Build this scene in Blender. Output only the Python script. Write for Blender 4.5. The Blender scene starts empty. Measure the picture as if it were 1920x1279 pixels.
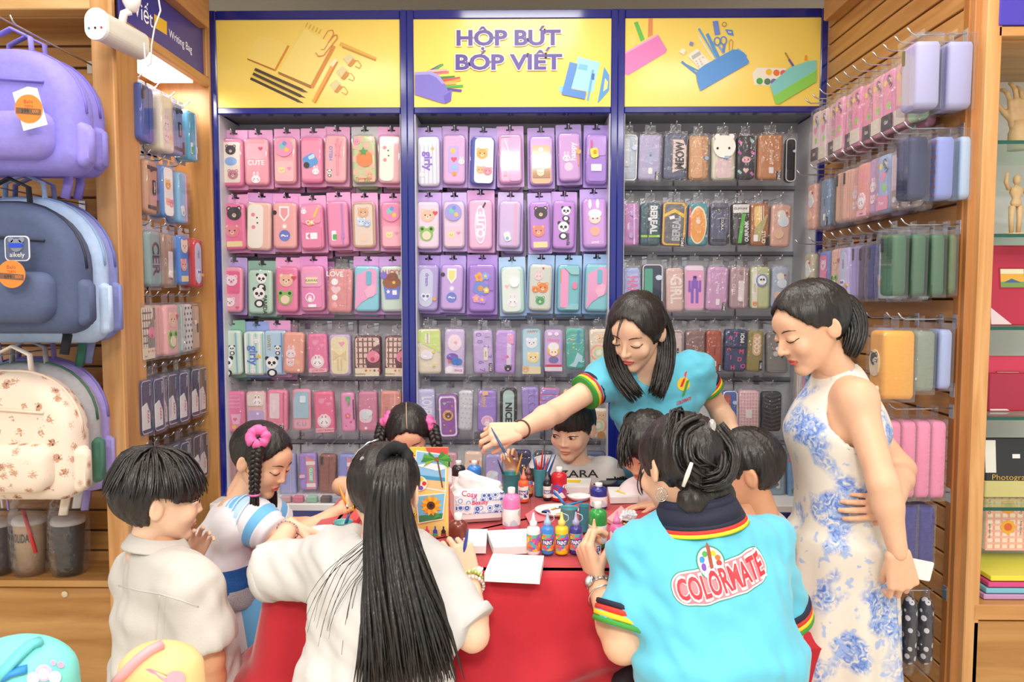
import bpy, bmesh, math, random
import numpy as np
from mathutils import Vector, Matrix
from mathutils.bvhtree import BVHTree
scene=bpy.context.scene
COL=scene.collection
F=1400.0
CAM=Vector((0.0, 0.0, 1.40))
PITCH=math.radians(3.58)
YAW=math.radians(-0.7)
cam_data=bpy.data.cameras.new('camera')
cam_data.sensor_width=36.0
cam_data.lens=F/1920.0*36.0
cam_data.clip_start=0.05
cam=bpy.data.objects.new('camera', cam_data)
COL.objects.link(cam)
cam.location=CAM
cam.rotation_euler=(math.pi/2-PITCH, 0.0, -YAW)
scene.camera=cam
world=bpy.data.worlds.new('world')
scene.world=world
world.use_nodes=True
wb=world.node_tree.nodes['Background']
wb.inputs['Color'].default_value=(1.0, 0.975, 0.95, 1)
wb.inputs['Strength'].default_value=1.0
def area_light(name, loc, size, power, rot=(0, 0, 0), color=(1, 0.97, 0.93)):
 d=bpy.data.lights.new(name, 'AREA')
 d.shape='RECTANGLE'
 d.size, d.size_y=size
 d.energy=power
 d.color=color
 o=bpy.data.objects.new(name, d)
 o.location=loc
 o.rotation_euler=rot
 COL.objects.link(o)
 return o
CEIL=2.75
PANELS=[(-1.0, 1.6), (1.0, 1.6), (0.0, 2.35), (-1.0, 0.0), (1.0, 0.0), (0.0, -1.2)]
for(x, y)in PANELS:
 area_light('ceiling_panel_light', (x, y, CEIL-0.035), (0.56, 0.56), 13 if y>1 else(20 if y>-1 else 110))  # unseen panel behind the camera is boosted to stand in for flash fill
scene.view_settings.view_transform='Standard'
scene.view_settings.look='None'
scene.view_settings.gamma=1.0
scene.view_settings.use_curve_mapping=False
scene.view_settings.exposure=-0.22
FWD=Vector((math.sin(YAW)*math.cos(PITCH), math.cos(YAW)*math.cos(PITCH), -math.sin(PITCH)))
RGT=Vector((math.cos(YAW), -math.sin(YAW), 0.0))
UPV=RGT.cross(FWD)
def ray(px, py):
 return FWD+RGT*((px-960.0)/F)-UPV*((py-639.5)/F)
def at(px, py, Y):
 d=ray(px, py)
 return CAM+d*(Y/d.y)
def at_x(px, py, X):
 d=ray(px, py)
 return CAM+d*(X/d.x)
def at_z(px, py, Z):
 d=ray(px, py)
 return CAM+d*((Z-CAM.z)/d.z)
def ppm(Y):
 return F/Y
def lin(c):
 if isinstance(c, str):
  c=c.lstrip('#')
  c=[int(c[i:i+2], 16)/255.0 for i in(0, 2, 4)]
 return tuple((v/12.92 if v<=0.04045 else((v+0.055)/1.055)**2.4)for v in c)
_M={}
def mat(col, rough=0.5, metal=0.0, spec=0.5, emit=0.0, var=0.0, vscale=30.0, bump=0.0, bscale=200.0, sub=0.0, sheen=0.0, stretch=None, coat=0.0):
 key=(col if isinstance(col, str)else tuple(col), rough, metal, spec, emit, var, vscale, bump, bscale, sub, sheen, stretch, coat)
 if key in _M:
  return _M[key]
 m=bpy.data.materials.new('paint_%03d'%len(_M))
 m.use_nodes=True
 nt=m.node_tree
 b=nt.nodes['Principled BSDF']
 c=lin(col)
 b.inputs['Base Color'].default_value=(*c, 1)
 b.inputs['Roughness'].default_value=rough
 b.inputs['Metallic'].default_value=metal
 b.inputs['Specular IOR Level'].default_value=spec
 if coat:
  b.inputs['Coat Weight'].default_value=coat
  b.inputs['Coat Roughness'].default_value=0.12
 if sheen:
  b.inputs['Sheen Weight'].default_value=sheen
 if sub:
  b.inputs['Subsurface Weight'].default_value=sub
  b.inputs['Subsurface Radius'].default_value=(0.012, 0.005, 0.003)
  b.inputs['Subsurface Scale'].default_value=0.6
 if emit:
  b.inputs['Emission Color'].default_value=(*c, 1)
  b.inputs['Emission Strength'].default_value=emit
 tc=None
 if var or bump:
  tc=nt.nodes.new('ShaderNodeTexCoord')
  src=tc.outputs['Object']
  if stretch:
   mp=nt.nodes.new('ShaderNodeMapping')
   mp.inputs['Scale'].default_value=stretch
   nt.links.new(src, mp.inputs['Vector'])
   src=mp.outputs['Vector']
 if var:
  n=nt.nodes.new('ShaderNodeTexNoise')
  n.inputs['Scale'].default_value=vscale
  n.inputs['Detail'].default_value=4
  nt.links.new(src, n.inputs['Vector'])
  r=nt.nodes.new('ShaderNodeMapRange')
  r.inputs['From Min'].default_value=0.3
  r.inputs['From Max'].default_value=0.7
  r.inputs['To Min'].default_value=1-var
  r.inputs['To Max'].default_value=1+var
  nt.links.new(n.outputs['Fac'], r.inputs['Value'])
  mx=nt.nodes.new('ShaderNodeVectorMath')
  mx.operation='SCALE'
  mx.inputs[0].default_value=c
  nt.links.new(r.outputs['Result'], mx.inputs['Scale'])
  nt.links.new(mx.outputs['Vector'], b.inputs['Base Color'])
 if bump:
  n=nt.nodes.new('ShaderNodeTexNoise')
  n.inputs['Scale'].default_value=bscale
  n.inputs['Detail'].default_value=3
  nt.links.new(src, n.inputs['Vector'])
  bp=nt.nodes.new('ShaderNodeBump')
  bp.inputs['Strength'].default_value=bump
  bp.inputs['Distance'].default_value=0.004
  nt.links.new(n.outputs['Fac'], bp.inputs['Height'])
  nt.links.new(bp.outputs['Normal'], b.inputs['Normal'])
 _M[key]=m
 return m
def clear_plastic(name, tint='#ffffff', gloss=0.10, rough=0.08, haze=0.0, bump=0.0):
 if name in _M:
  return _M[name]
 m=bpy.data.materials.new(name)
 m.use_nodes=True
 nt=m.node_tree
 nt.nodes.clear()
 out=nt.nodes.new('ShaderNodeOutputMaterial')
 tr=nt.nodes.new('ShaderNodeBsdfTransparent')
 tr.inputs['Color'].default_value=(*lin(tint), 1)
 gl=nt.nodes.new('ShaderNodeBsdfGlossy')
 gl.inputs['Roughness'].default_value=rough
 gl.inputs['Color'].default_value=(1, 1, 1, 1)
 mix=nt.nodes.new('ShaderNodeMixShader')
 fr=nt.nodes.new('ShaderNodeLayerWeight')
 fr.inputs['Blend'].default_value=0.35
 mr=nt.nodes.new('ShaderNodeMapRange')
 mr.inputs['To Min'].default_value=gloss*0.6
 mr.inputs['To Max'].default_value=min(1.0, gloss*4)
 nt.links.new(fr.outputs['Facing'], mr.inputs['Value'])
 nt.links.new(mr.outputs['Result'], mix.inputs['Fac'])
 nt.links.new(tr.outputs['BSDF'], mix.inputs[1])
 nt.links.new(gl.outputs['BSDF'], mix.inputs[2])
 if bump:
  tc=nt.nodes.new('ShaderNodeTexCoord')
  n=nt.nodes.new('ShaderNodeTexNoise')
  n.inputs['Scale'].default_value=45
  n.inputs['Detail'].default_value=2
  nt.links.new(tc.outputs['Object'], n.inputs['Vector'])
  bp=nt.nodes.new('ShaderNodeBump')
  bp.inputs['Strength'].default_value=bump
  bp.inputs['Distance'].default_value=0.02
  nt.links.new(n.outputs['Fac'], bp.inputs['Height'])
  nt.links.new(bp.outputs['Normal'], gl.inputs['Normal'])
 last=mix
 if haze:
  df=nt.nodes.new('ShaderNodeBsdfDiffuse')
  df.inputs['Color'].default_value=(0.9, 0.9, 0.92, 1)
  m2=nt.nodes.new('ShaderNodeMixShader')
  m2.inputs['Fac'].default_value=haze
  nt.links.new(mix.outputs['Shader'], m2.inputs[1])
  nt.links.new(df.outputs['BSDF'], m2.inputs[2])
  last=m2
 nt.links.new(last.outputs['Shader'], out.inputs['Surface'])
 _M[name]=m
 return m
def wood(name, c1, c2, axis='X', rough=0.38, scale=1.0):
 """procedural timber, grain running along the given object axis"""
 if name in _M:
  return _M[name]
 m=bpy.data.materials.new(name)
 m.use_nodes=True
 nt=m.node_tree
 b=nt.nodes['Principled BSDF']
 tc=nt.nodes.new('ShaderNodeTexCoord')
 mp=nt.nodes.new('ShaderNodeMapping')
 s={'X':(1.2, 14, 14), 'Y':(14, 1.2, 14), 'Z':(14, 14, 1.2)}[axis]
 mp.inputs['Scale'].default_value=tuple(v*scale for v in s)
 nt.links.new(tc.outputs['Object'], mp.inputs['Vector'])
 n=nt.nodes.new('ShaderNodeTexNoise')
 n.inputs['Scale'].default_value=1.6
 n.inputs['Detail'].default_value=7
 n.inputs['Distortion'].default_value=1.1
 nt.links.new(mp.outputs['Vector'], n.inputs['Vector'])
 cr=nt.nodes.new('ShaderNodeValToRGB')
 cr.color_ramp.elements[0].position=0.30
 cr.color_ramp.elements[0].color=(*lin(c1), 1)
 cr.color_ramp.elements[1].position=0.72
 cr.color_ramp.elements[1].color=(*lin(c2), 1)
 nt.links.new(n.outputs['Fac'], cr.inputs['Fac'])
 nt.links.new(cr.outputs['Color'], b.inputs['Base Color'])
 b.inputs['Roughness'].default_value=rough
 n2=nt.nodes.new('ShaderNodeTexNoise')
 n2.inputs['Scale'].default_value=14
 nt.links.new(mp.outputs['Vector'], n2.inputs['Vector'])
 bp=nt.nodes.new('ShaderNodeBump')
 bp.inputs['Strength'].default_value=0.08
 nt.links.new(n2.outputs['Fac'], bp.inputs['Height'])
 nt.links.new(bp.outputs['Normal'], b.inputs['Normal'])
 _M[name]=m
 return m
def link(name, mesh, parent=None, loc=None, rot=None):
 o=bpy.data.objects.new(name, mesh)
 COL.objects.link(o)
 if parent is not None:
  o.parent=parent
 if loc is not None:
  o.location=loc
 if rot is not None:
  o.rotation_euler=rot
 return o
def tag(o, label=None, cat=None, group=None, kind=None):
 if label:o['label']=label
 if cat:o['category']=cat
 if group:o['group']=group
 if kind:o['kind']=kind
 return o
def empty(name, loc=(0, 0, 0), rot=(0, 0, 0)):
 o=bpy.data.objects.new(name, None)
 o.empty_display_size=0.05
 COL.objects.link(o)
 o.location=loc
 o.rotation_euler=rot
 return o
class MB:
 """collects simple shapes with material slots and builds one mesh"""
 def __init__(self):
  self.v=[];self.f=[];self.m=[];self.mats=[];self.sm=[]
 def mi(self, m):
  if m not in self.mats:
   self.mats.append(m)
  return self.mats.index(m)
 def add(self, verts, faces, m, smooth=False):
  k=len(self.v)
  i=self.mi(m)
  self.v.extend([tuple(p)for p in verts])
  for f in faces:
   self.f.append(tuple(k+q for q in f))
   self.m.append(i)
   self.sm.append(smooth)
  return self
 def box(self, lo, hi, m, M=None):
  x0, y0, z0=lo;x1, y1, z1=hi
  vs=[Vector(p)for p in((x0, y0, z0), (x1, y0, z0), (x1, y1, z0), (x0, y1, z0), (x0, y0, z1), (x1, y0, z1), (x1, y1, z1), (x0, y1, z1))]
  if M is not None:
   vs=[M@p for p in vs]
  return self.add(vs, [(0, 3, 2, 1), (4, 5, 6, 7), (0, 1, 5, 4), (1, 2, 6, 5), (2, 3, 7, 6), (3, 0, 4, 7)], m)
 def bbox(self, lo, hi, m, bev=0.004, M=None):
  """box with chamfered edges"""
  lo=Vector(lo);hi=Vector(hi)
  c=(lo+hi)/2;h=(hi-lo)/2
  bev=min(bev, min(h)*0.9)
  vs=[];idx={}
  for sx in(-1, 1):
   for sy in(-1, 1):
    for sz in(-1, 1):
     for a in range(3):
      p=Vector((sx*(h.x-bev), sy*(h.y-bev), sz*(h.z-bev)))
      p[a]=(sx, sy, sz)[a]*h[a]
      idx[(sx, sy, sz, a)]=len(vs)
      vs.append(c+p)
  fs=[]
  for a in range(3):
   b, d=(a+1)%3, (a+2)%3
   for s in(-1, 1):
    q=[]
    for(u, w)in((-1, -1), (1, -1), (1, 1), (-1, 1)):
     k=[0, 0, 0];k[a]=s;k[b]=u;k[d]=w
     q.append(idx[(*k, a)])
    fs.append(q if s>0 else q[::-1])
   for u in(-1, 1):
    for w in(-1, 1):
     k1=[0, 0, 0];k1[b]=u;k1[d]=w
     k1[a]=-1;k2=list(k1);k2[a]=1
     q=[idx[(*k1, b)], idx[(*k2, b)], idx[(*k2, d)], idx[(*k1, d)]]
     fs.append(q if u*w<0 else q[::-1])
  for sx in(-1, 1):
   for sy in(-1, 1):
    for sz in(-1, 1):
     q=[idx[(sx, sy, sz, 0)], idx[(sx, sy, sz, 1)], idx[(sx, sy, sz, 2)]]
     fs.append(q if sx*sy*sz>0 else q[::-1])
  if M is not None:
   vs=[M@p for p in vs]
  return self.add(vs, fs, m)
 def tube(self, pts, r, m, n=8, caps=True, flat=None):
  pts=[Vector(p)for p in pts]
  rr=r if isinstance(r, (list, tuple))else[r]*len(pts)
  vs=[];fs=[]
  up=Vector((0, 0, 1))
  t0=(pts[1]-pts[0]).normalized()
  if abs(t0.dot(up))>0.95:up=Vector((1, 0, 0))
  u=t0.cross(up).normalized()
  for i, p in enumerate(pts):
   a=pts[max(i-1, 0)];b=pts[min(i+1, len(pts)-1)]
   t=(b-a)
   if t.length<1e-9:t=t0
   t.normalize()
   u=(u-t*u.dot(t))
   if u.length<1e-6:u=t.orthogonal()
   u.normalize()
   w=t.cross(u)
   for k in range(n):
    an=2*math.pi*k/n
    fx=1.0 if flat is None else flat
    vs.append(p+(u*math.cos(an)+w*math.sin(an)*fx)*rr[i])
  for i in range(len(pts)-1):
   for k in range(n):
    a=i*n+k;b=i*n+(k+1)%n
    fs.append((a, b, b+n, a+n))
  if caps:
   fs.append(tuple(range(n))[::-1])
   fs.append(tuple((len(pts)-1)*n+k for k in range(n)))
  return self.add(vs, fs, m, True)
 def lathe(self, prof, m, c=(0, 0, 0), n=20, M=None, sy=1.0, smooth=True):
  """prof: list of (radius, z)"""
  vs=[];fs=[]
  c=Vector(c)
  for(r, z)in prof:
   for k in range(n):
    an=2*math.pi*k/n
    vs.append(Vector((r*math.cos(an), r*sy*math.sin(an), z)))
  for i in range(len(prof)-1):
   for k in range(n):
    a=i*n+k;b=i*n+(k+1)%n
    fs.append((a, b, b+n, a+n))
  if prof[0][0]>1e-5:fs.append(tuple(range(n))[::-1])
  if prof[-1][0]>1e-5:fs.append(tuple((len(prof)-1)*n+k for k in range(n)))
  if M is not None:vs=[M@p for p in vs]
  return self.add([p+c for p in vs], fs, m, smooth)
 def ball(self, c, r, m, n=12, k=8, M=None):
  c=Vector(c)
  r=(r, r, r)if not isinstance(r, (list, tuple))else r
  vs=[Vector((0, 0, -r[2]))]
  for i in range(1, k):
   a=-math.pi/2+math.pi*i/k
   for j in range(n):
    b=2*math.pi*j/n
    vs.append(Vector((r[0]*math.cos(a)*math.cos(b), r[1]*math.cos(a)*math.sin(b), r[2]*math.sin(a))))
  vs.append(Vector((0, 0, r[2])))
  fs=[]
  for j in range(n):
   fs.append((0, 1+(j+1)%n, 1+j))
   t=1+(k-2)*n
   fs.append((t+j, t+(j+1)%n, len(vs)-1))
  for i in range(k-2):
   for j in range(n):
    a=1+i*n+j;b=1+i*n+(j+1)%n
    fs.append((a, b, b+n, a+n))
  if M is not None:vs=[M@p for p in vs]
  return self.add([p+c for p in vs], fs, m, True)
 def prism(self, poly, y0, y1, m, M=None, side=None):
  """2-D outline in x,z extruded from y0 (front) to y1"""
  n=len(poly)
  vs=[Vector((p[0], y0, p[1]))for p in poly]+[Vector((p[0], y1, p[1]))for p in poly]
  if M is not None:vs=[M@p for p in vs]
  fs=[tuple(range(n)), tuple(range(2*n-1, n-1, -1))]
  self.add(vs, fs, m)
  k=len(self.v)-2*n
  i=self.mi(side or m)
  for j in range(n):
   a, b=j, (j+1)%n
   self.f.append((k+b, k+a, k+a+n, k+b+n));self.m.append(i);self.sm.append(False)
  return self
 def mesh(self, name):
  me=bpy.data.meshes.new(name)
  me.from_pydata(self.v, [], self.f)
  for m in self.mats:me.materials.append(m)
  me.polygons.foreach_set('material_index', self.m)
  me.polygons.foreach_set('use_smooth', self.sm)
  me.update()
  return me
 def build(self, name, parent=None, loc=None, rot=None):
  return link(name, self.mesh(name), parent, loc, rot)
def rrect(w, h, r, n=5, cx=0.0, cz=0.0):
 """rounded rectangle outline, counter-clockwise seen from -Y"""
 r=min(r, w/2-1e-4, h/2-1e-4)
 out=[]
 for(sx, sz, a0)in((1, -1, -90), (1, 1, 0), (-1, 1, 90), (-1, -1, 180)):
  for i in range(n+1):
   a=math.radians(a0+90.0*i/n)
   out.append((cx+sx*(w/2-r)+r*math.cos(a), cz+sz*(h/2-r)+r*math.sin(a)))
 return out
def ngon(r, n=20, cx=0.0, cz=0.0, sx=1.0, sz=1.0, ph=0.0):
 return[(cx+r*sx*math.cos(2*math.pi*i/n+ph), cz+r*sz*math.sin(2*math.pi*i/n+ph))for i in range(n)]
def rot2(poly, a, cx=0.0, cz=0.0):
 c, s=math.cos(a), math.sin(a)
 return[(cx+(x-cx)*c-(z-cz)*s, cz+(x-cx)*s+(z-cz)*c)for(x, z)in poly]
def star(r, k=5, inner=0.45, cx=0.0, cz=0.0, ph=math.pi/2):
 return[(cx+(r if i%2==0 else r*inner)*math.cos(ph+math.pi*i/k), cz+(r if i%2==0 else r*inner)*math.sin(ph+math.pi*i/k))for i in range(2*k)]
def heart(s, cx=0.0, cz=0.0, n=22):
 out=[]
 for i in range(n):
  t=-2*math.pi*i/n
  out.append((cx+s/16.0*16*math.sin(t)**3*-1, cz+s/16.0*(13*math.cos(t)-5*math.cos(2*t)-2*math.cos(3*t)-math.cos(4*t))))
 return out
_font_curve=bpy.data.curves.new('lettering', 'FONT')
_font_obj=bpy.data.objects.new('lettering', _font_curve)
COL.objects.link(_font_obj)
_T={}
def text_mesh(body, weight=0.0, extrude=0.0):
 """(verts, faces, width) of a line of text, cap height 1, centred in x, base at z = 0; lies in the x-z plane facing -y"""
 key=(body, weight, extrude)
 if key in _T:
  return _T[key]
 c=_font_curve
 c.body=body
 c.offset=weight
 c.extrude=0
 c.resolution_u=3
 bpy.context.view_layer.update()
 dg=bpy.context.evaluated_depsgraph_get()
 me=bpy.data.meshes.new_from_object(_font_obj.evaluated_get(dg))
 k=1/0.68
 vs=[(v.co.x*k, 0.0, v.co.y*k)for v in me.vertices]
 fs=[tuple(p.vertices)for p in me.polygons]
 bpy.data.meshes.remove(me)
 if vs:
  x0=min(v[0]for v in vs);x1=max(v[0]for v in vs)
  vs=[(v[0]-(x0+x1)/2, v[1], v[2])for v in vs]
  w=x1-x0
 else:
  w=0.0
 _T[key]=(vs, fs, w)
 return _T[key]
def put_text(mb, body, m, M, height=None, width=None, weight=0.0, squash=1.0):
 """adds flat lettering to mb; M maps the x-z text plane to the target"""
 vs, fs, w=text_mesh(body, weight)
 s=height if height else width/max(w, 1e-6)
 sx=s*squash
 if height and width:
  sx=width/max(w, 1e-6)
 mb.add([M@Vector((x*sx, y, z*s))for(x, y, z)in vs], fs, m)
 return s
for _t, _w in(('HOP BUT', .035), ('BOP VIET', .035), ('HOP BUT', .075), ('BOP VIET', .075), ('Writing Bag', .0), ('Viết', .0), ('COLORMATE', .03), ('COLORMATE', .07), ('COLORMATE', .115), ('COLORMATE', .14), ('Photograph', .0)):
 text_mesh(_t, _w)
YF, YB=3.10, 3.36
XL=at(397, 165, YF).x
XR=at(1546, 300, YF).x
W_LIGHT=wood('oak_light_upright', '#c48a4e', '#e0b078', 'Z')
W_MID=wood('oak_panel', '#b87f45', '#d4a064', 'Z')
W_X=wood('oak_slat_x', '#a87238', '#c69458', 'X')
W_Y=wood('oak_slat_y', '#b07a40', '#cc9658', 'Y')
W_PANEL_X=wood('oak_drawer', '#a9763c', '#cf9e62', 'X', scale=0.6)
W_DARK=mat('#5d3a1a', 0.6)
BLUE=mat('#1b2784', 0.14, spec=0.6, coat=0.5)
YELLOW=mat('#fee06c', 0.28, spec=0.4, coat=0.3)
GREY=mat('#e2e3e8', 0.4, metal=0.0)
STEEL=mat('#c9cacf', 0.25, metal=0.9)
DARKSTEEL=mat('#6d6e74', 0.4, metal=0.6)
WHITE=mat('#f4f3f1', 0.45)
VIOLET=mat('#3f3b9a', 0.3)
def struct(name, mb, label=None):
 o=mb.build(name)
 o['kind']='structure'
 if label:o['label']=label
 return o
fl=MB();fl.box((-4, -3, -0.02), (4, 4.6, 0.0), mat('#d9cdb8', 0.25, var=0.05, vscale=4))
struct('floor', fl, 'pale beige polished shop floor')
ce=MB();ce.box((-4, -3, CEIL), (4, 4.6, CEIL+0.05), mat('#efe6d3', 0.6))
struct('ceiling', ce, 'cream painted shop ceiling')
wbk=MB();wbk.box((-4, 4.5, 0), (4, 4.6, CEIL), mat('#d8cfbf', 0.7))
struct('wall_back', wbk, 'beige wall behind the display units')
for i, (x, y)in enumerate(PANELS):
 t=empty('ceiling_light', (x, y, CEIL))
 names=['nearest the left display', 'nearest the right display', 'in front of the yellow header', 'above left of the camera', 'above right of the camera', 'behind the camera, unseen and boosted for frontal fill']
 tag(t, 'square white ceiling light panel '+names[i], 'ceiling light', 'ceiling light panels')
 b=MB();b.box((-.3, -.3, -.03), (.3, -.285, 0), WHITE);b.box((-.3, .285, -.03), (.3, .3, 0), WHITE)
 b.box((-.3, -.285, -.03), (-.285, .285, 0), WHITE);b.box((.285, -.285, -.03), (.3, .285, 0), WHITE);b.build('frame', t)
 b=MB();b.box((-.285, -.285, -.02), (.285, .285, -.012), mat('#fffdf8', 0.5, emit=2.0));b.build('diffuser', t)
hz_t=at(960, 17, YF).z;hz_b=at(960, 212, YF).z
yz_t=at(960, 34, YF).z;yz_b=at(960, 200, YF).z
base_z=at(900, 945, 3.0).z
px_of=lambda p:at(p, 400, YF).x
bays=[(px_of(399.5), px_of(765)), (px_of(765), px_of(1156.5)), (px_of(1156.5), px_of(1545))]
bay_names=['left', 'middle', 'right']
for k, (x0, x1)in enumerate(bays):
 t=empty('display_bay', ((x0+x1)/2, YB, 0))
 tag(t, ['blue framed display bay of pink pencil cases under the notebook and pencil print', 'blue framed display bay of lilac pencil cases under the purple lettering', 'blue framed display bay under the pink, blue and green pencil case print'][k], 'display unit', 'rear display bays')
 ox=-(x0+x1)/2;oy=-YB
 def loc(x, y, z):return(x+ox, y+oy, z)
 pw=0.028
 b=MB();b.bbox(loc(x0, YF, 0.1), loc(x0+pw, YB+.04, hz_t), BLUE, .003);b.build('post', t)
 b=MB();b.bbox(loc(x1-pw, YF, 0.1), loc(x1, YB+.04, hz_t), BLUE, .003);b.build('post', t)
 b=MB();b.bbox(loc(x0+pw, YF+.002, yz_t), loc(x1-pw, YB, hz_t), BLUE, .003);b.build('top_rail', t)
 b=MB();b.bbox(loc(x0+pw, YF+.002, hz_b), loc(x1-pw, YF+.05, yz_b), BLUE, .003);b.build('bottom_rail', t)
 b=MB();b.box(loc(x0+pw, YF+.008, yz_b), loc(x1-pw, YF+.02, yz_t), YELLOW);hp=b.build('header_panel', t)
 b=MB();b.box(loc(x0+pw, YF+.05, hz_b+.01), loc(x1-pw, YB, hz_b+.03), mat('#8f8f95', .5));b.build('canopy', t)
 b=MB();b.box(loc(x0+pw, YB-.02, hz_b-.03), loc(x1-pw, YB, hz_b+.01), mat('#c8c9cf', .4));b.build('canopy_trim', t)
 b=MB();b.box(loc(x0+pw, YB, base_z), loc(x1-pw, YB+.02, hz_b+.1), GREY);bp=b.build('back_panel', t)
 b=MB()
 b.box(loc(x0+pw, YF+.01, base_z), loc(x0+pw+.004, YB, hz_b), mat('#d4d5da', .4));b.build('side_panel', t)
 b=MB()
 b.box(loc(x1-pw-.004, YF+.01, base_z), loc(x1-pw, YB, hz_b), mat('#d4d5da', .4));b.build('side_panel', t)
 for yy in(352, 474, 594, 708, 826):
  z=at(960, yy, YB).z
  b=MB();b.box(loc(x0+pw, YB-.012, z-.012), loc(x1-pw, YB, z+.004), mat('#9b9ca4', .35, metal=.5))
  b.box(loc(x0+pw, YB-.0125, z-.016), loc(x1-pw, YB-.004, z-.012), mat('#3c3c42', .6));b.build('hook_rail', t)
 for q in(1, 2):
  xs=x0+(x1-x0)*q/3
  b=MB();b.box(loc(xs-.003, YB-.006, base_z), loc(xs+.003, YB, hz_b), mat('#7b7c84', .5));b.build('upright_slot', t)
 b=MB();b.bbox(loc(x0, 2.99, base_z-.03), loc(x1, YB, base_z), WHITE, .003);b.build('base_deck', t)
 b=MB();b.box(loc(x0, 2.985, base_z-.06), loc(x1, 3.0, base_z-.03), BLUE);b.build('deck_edge', t)
 b=MB();b.box(loc(x0, 3.0, 0.14), loc(x1, YB, base_z-.06), [mat('#9fd3e6', .4), mat('#b9dce8', .4), mat('#8cc7e4', .4)][k]);b.build('base_front', t)
 b=MB();b.box(loc(x0, 3.01, 0.0), loc(x1, YB, 0.14), BLUE);b.build('plinth', t)
class Print:
 def __init__(self):self.b=MB();self.k=0
 def poly(self, pts, col, rough=.35):
  y0=YF+.0078-.0004*(1+self.k%14);self.k+=1
  vs=[at(p[0], p[1], y0)for p in pts]
  self.b.add(vs, [tuple(range(len(vs)))], mat(col, rough))
 def line(self, a, b, w, col):
  d=Vector((b[0]-a[0], b[1]-a[1]));n=Vector((-d.y, d.x)).normalized()*(w/2)
  self.poly([(a[0]+n.x, a[1]+n.y), (b[0]+n.x, b[1]+n.y), (b[0]-n.x, b[1]-n.y), (a[0]-n.x, a[1]-n.y)], col)
 def circ(self, c, r, col, n=20, sx=1.0):self.poly([(c[0]+r*sx*math.cos(6.2832*i/n), c[1]+r*math.sin(6.2832*i/n))for i in range(n)], col)
 def loop(self, pts, w, col):
  for i in range(len(pts)-1):self.line(pts[i], pts[i+1], w, col)
 def done(self, name, parent):
  o=self.b.build(name)
  o.parent=parent
  o.matrix_parent_inverse=Matrix.Translation(-Vector(parent_world(parent)))
  return o
def parent_world(o):
 p=Vector(o.location)
 while o.parent:o=o.parent;p+=Vector(o.location)
 return p
header_panels=[o for o in COL.objects if o.name.startswith('header_panel')]
header_panels.sort(key=lambda o:parent_world(o).x)
p=Print()
Z4=lambda x, y:(390+x/3.554, y/3.554)
p.poly([Z4(262, 390), Z4(445, 470), Z4(540, 305), Z4(440, 255), Z4(330, 240)], '#fde277')
p.poly([Z4(262, 388), Z4(445, 462), Z4(445, 474), Z4(262, 398)], '#b9781f');p.poly([Z4(440, 468), Z4(530, 300), Z4(543, 308), Z4(452, 474)], '#e0902c')
p.poly([Z4(470, 478), Z4(690, 572), Z4(840, 300), Z4(640, 190)], '#fde57e')
p.poly([Z4(468, 476), Z4(690, 570), Z4(688, 590), Z4(470, 492)], '#a8742c');p.poly([Z4(682, 570), Z4(828, 300), Z4(850, 312), Z4(700, 592)], '#dd9033')
for i in range(5):p.line(Z4(650+22*i, 180+11*i), Z4(665+22*i, 150+11*i), 1.4, '#d7b156')
for q in((312, 460, 668, 616), (300, 490, 655, 654), (283, 522, 640, 688)):
 p.line(Z4(q[0], q[1]), Z4(q[2]-40, q[3]-16), 5, '#4b3a2a');p.poly([Z4(q[2]-46, q[3]-28), Z4(q[2], q[3]), Z4(q[2]-50, q[3]-8)], '#5a4630')
p.line(Z4(880, 290), Z4(1120, 395), 7, '#eab643');p.line(Z4(895, 312), Z4(1120, 402), 3, '#c98f27')
p.line(Z4(705, 680), Z4(850, 405), 8, '#f3a93a');p.line(Z4(712, 686), Z4(862, 410), 3, '#d88422');p.line(Z4(820, 440), Z4(855, 395), 7, '#fff0b8')
p.loop([Z4(x, y)for(x, y)in((800, 285), (840, 235), (860, 232), (862, 255), (770, 370), (735, 375), (718, 350), (770, 255), (800, 205), (830, 200), (838, 225), (775, 330), (752, 330))], 1.6, '#df7f4e')
for(cx, cy)in((940, 400), (895, 485), (850, 575)):
 p.poly([Z4(cx-40, cy-10), Z4(cx+5, cy-45), Z4(cx+38, cy-15), Z4(cx+5, cy+42)], '#e6d69a');p.poly([Z4(cx-10, cy+35), Z4(cx+25, cy-12), Z4(cx+45, cy+10), Z4(cx+12, cy+45)], '#d4913c')
 p.loop([Z4(cx+30, cy), Z4(cx+60, cy+5), Z4(cx+82, cy+35), Z4(cx+70, cy+55), Z4(cx+40, cy+40)], 1.3, '#c99b3e')
p.done('stationery_print', header_panels[0])
p=Print()
Z7=lambda x, y:(760+x/3.5525, y/3.5525)
for(a, b, c)in(((150, 480), (240, 432), '#6d4aa8'), ((190, 470), (252, 428), '#5fa84a'), ((170, 490), (290, 480), '#e07a7a'), ((200, 520), (330, 512), '#3f8a3a'), ((220, 540), (365, 518), '#d9534a'), ((220, 560), (370, 530), '#e8a04a'), ((230, 560), (340, 552), '#f0b25a'), ((230, 580), (385, 572), '#4fb043'), ((240, 590), (375, 604), '#5a4aa0'), ((150, 475), (280, 465), '#f3b7b0')):
 p.line(Z7(*a), Z7(*b), 4.5, c)
p.poly([Z7(64, 480), Z7(170, 475), Z7(225, 500), Z7(265, 560), Z7(285, 605), Z7(312, 600), Z7(305, 670), Z7(265, 690), Z7(230, 682), Z7(64, 630)], '#7f74cf')
p.poly([Z7(64, 480), Z7(170, 475), Z7(225, 500), Z7(262, 556), Z7(245, 560), Z7(205, 515), Z7(160, 496), Z7(64, 500)], '#a79fe4')
p.poly([Z7(255, 640), Z7(300, 610), Z7(305, 670), Z7(265, 690)], '#6a5fc0')
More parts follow.
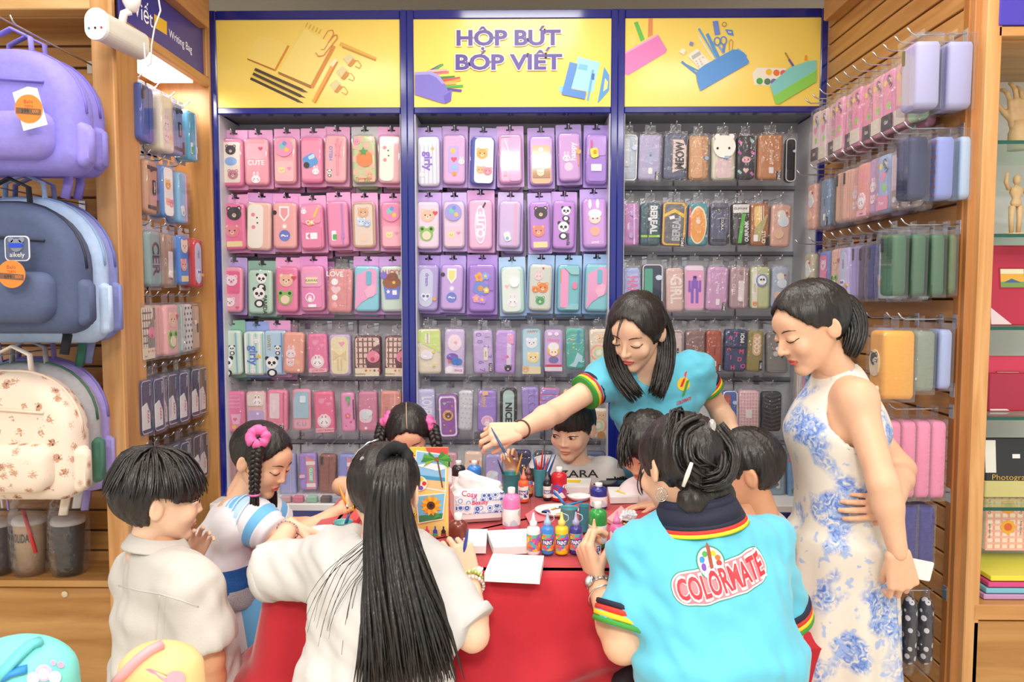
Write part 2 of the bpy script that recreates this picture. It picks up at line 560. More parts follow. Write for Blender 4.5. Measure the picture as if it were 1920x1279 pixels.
p.poly([Z7(1095, 412), Z7(1145, 425), Z7(1100, 590), Z7(1205, 610), Z7(1195, 660), Z7(1040, 628)], '#5b8fd6')
p.poly([Z7(1150, 378), Z7(1298, 415), Z7(1250, 615), Z7(1095, 585)], '#a5dcf2');p.poly([Z7(1160, 425), Z7(1215, 435), Z7(1210, 470), Z7(1150, 460)], '#7cc3e6')
p.poly([Z7(1030, 570), Z7(1090, 585), Z7(1078, 628), Z7(1023, 610)], '#8fd4ee');p.line(Z7(1250, 465), Z7(1215, 670), 4, '#6db6de');p.line(Z7(1252, 490), Z7(1248, 530), 5, '#4e6fb5')
p.poly([Z7(1325, 445), Z7(1358, 500), Z7(1358, 600), Z7(1280, 688)], '#5a9fdd');p.poly([Z7(1330, 520), Z7(1350, 545), Z7(1345, 590), Z7(1318, 610)], '#fbe187')
p.done('pencil_bag_print', header_panels[1])
b=MB()
for(txt, xa, xb, yb)in(('HOP BUT', 858, 1049, 84), ('BOP VIET', 856, 1052, 129.5)):
 for(wgt, dy, col)in((.075, .0066, '#fdf3ee'), (.035, .0072, '#5b4796')):
  A=at((xa+xb)/2, yb, YF+.0078-dy)
  wd=(xb-xa)/ppm(YF)*(1.02 if wgt>.05 else 1.0)
  put_text(b, txt, mat(col, .4), Matrix.Translation(A), height=25.5/ppm(YF), width=wd, weight=wgt)
for grow, dy, col in((1.6, .0066, '#fdf3ee'), (0, .0072, '#5b4796')):
 def acc(pts):
  cx=sum(q[0]for q in pts)/len(pts);cy=sum(q[1]for q in pts)/len(pts)
  out=[]
  for q in pts:
   d=Vector((q[0]-cx, q[1]-cy));out.append(at(q[0]+grow*(1 if d.x>0 else-1), q[1]+grow*(1 if d.y>0 else-1), YF+.0078-dy))
  b.add(out, [tuple(range(len(out)))], mat(col, .4))
 for(cx, cy)in((905, 53), (1013, 97)):
  acc([(cx-8, cy+3.5), (cx-2.4, cy-3.5), (cx+2.4, cy-3.5), (cx+8, cy+3.5), (cx+3.5, cy+3.5), (cx, cy), (cx-3.5, cy+3.5)])
 for(cx, cy)in((1015, 52), (905, 98), (1026, 92)):
  acc([(cx-4, cy+4), (cx+1, cy-4), (cx+6, cy-4), (cx, cy+4)])
 b.add([at(905+(3.2+grow)*math.cos(a), 91+(3.2+grow)*math.sin(a), YF+.0078-dy)for a in np.linspace(0, 6.283, 13)[:-1]], [tuple(range(12))], mat(col, .4))
o=b.build('header_lettering', header_panels[1]);o.matrix_parent_inverse=Matrix.Translation(-parent_world(header_panels[1]))
p=Print()
Z2=lambda x, y:(1140+x/3.5525, y/3.5525)
p.poly([Z2(172, 150), Z2(198, 142), Z2(245, 262), Z2(218, 278)], '#6cc653');p.poly([Z2(270, 120), Z2(298, 118), Z2(298, 235), Z2(265, 250)], '#e8975d');p.poly([Z2(140, 240), Z2(175, 225), Z2(195, 285), Z2(160, 305)], '#e9e27a')
p.poly([Z2(108, 350), Z2(330, 225), Z2(393, 330), Z2(385, 350), Z2(135, 500), Z2(108, 490)], '#e884c4');p.poly([Z2(108, 350), Z2(330, 225), Z2(336, 236), Z2(108, 364)], '#f5b0dc')
p.poly([Z2(530, 370), Z2(595, 322), Z2(680, 415), Z2(610, 460)], '#f6f0e6');p.poly([Z2(555, 375), Z2(610, 340), Z2(622, 362), Z2(565, 398)], '#b9c2b4')
for i in range(3):
 for j in range(3):p.circ(Z2(588+22*i+8*j, 408-14*i+16*j), 1.6, '#c9c4ba', 8)
p.line(Z2(605, 190), Z2(720, 385), 4, '#6ba9e2');p.line(Z2(600, 235), Z2(700, 395), 3.4, '#f4ecc8');p.line(Z2(660, 225), Z2(735, 380), 6, '#4f9be0');p.line(Z2(490, 410), Z2(590, 490), 4.5, '#4f93da');p.line(Z2(500, 420), Z2(600, 470), 2.5, '#4f93da')
p.poly([Z2(698, 142), Z2(732, 138), Z2(748, 228), Z2(712, 235)], '#6f8fe0');p.loop([Z2(775+14*math.cos(a), 162+14*math.sin(a))for a in np.linspace(0, 6.3, 12)], 1.6, '#b49a4e')
p.poly([Z2(780, 195), Z2(830, 200), Z2(838, 238), Z2(800, 230)], '#4f93e6');p.line(Z2(800, 212), Z2(822, 216), 2.5, '#f3e08a')
for(cx, cy)in((728, 275), (770, 270)):p.loop([Z2(cx+20*math.cos(a), cy+26*math.sin(a))for a in np.linspace(0, 6.3, 14)], 2.6, '#5f92dc')
p.line(Z2(735, 300), Z2(770, 355), 4, '#8ab2e6');p.line(Z2(775, 295), Z2(768, 350), 5, '#5f8ede');p.loop([Z2(808, 335), Z2(808, 275), Z2(820, 262), Z2(832, 275), Z2(828, 330)], 1.5, '#c9a24e')
p.poly([Z2(500, 320), Z2(520, 335), Z2(505, 365), Z2(470, 345)], '#fbf3dc');p.poly([Z2(548, 275), Z2(572, 285), Z2(562, 307), Z2(540, 297)], '#7f8fd0')
p.poly([Z2(588, 490), Z2(600, 465), Z2(640, 435), Z2(830, 330), Z2(860, 330), Z2(905, 350), Z2(940, 410), Z2(930, 425), Z2(615, 606), Z2(595, 545)], '#4f97e4');p.line(Z2(862, 325), Z2(922, 375), 4, '#6fc0ee')
p.poly([Z2(990, 450), Z2(1190, 455), Z2(1120, 575), Z2(975, 565), Z2(960, 490)], '#f7f1df')
for(cx, cy, c)in((1072, 480, '#f6c531'), (1122, 485, '#ef7a35'), (1168, 487, '#e86a6a'), (1010, 540, '#46a844'), (1062, 543, '#5c7d62'), (1105, 545, '#7d6fb5')):p.circ(Z2(cx, cy), 6, c)
p.line(Z2(1180, 350), Z2(1235, 440), 2.4, '#a98a3a');p.line(Z2(1205, 395), Z2(1235, 440), 4, '#6a5fae');p.poly([Z2(1313, 370), Z2(1325, 368), Z2(1325, 400), Z2(1308, 402)], '#f3a13a')
p.poly([Z2(1080, 565), Z2(1210, 450), Z2(1340, 405), Z2(1388, 400), Z2(1388, 520), Z2(1140, 690), Z2(1118, 690)], '#86d7d2');p.poly([Z2(1100, 640), Z2(1388, 465), Z2(1388, 545), Z2(1135, 695), Z2(1118, 690)], '#8fd95a')
p.done('pencil_case_print', header_panels[2])
NX=XL-0.27
FZ0=at(396, 166, YF).z;FZ1=at(390, 60, YF).z+.03
YN=2.42
t=empty('side_display_niche', (XL, YF, 0));tag(t, 'oak wall niche on the left with hooks of pencil cases under a lit canopy', 'display unit')
def wb_(name, lo, hi, m, bev=.003, par=None, o0=None):
 par=par or t;o0=parent_world(par)
 b=MB();b.bbox(Vector(lo)-o0, Vector(hi)-o0, m, bev);return b.build(name, par)
wb_('end_panel', (NX, YF-.02, 0), (XL-.001, YF-.001, CEIL-.05), W_MID)
wb_('back_panel', (NX-.02, 2.62, 0), (NX, YF-.02, CEIL-.05), W_MID)
wb_('fascia_bottom_rail', (XL-.03, YN, FZ0), (XL, YF-.02, FZ0+.035), wood('oak_rail_y', '#b87f45', '#d4a064', 'Y'))
wb_('fascia_top_rail', (XL-.03, YN, FZ1-.03), (XL, YF-.02, FZ1+.02), wood('oak_rail_y', '#b87f45', '#d4a064', 'Y'))
wb_('fascia_stile', (XL-.03, YF-.045, FZ0+.035), (XL, YF-.02, FZ1-.03), W_MID)
sp=wb_('sign_panel', (XL-.022, YN, FZ0+.035), (XL-.012, YF-.045, FZ1-.03), VIOLET)
wb_('canopy_board', (NX, 2.62, FZ0+.02), (XL-.03, YF-.02, FZ0+.035), W_MID)
wb_('canopy_board', (XL-.035, YN, FZ0+.02), (XL-.03, 2.62, FZ0+.035), W_MID)
_dp=[(-1.318, 2.44), (-1.318, 3.04), (-1.47, 3.04), (-1.47, 2.76), (-1.42, 2.64), (-1.326, 2.60)]
b=MB();b.add([Vector((x-XL, y-YF, FZ0+zz))for zz in(.006, .018)for(x, y)in _dp], [tuple(range(6))[::-1], tuple(range(6, 12))]+[(i, (i+1)%6, 6+(i+1)%6, 6+i)for i in range(6)], mat('#ffffff', .5, emit=2.5));b.build('lamp_diffuser', t)
area_light('niche_lamp', (-1.40, 2.84, FZ0-.005), (.13, .36), 3)
b=MB();X0=XL-.0115
def side_text(txt, pxl, pxr, pyl, pyr, wgt, m):
 A=at_x(pxl, pyl, X0);B=at_x(pxr, pyr, X0)
 M=Matrix(((0, 0, 0, X0), (1, 0, 0, (A.y+B.y)/2), (0, 0, 1, (A.z+B.z)/2), (0, 0, 0, 1)))
 vs, fs, w=text_mesh(txt, wgt);s=abs(B.y-A.y)/w
 b.add([M@Vector((x*s, 0, z*s*1.05))for(x, y, z)in vs], fs, m)
side_text('Writing Bag', 317, 360, 71, 98, 0.0, mat('#ffffff', .4, emit=.2))
side_text('Viết', 251, 287, 28, 51, .0, mat('#ffffff', .4, emit=.2))
A=[at_x(x, y, X0)for(x, y)in((289, 26), (313, 41), (313, 66), (289, 51))]
b.add(A, [(0, 1, 2, 3)], mat('#f7c93f', .4))
o=b.build('lettering', t);o.matrix_parent_inverse=Matrix.Translation(-parent_world(t))
b=MB();zc=at(408, 50, YF-.1).z
b.bbox((XL-.05, YN-.1, zc), (XL+.03, YF-.08, zc+.16), wood('oak_rail_y', '#b87f45', '#d4a064', 'Y'), .004)
struct('trim_1', b, 'oak crown beam over the left niche')
PX0=at(189, 640, 2.35).x;PX1=at(229, 640, 2.35).x
b=MB();b.bbox((PX0, 2.35, 0), (PX1, 2.372, CEIL), W_LIGHT, .003);struct('trim_2', b, 'broad oak upright beside the backpacks')
b=MB();b.bbox((PX0, 2.373, 0), (PX0+.018, 2.60, CEIL), W_MID, .002);struct('trim_3', b, 'oak board behind the left upright')
YS=2.56;PITCH_S=.0724
t=empty('backpack_bay', ((PX0-2.2)/2, YS, 0));tag(t, 'oak slatwall bay on the left hung with backpacks', 'display unit')
lz=at(100, 1087, 2.38).z
sz0=at(100, 1070, YS).z
top_z=at(100, 34, 2.42).z
o0=parent_world(t)
z=sz0
b=MB();b.box(Vector((-2.2, YS+.012, 0))-o0, Vector((PX0, YS+.03, CEIL))-o0, W_DARK);b.build('backing_board', t)
n=0
while z<2.7:
 b=MB();b.bbox(Vector((-2.2, YS, z+.004))-o0, Vector((PX0, YS+.02, z+PITCH_S-.004))-o0, W_X, .002);b.build('slat', t)
 z+=PITCH_S
wb_('ledge', (-2.2, 2.37, lz-.022), (PX0, YS, lz), W_PANEL_X, .003, t)
wb_('drawer_front', (-2.2, 2.38, .1), (PX0-.003, 2.40, lz-.028), W_PANEL_X, .003, t)
b=MB();b.lathe([(.011, 0), (.011, .004), (.008, .006)], mat('#d8c9a4', .3), M=Matrix.Rotation(math.pi/2, 4, 'X'), n=14)
b.build('lock', t, loc=Vector((at(122, 1114, 2.38).x, 2.38, at(122, 1114, 2.38).z))-o0)
wb_('top_rail', (-2.2, 2.36, at(100, 17, 2.36).z), (PX0, 2.42, CEIL), wood('oak_pale_x', '#d9a765', '#efc88d', 'X'), .003, t)
wb_('top_board', (-2.2, 2.42, top_z), (PX0, YS, top_z+.02), W_PANEL_X, .003, t)
YN2=at_x(1792, 640, XR).y
zref=at(1549, 183, YF).z
t=empty('slatwall', (XR, YF, 0));tag(t, 'oak slatwall on the right with rows of hooks', 'display unit')
o0=parent_world(t)
PS=.0675
b=MB();b.box(Vector((XR+.012, YN2, 0))-o0, Vector((XR+.03, YF-.0, CEIL))-o0, W_DARK);b.build('backing_board', t)
k0=int(zref/PS)
for k in range(-k0, 9):
 z=zref+k*PS
 if z<.02 or z+PS>CEIL:continue
 b=MB();b.bbox(Vector((XR, YN2, z+.0035))-o0, Vector((XR+.02, YF-.002, z+PS-.0035))-o0, W_Y, .002);b.build('slat', t)
b=MB();zc=at(1530, 42, YF-.08).z
b.bbox((XR-.055, YN2-.2, zc), (XR+.05, YF-.09, zc+.16), wood('oak_rail_y', '#b87f45', '#d4a064', 'Y'), .004)
struct('trim_4', b, 'oak crown beam over the right slatwall')
q0=at_x(1792, 640, XR)
yp=YN2-.012
b=MB();b.bbox((XR-.002, yp, 0), (at(1807, 640, yp).x, yp+.03, CEIL), wood('oak_dark_z', '#9a5f28', '#b9783a', 'Z'), .003);struct('trim_5', b, 'dark oak edge strip of the right slatwall')
yp2=yp-.02
b=MB();b.bbox((at(1806, 640, yp2).x, yp2, 0), (at(1829, 640, yp2).x, yp2+.06, CEIL), wood('oak_mid_z', '#a87040', '#c08650', 'Z'), .003);struct('trim_6', b, 'reddish oak upright right of the slatwall')
yp3=yp2-.03
XC0=at(1829, 640, yp3).x;XC1=at(1857, 640, yp3).x
b=MB();b.bbox((XC0, yp3, 0), (XC1, yp3+.08, CEIL), W_LIGHT, .003);struct('trim_7', b, 'pale oak upright of the right cabinet')
t=empty('glass_shelf_cabinet', (XC1, yp3, 0));tag(t, 'oak cabinet with glass shelves at the right edge', 'cabinet')
o0=parent_world(t)
YC=yp3
def cz(py):return at(1885, py, YC).z
wb_('back_panel', (XC1-.01, YC+.42, .1), (XC1+.9, YC+.44, CEIL), mat('#e9e8e6', .5), .002, t)
wb_('side_panel', (XC1-.012, YC+.08, .1), (XC1-.002, YC+.42, CEIL), mat('#e3e0da', .5), .002, t)
wb_('sign_panel', (XC1-.012, YC-.004, cz(48)), (XC1+.9, YC+.03, CEIL), mat('#4a3fae', .3), .002, t)
wb_('header_rail', (XC1-.01, YC, cz(68)), (XC1+.9, YC+.03, cz(49)), wood('oak_rail_x', '#b87f45', '#d8a468', 'X'), .002, t)
wb_('top_board', (XC1, YC+.03, cz(72)), (XC1+.9, YC+.42, cz(66)), W_PANEL_X, .002, t)
GL=clear_plastic('shelf_glass', '#e6f4ee', .12, .02)
SHELF_Z={}
for nm, py in(('a', 264), ('b', 439), ('c', 613), ('d', 782), ('e', 952)):
 z=at(1885, py, YC+.06).z;SHELF_Z[nm]=z
 b=MB();b.box(Vector((XC1, YC+.06, z-.008))-o0, Vector((XC1+.9, YC+.41, z))-o0, GL)
 sh=b.build('glass_shelf', t)
 b=MB();b.box(Vector((XC1, YC+.0585, z-.009))-o0, Vector((XC1+.9, YC+.0598, z+.001))-o0, mat('#1f5a4c', .15));b.build('shelf_edge', t)
zb=at(1885, 1134, YC).z;SHELF_Z['f']=zb
wb_('bottom_shelf', (XC1-.016, YC-.002, zb-.045), (XC1+.9, YC+.41, zb), wood('oak_rail_x', '#b87f45', '#d8a468', 'X'), .003, t)
wb_('drawer_front', (XC1-.016, YC, .08), (XC1+.9, YC+.02, zb-.05), W_PANEL_X, .003, t)
CLEAR=clear_plastic('clear_bag', '#f8f8fa', .07, .10, .03, .5)
BLISTER=clear_plastic('clear_blister', '#fbfbfd', .06, .06, .015)
BOXPL=clear_plastic('clear_box', '#f8f8fa', .08, .04, .02)
_case_cache={}
def case_mesh(w, h, t, r, m):
 key=(round(w, 3), round(h, 3), round(t, 3), round(r, 3))
 if key not in _case_cache:
  vs=[];fs=[]
  rings=[(.006, 0.0), (0, -.005), (0, -(t-.008)), (.0035, -(t-.002)), (.012, -t)]
  n=None
  for(ins, y)in rings:
   o=rrect(w-2*ins, h-2*ins, max(r-ins, .004), 4)
   n=len(o)
   vs+=[(x, y, z)for(x, z)in o]
  for i in range(len(rings)-1):
   for k in range(n):
    a=i*n+k;b=i*n+(k+1)%n
    fs.append((a, b, b+n, a+n))
  fs.append(tuple((len(rings)-1)*n+k for k in range(n)))
  fs.append(tuple(range(n))[::-1])
  me=bpy.data.meshes.new('case')
  me.from_pydata(vs, [], fs)
  me.materials.append(m)
  sm=[True]*(len(fs)-2)+[False, False]
  me.polygons.foreach_set('use_smooth', sm)
  me.update()
  _case_cache[key]=me
 return _case_cache[key]
def with_mat(o, m):
 o.material_slots[0].link='OBJECT'
 o.material_slots[0].material=m
 return o
_card_cache={}
def card_mesh(w, h):
 key=(round(w, 3), round(h, 3))
 if key not in _card_cache:
  sw, sh=min(.016, w*.2), .007
  o=[(-w/2+.003, -h), (w/2-.003, -h), (w/2, -h+.003), (w/2, -.003), (w/2-.003, 0), (sw/2, 0), (sw/2, -.012), (sw, -.012), (sw, -.012-sh), (-sw, -.012-sh), (-sw, -.012), (-sw/2, -.012), (-sw/2, 0), (-w/2+.003, 0), (-w/2, -.003), (-w/2, -h+.003)]
  b=MB();b.prism([(x, z+.014)for(x, z)in o], -.001, 0, mat('#ffffff'))
  _card_cache[key]=b.mesh('card')
 return _card_cache[key]
class Art:
 """flat print and moulded badges on the front of a case; unit square is the case front"""
 def __init__(self, w, h, y):
  self.b=MB();self.w=w;self.h=h;self.y=y;self.lay=[]
 def front(self, x0, x1, z0, z1):
  y=self.y
  for(a0, a1, c0, c1, f)in self.lay:
   if x0<a1 and x1>a0 and z0<c1 and z1>c0:y=min(y, f)
  return y
 def poly(self, pts, col, d=.0005, rough=.45):
  xs=[p[0]for p in pts];zs=[p[1]for p in pts]
  bb=(min(xs), max(xs), min(zs), max(zs))
  y1=self.front(*bb)
  f=min(y1-.0004, self.y-d)
  self.lay.append((*bb, f))
  self.b.prism(pts, f, self.y, mat(col, rough))
 def disc(self, x, z, r, col, d=.0005, sx=1., sz=1., n=14):self.poly(ngon(r, n, x*self.w, z*self.h, sx, sz), col, d)
 def rect(self, x, z, w, h, col, r=.003, d=.0005, a=0):
  p=rrect(w*self.w, h*self.h, r, 3, x*self.w, z*self.h)
  if a:p=rot2(p, a, x*self.w, z*self.h)
  self.poly(p, col, d)
 def text(self, s, x, z, size, col, vert=False, wgt=.02, maxw=None):
  y1=self.front(x*self.w-size*.4, x*self.w+size*.4, z*self.h-size*.4, z*self.h+size*.4)-.0005
  M=Matrix.Translation((x*self.w, y1, z*self.h))
  if vert:M=M@Matrix.Rotation(vert if not isinstance(vert, bool)else math.radians(-90), 4, 'Y')
  vs, fs, w=text_mesh(s, wgt)
  sx=size
  if maxw and w*size>maxw:sx=maxw/w
  self.b.add([M@Vector((a*sx, 0, (c-.5)*size))for(a, _, c)in vs], fs, mat(col, .45))
 def panda(self, x, z, s, tint='#ffffff'):
  for e in(-1, 1):self.disc(x+e*s*.8/self.w, z+s*.75/self.h, s*.36, '#20202a')
  self.disc(x, z, s, tint, .002)
  for e in(-1, 1):self.disc(x+e*s*.4/self.w, z-s*.0/self.h, s*.28, '#20202a')
  self.disc(x, z-s*.35/self.h, s*.14, '#20202a')
  self.disc(x, z-s*1.7/self.h, s*.85, '#20202a', .0015, 1, .8);self.disc(x, z-s*1.7/self.h, s*.5, tint, .002, 1, .9)
 def bear(self, x, z, s, c='#e9b48a', inner='#f7d9c0'):
  for e in(-1, 1):self.disc(x+e*s*.75/self.w, z+s*.75/self.h, s*.38, c);self.disc(x+e*s*.75/self.w, z+s*.75/self.h, s*.2, inner)
  self.disc(x, z, s, c, .0015, 1.1, 1)
  for e in(-1, 1):self.disc(x+e*s*.42/self.w, z+s*.1/self.h, s*.12, '#2a2026')
  self.disc(x, z-s*.25/self.h, s*.3, inner);self.disc(x, z-s*.18/self.h, s*.1, '#5a2f2f')
 def bunny(self, x, z, s, c='#ffffff', inner='#f7b3c8'):
  for e in(-1, 1):self.disc(x+e*s*.45/self.w, z+s*1.3/self.h, s*.35, c, .001, .8, 1.9);self.disc(x+e*s*.45/self.w, z+s*1.3/self.h, s*.2, inner, .0005, .7, 1.9)
  self.disc(x, z, s, c, .0015, 1.15, 1)
  for e in(-1, 1):self.disc(x+e*s*.42/self.w, z+s*.1/self.h, s*.12, '#38303a');self.disc(x+e*s*.65/self.w, z-s*.25/self.h, s*.18, inner)
 def flower(self, x, z, s, c='#f6a1c0', mid='#f5cf4a', n=5):
  for i in range(n):
   a=2*math.pi*i/n+.3
   self.disc(x+s*.6*math.cos(a)/self.w, z+s*.6*math.sin(a)/self.h, s*.45, c)
  self.disc(x, z, s*.38, mid)
 def heart(self, x, z, s, c):self.poly(heart(s, x*self.w, z*self.h), c)
 def star(self, x, z, s, c):self.poly(star(s, 5, .5, x*self.w, z*self.h), c)
 def ring(self, ins, wd, col):
  a=rrect(self.w-2*ins, self.h-2*ins, .016, 4);b_=rrect(self.w-2*(ins+wd), self.h-2*(ins+wd), .012, 4)
  y1=self.y-.001;n=len(a)
  self.b.add([Vector((p[0], y1, p[1]))for p in a+b_], [(i, (i+1)%n, n+(i+1)%n, n+i)for i in range(n)], mat(col, .5))
def draw(art, code, c2, c3, txt):
 A=art;w, h=A.w, A.h
 if code=='two_bears':
  A.bear(0.05, .28, w*.3, c2);A.bear(-.08, -.1, w*.28, c3);A.rect(0, -.38, .7, .12, '#fbe6a8')
 elif code=='scene':
  A.rect(0, 0, .78, .86, '#f7ead8', .01);A.bear(0, .26, w*.2, '#3a3036', '#f0c9b0');A.disc(0, .02, w*.26, c2, .0005, 1, .7);A.bear(.08, -.26, w*.2, c3)
 elif code=='cute_bunny':
  A.rect(0, .22, .8, .34, '#f3b8c4', .012);A.heart(.2, .28, w*.1, '#d9568a');A.text(txt, 0, -.02, h*.1, '#ffffff', maxw=w*.8);A.bunny(-.02, -.38, w*.16)
 elif code=='ball':
  A.disc(-.02, .27, w*.4, c2, .006, 1, 1, 20);A.disc(-.1, .3, w*.13, '#7fd3c0');A.disc(.12, .22, w*.1, '#f5cf4a');A.disc(.02, .36, w*.1, '#6b9be0');A.rect(0, -.24, .84, .44, c3, .01, .004);A.bear(-.12, -.22, w*.14, '#fbe3a4');A.heart(.22, -.18, w*.1, '#f08fb4')
 elif code=='car':
  A.rect(0, .0, .86, .84, c2, .01);A.rect(-.05, -.02, .62, .26, '#58a6e8', .012, .003, .5);A.disc(-.22, -.12, w*.14, '#26262c', .004);A.disc(.06, .06, w*.1, '#f5d04a', .004);A.rect(.02, .06, .3, .08, '#cfeaff', .004, .004, .5);A.bunny(.2, -.26, w*.14)
 elif code=='ribbon':
  A.rect(.12, .05, .1, .8, c2, .004, .003);A.poly([(x*w, z*h)for x, z in((.0, .34), (.16, .2), (.3, .38), (.2, .14), (.3, .02), (.14, .12), (.0, .06), (.08, .2))], c2, .003);A.text(txt, -.2, .12, w*.15, '#7a9be8', True);A.panda(-.25, -.28, w*.1)
 elif code=='orange':
  for i in range(4):
   for j in range(7):
    if(i+j)%2:A.rect(-.36+.24*i, -.42+.14*j, .22, .13, '#f4bfa8', .001)
  A.disc(.05, .0, w*.36, '#f08a4a', .004, 1, .95, 20);A.poly(star(w*.2, 5, .5, .0, h*.15), '#4ea555', .005);A.bunny(-.3, .36, w*.12, '#ef9ac0');A.bear(.25, -.34, w*.12);A.text(txt, -.02, -.42, w*.12, '#d9684a')
 elif code=='sleepy':
  A.rect(-.12, 0, .62, .92, '#fdf6ea', .02, .002);A.disc(-.22, .24, w*.08, '#f08fa0');A.disc(-.2, -.02, w*.08, '#f08fa0');A.disc(-.06, .18, w*.035, '#3a3036');A.disc(-.04, .07, w*.035, '#3a3036')
 elif code=='pencil_q':
  A.poly([(x*w, z*h)for x, z in((-.22, .42), (.2, .42), (.2, .22), (-.02, .08), (-.22, .22))], '#ffffff');A.poly([(x*w, z*h)for x, z in((-.16, .38), (.14, .38), (.14, .24), (-.02, .13), (-.16, .24))], c2);A.disc(0, -.02, w*.13, c3);A.disc(0, -.02, w*.07, '#ffffff');A.disc(0, -.22, w*.24, '#6f83d6');A.text('?', 0, -.22, w*.28, '#ffffff', math.radians(-90));A.disc(-.42, .28, w*.1, '#2c2c34')
 elif code=='keychain':
  A.rect(0, .26, .86, .36, c2, .012, .004);A.rect(0, -.22, .86, .48, c3, .012, .006);A.rect(-.02, .1, .3, .14, '#f5904a', .006, .008, .3);A.text(txt, -.02, .1, w*.18, '#ffffff');A.poly([(x*w, z*h)for x, z in((.1, .22), (.3, .44), (.36, .42), (.18, .2))], '#f5d64a', .006);A.rect(.0, -.2, .5, .14, '#ffffff', .004);A.poly([(x*w, z*h)for x, z in((-.2, -.2), (-.06, -.12), (-.06, -.28))], '#e8709a');A.bunny(-.3, .34, w*.1)
 elif code=='zip':
  A.rect(.24, 0, .06, .9, c2, .002, .003);A.rect(-.2, -.25, .22, .22, '#ffffff', .004);A.rect(-.16, -.28, .2, .12, '#4fb85c', .004);A.rect(.25, -.26, .1, .14, c2, .006, .005)
 elif code=='friends':
  A.ring(.002, .006, '#c99a6c');A.bear(.0, .26, w*.22, '#e0b084');A.bear(-.1, .06, w*.18, '#cfe0f5', '#ffffff');A.bear(.16, .02, w*.14, '#b4cdf0', '#ffffff');A.rect(0, -.28, .34, .18, '#f3d3b8', .01)
 elif code=='pig':
  A.rect(0, .16, .8, .5, c2, .01);A.bear(.02, .2, w*.24, '#fbe3ee', '#f4a0bc');A.bear(-.05, -.28, w*.2, '#fdeef4', '#f4a0bc');A.heart(.28, -.4, w*.09, '#e86a94')
 elif code=='pandas':
  A.panda(.08, .3, w*.2);A.panda(-.02, -.04, w*.24);A.text(txt, .22, -.3, w*.16, '#3a4a44', math.radians(90))
 elif code=='frog':
  A.bear(.0, .2, w*.28, '#f7c7a8', '#fde8d8');A.heart(.34, .26, w*.12, '#d94a5c');A.disc(-.05, -.2, w*.3, '#8ccb5a', .002);A.disc(.16, -.08, w*.14, '#8ccb5a', .003);A.disc(-.25, -.08, w*.14, '#8ccb5a', .003);A.disc(.16, -.08, w*.07, '#2c3a2c', .004);A.disc(-.25, -.08, w*.07, '#2c3a2c', .004);A.disc(-.05, -.22, w*.2, '#fbe0c8', .003)
 elif code=='pockets':
  A.rect(0, .22, .84, .36, c2, .01, .004);A.rect(0, -.2, .84, .44, c3, .01, .006);A.rect(.0, .18, .5, .13, '#f7edb8', .003, .006);A.text(txt, .0, .18, w*.1, '#8a7a4a');A.disc(-.08, -.2, w*.2, '#ffffff', .008, 1, 1, 18);A.disc(-.08, -.2, w*.16, c3, .009);A.bunny(-.08, -.24, w*.08);A.rect(.0, -.38, .34, .06, '#ffffff', .002, .008)
 elif code=='stack':
  A.text(txt, -.22, .38, w*.2, '#ffffff');A.disc(-.22, .2, w*.14, '#ffffff', .001);A.heart(-.16, .02, w*.2, '#fbd5dc');A.disc(-.2, -.16, w*.12, '#ffffff');A.flower(-.2, -.34, w*.14);A.rect(.3, 0, .03, .86, c2, .001)
 elif code=='mermaid_tail':
  A.poly([(x*w, z*h)for x, z in((-.4, .3), (.2, .46), (.42, .4), (.42, -.1), (.1, -.2), (-.2, -.3), (-.45, -.46))], '#f2a9d2', .002);A.poly([(x*w, z*h)for x, z in((-.1, -.05), (.2, .1), (.4, .05), (.3, -.15), (.05, -.2))], '#f7bcd8', .004);A.rect(.1, .24, .2, .3, '#6fc0d8', .006, .005)
 elif code=='cupcake':
  A.text(txt, .02, .36, w*.22, '#d94a4a', maxw=w*.8);A.poly([(x*w, z*h)for x, z in((-.36, .08), (.38, .08), (.3, -.22), (-.28, -.22))], '#6e7fe0', .003);A.disc(0, .14, w*.4, '#9a5a34', .003, 1, .7);A.disc(.05, .26, w*.24, '#8a4d2b', .004, 1, .8);A.star(.1, .14, w*.1, '#f5d04a');A.star(-.16, -.06, w*.1, '#ffffff');A.rect(.12, -.08, .2, .1, '#ffffff', .002);A.disc(-.34, .3, w*.16, '#8a6fd0', .005)
 elif code=='big_panda':
  A.panda(-.15, -.22, w*.26);A.panda(.12, .1, w*.12);A.text(txt, -.25, .22, w*.13, '#b7a65a', math.radians(90));A.rect(.3, 0, .04, .9, c2, .001, .003)
 elif code=='stripe_text':
  for i in range(6):A.rect(-.4+.16*i, 0, .07, .92, c2 if i%2 else '#ffffff', .001)
  A.text(txt, -.02, -.05, w*.36, c3, math.radians(90), .03);A.poly(star(w*.14, 3, .6, w*.2, h*-.08), '#f5c94a');A.bunny(-.1, -.4, w*.1);A.bunny(.1, .28, w*.1)
 elif code=='unicorn':
  A.bunny(-.1, -.02, w*.2, '#fdeef2');A.bear(-.12, -.24, w*.18, '#fbd9dc', '#ffffff');A.disc(.2, -.22, w*.1, '#f5c9a0');A.disc(.26, -.42, w*.06, '#ffffff');A.rect(.34, .05, .03, .8, '#f5b6b0', .001)
 elif code=='bow':
  A.rect(0, 0, .8, .9, c2, .02, .002);A.poly([(x*w, z*h)for x, z in((0, .0), (-.3, .12), (-.3, -.12))], c3, .004);A.poly([(x*w, z*h)for x, z in((0, .0), (.3, .12), (.3, -.12))], c3, .004);A.heart(.1, .28, w*.14, '#f2a3bd');A.rect(-.08, -.22, .06, .3, c3);A.rect(.08, -.22, .06, .3, c3)
 elif code=='plaid':
  A.rect(0, .08, .9, .74, c2, .01)
  for i in range(4):A.rect(-.34+.18*i, .08, .05, .72, c3, .001)
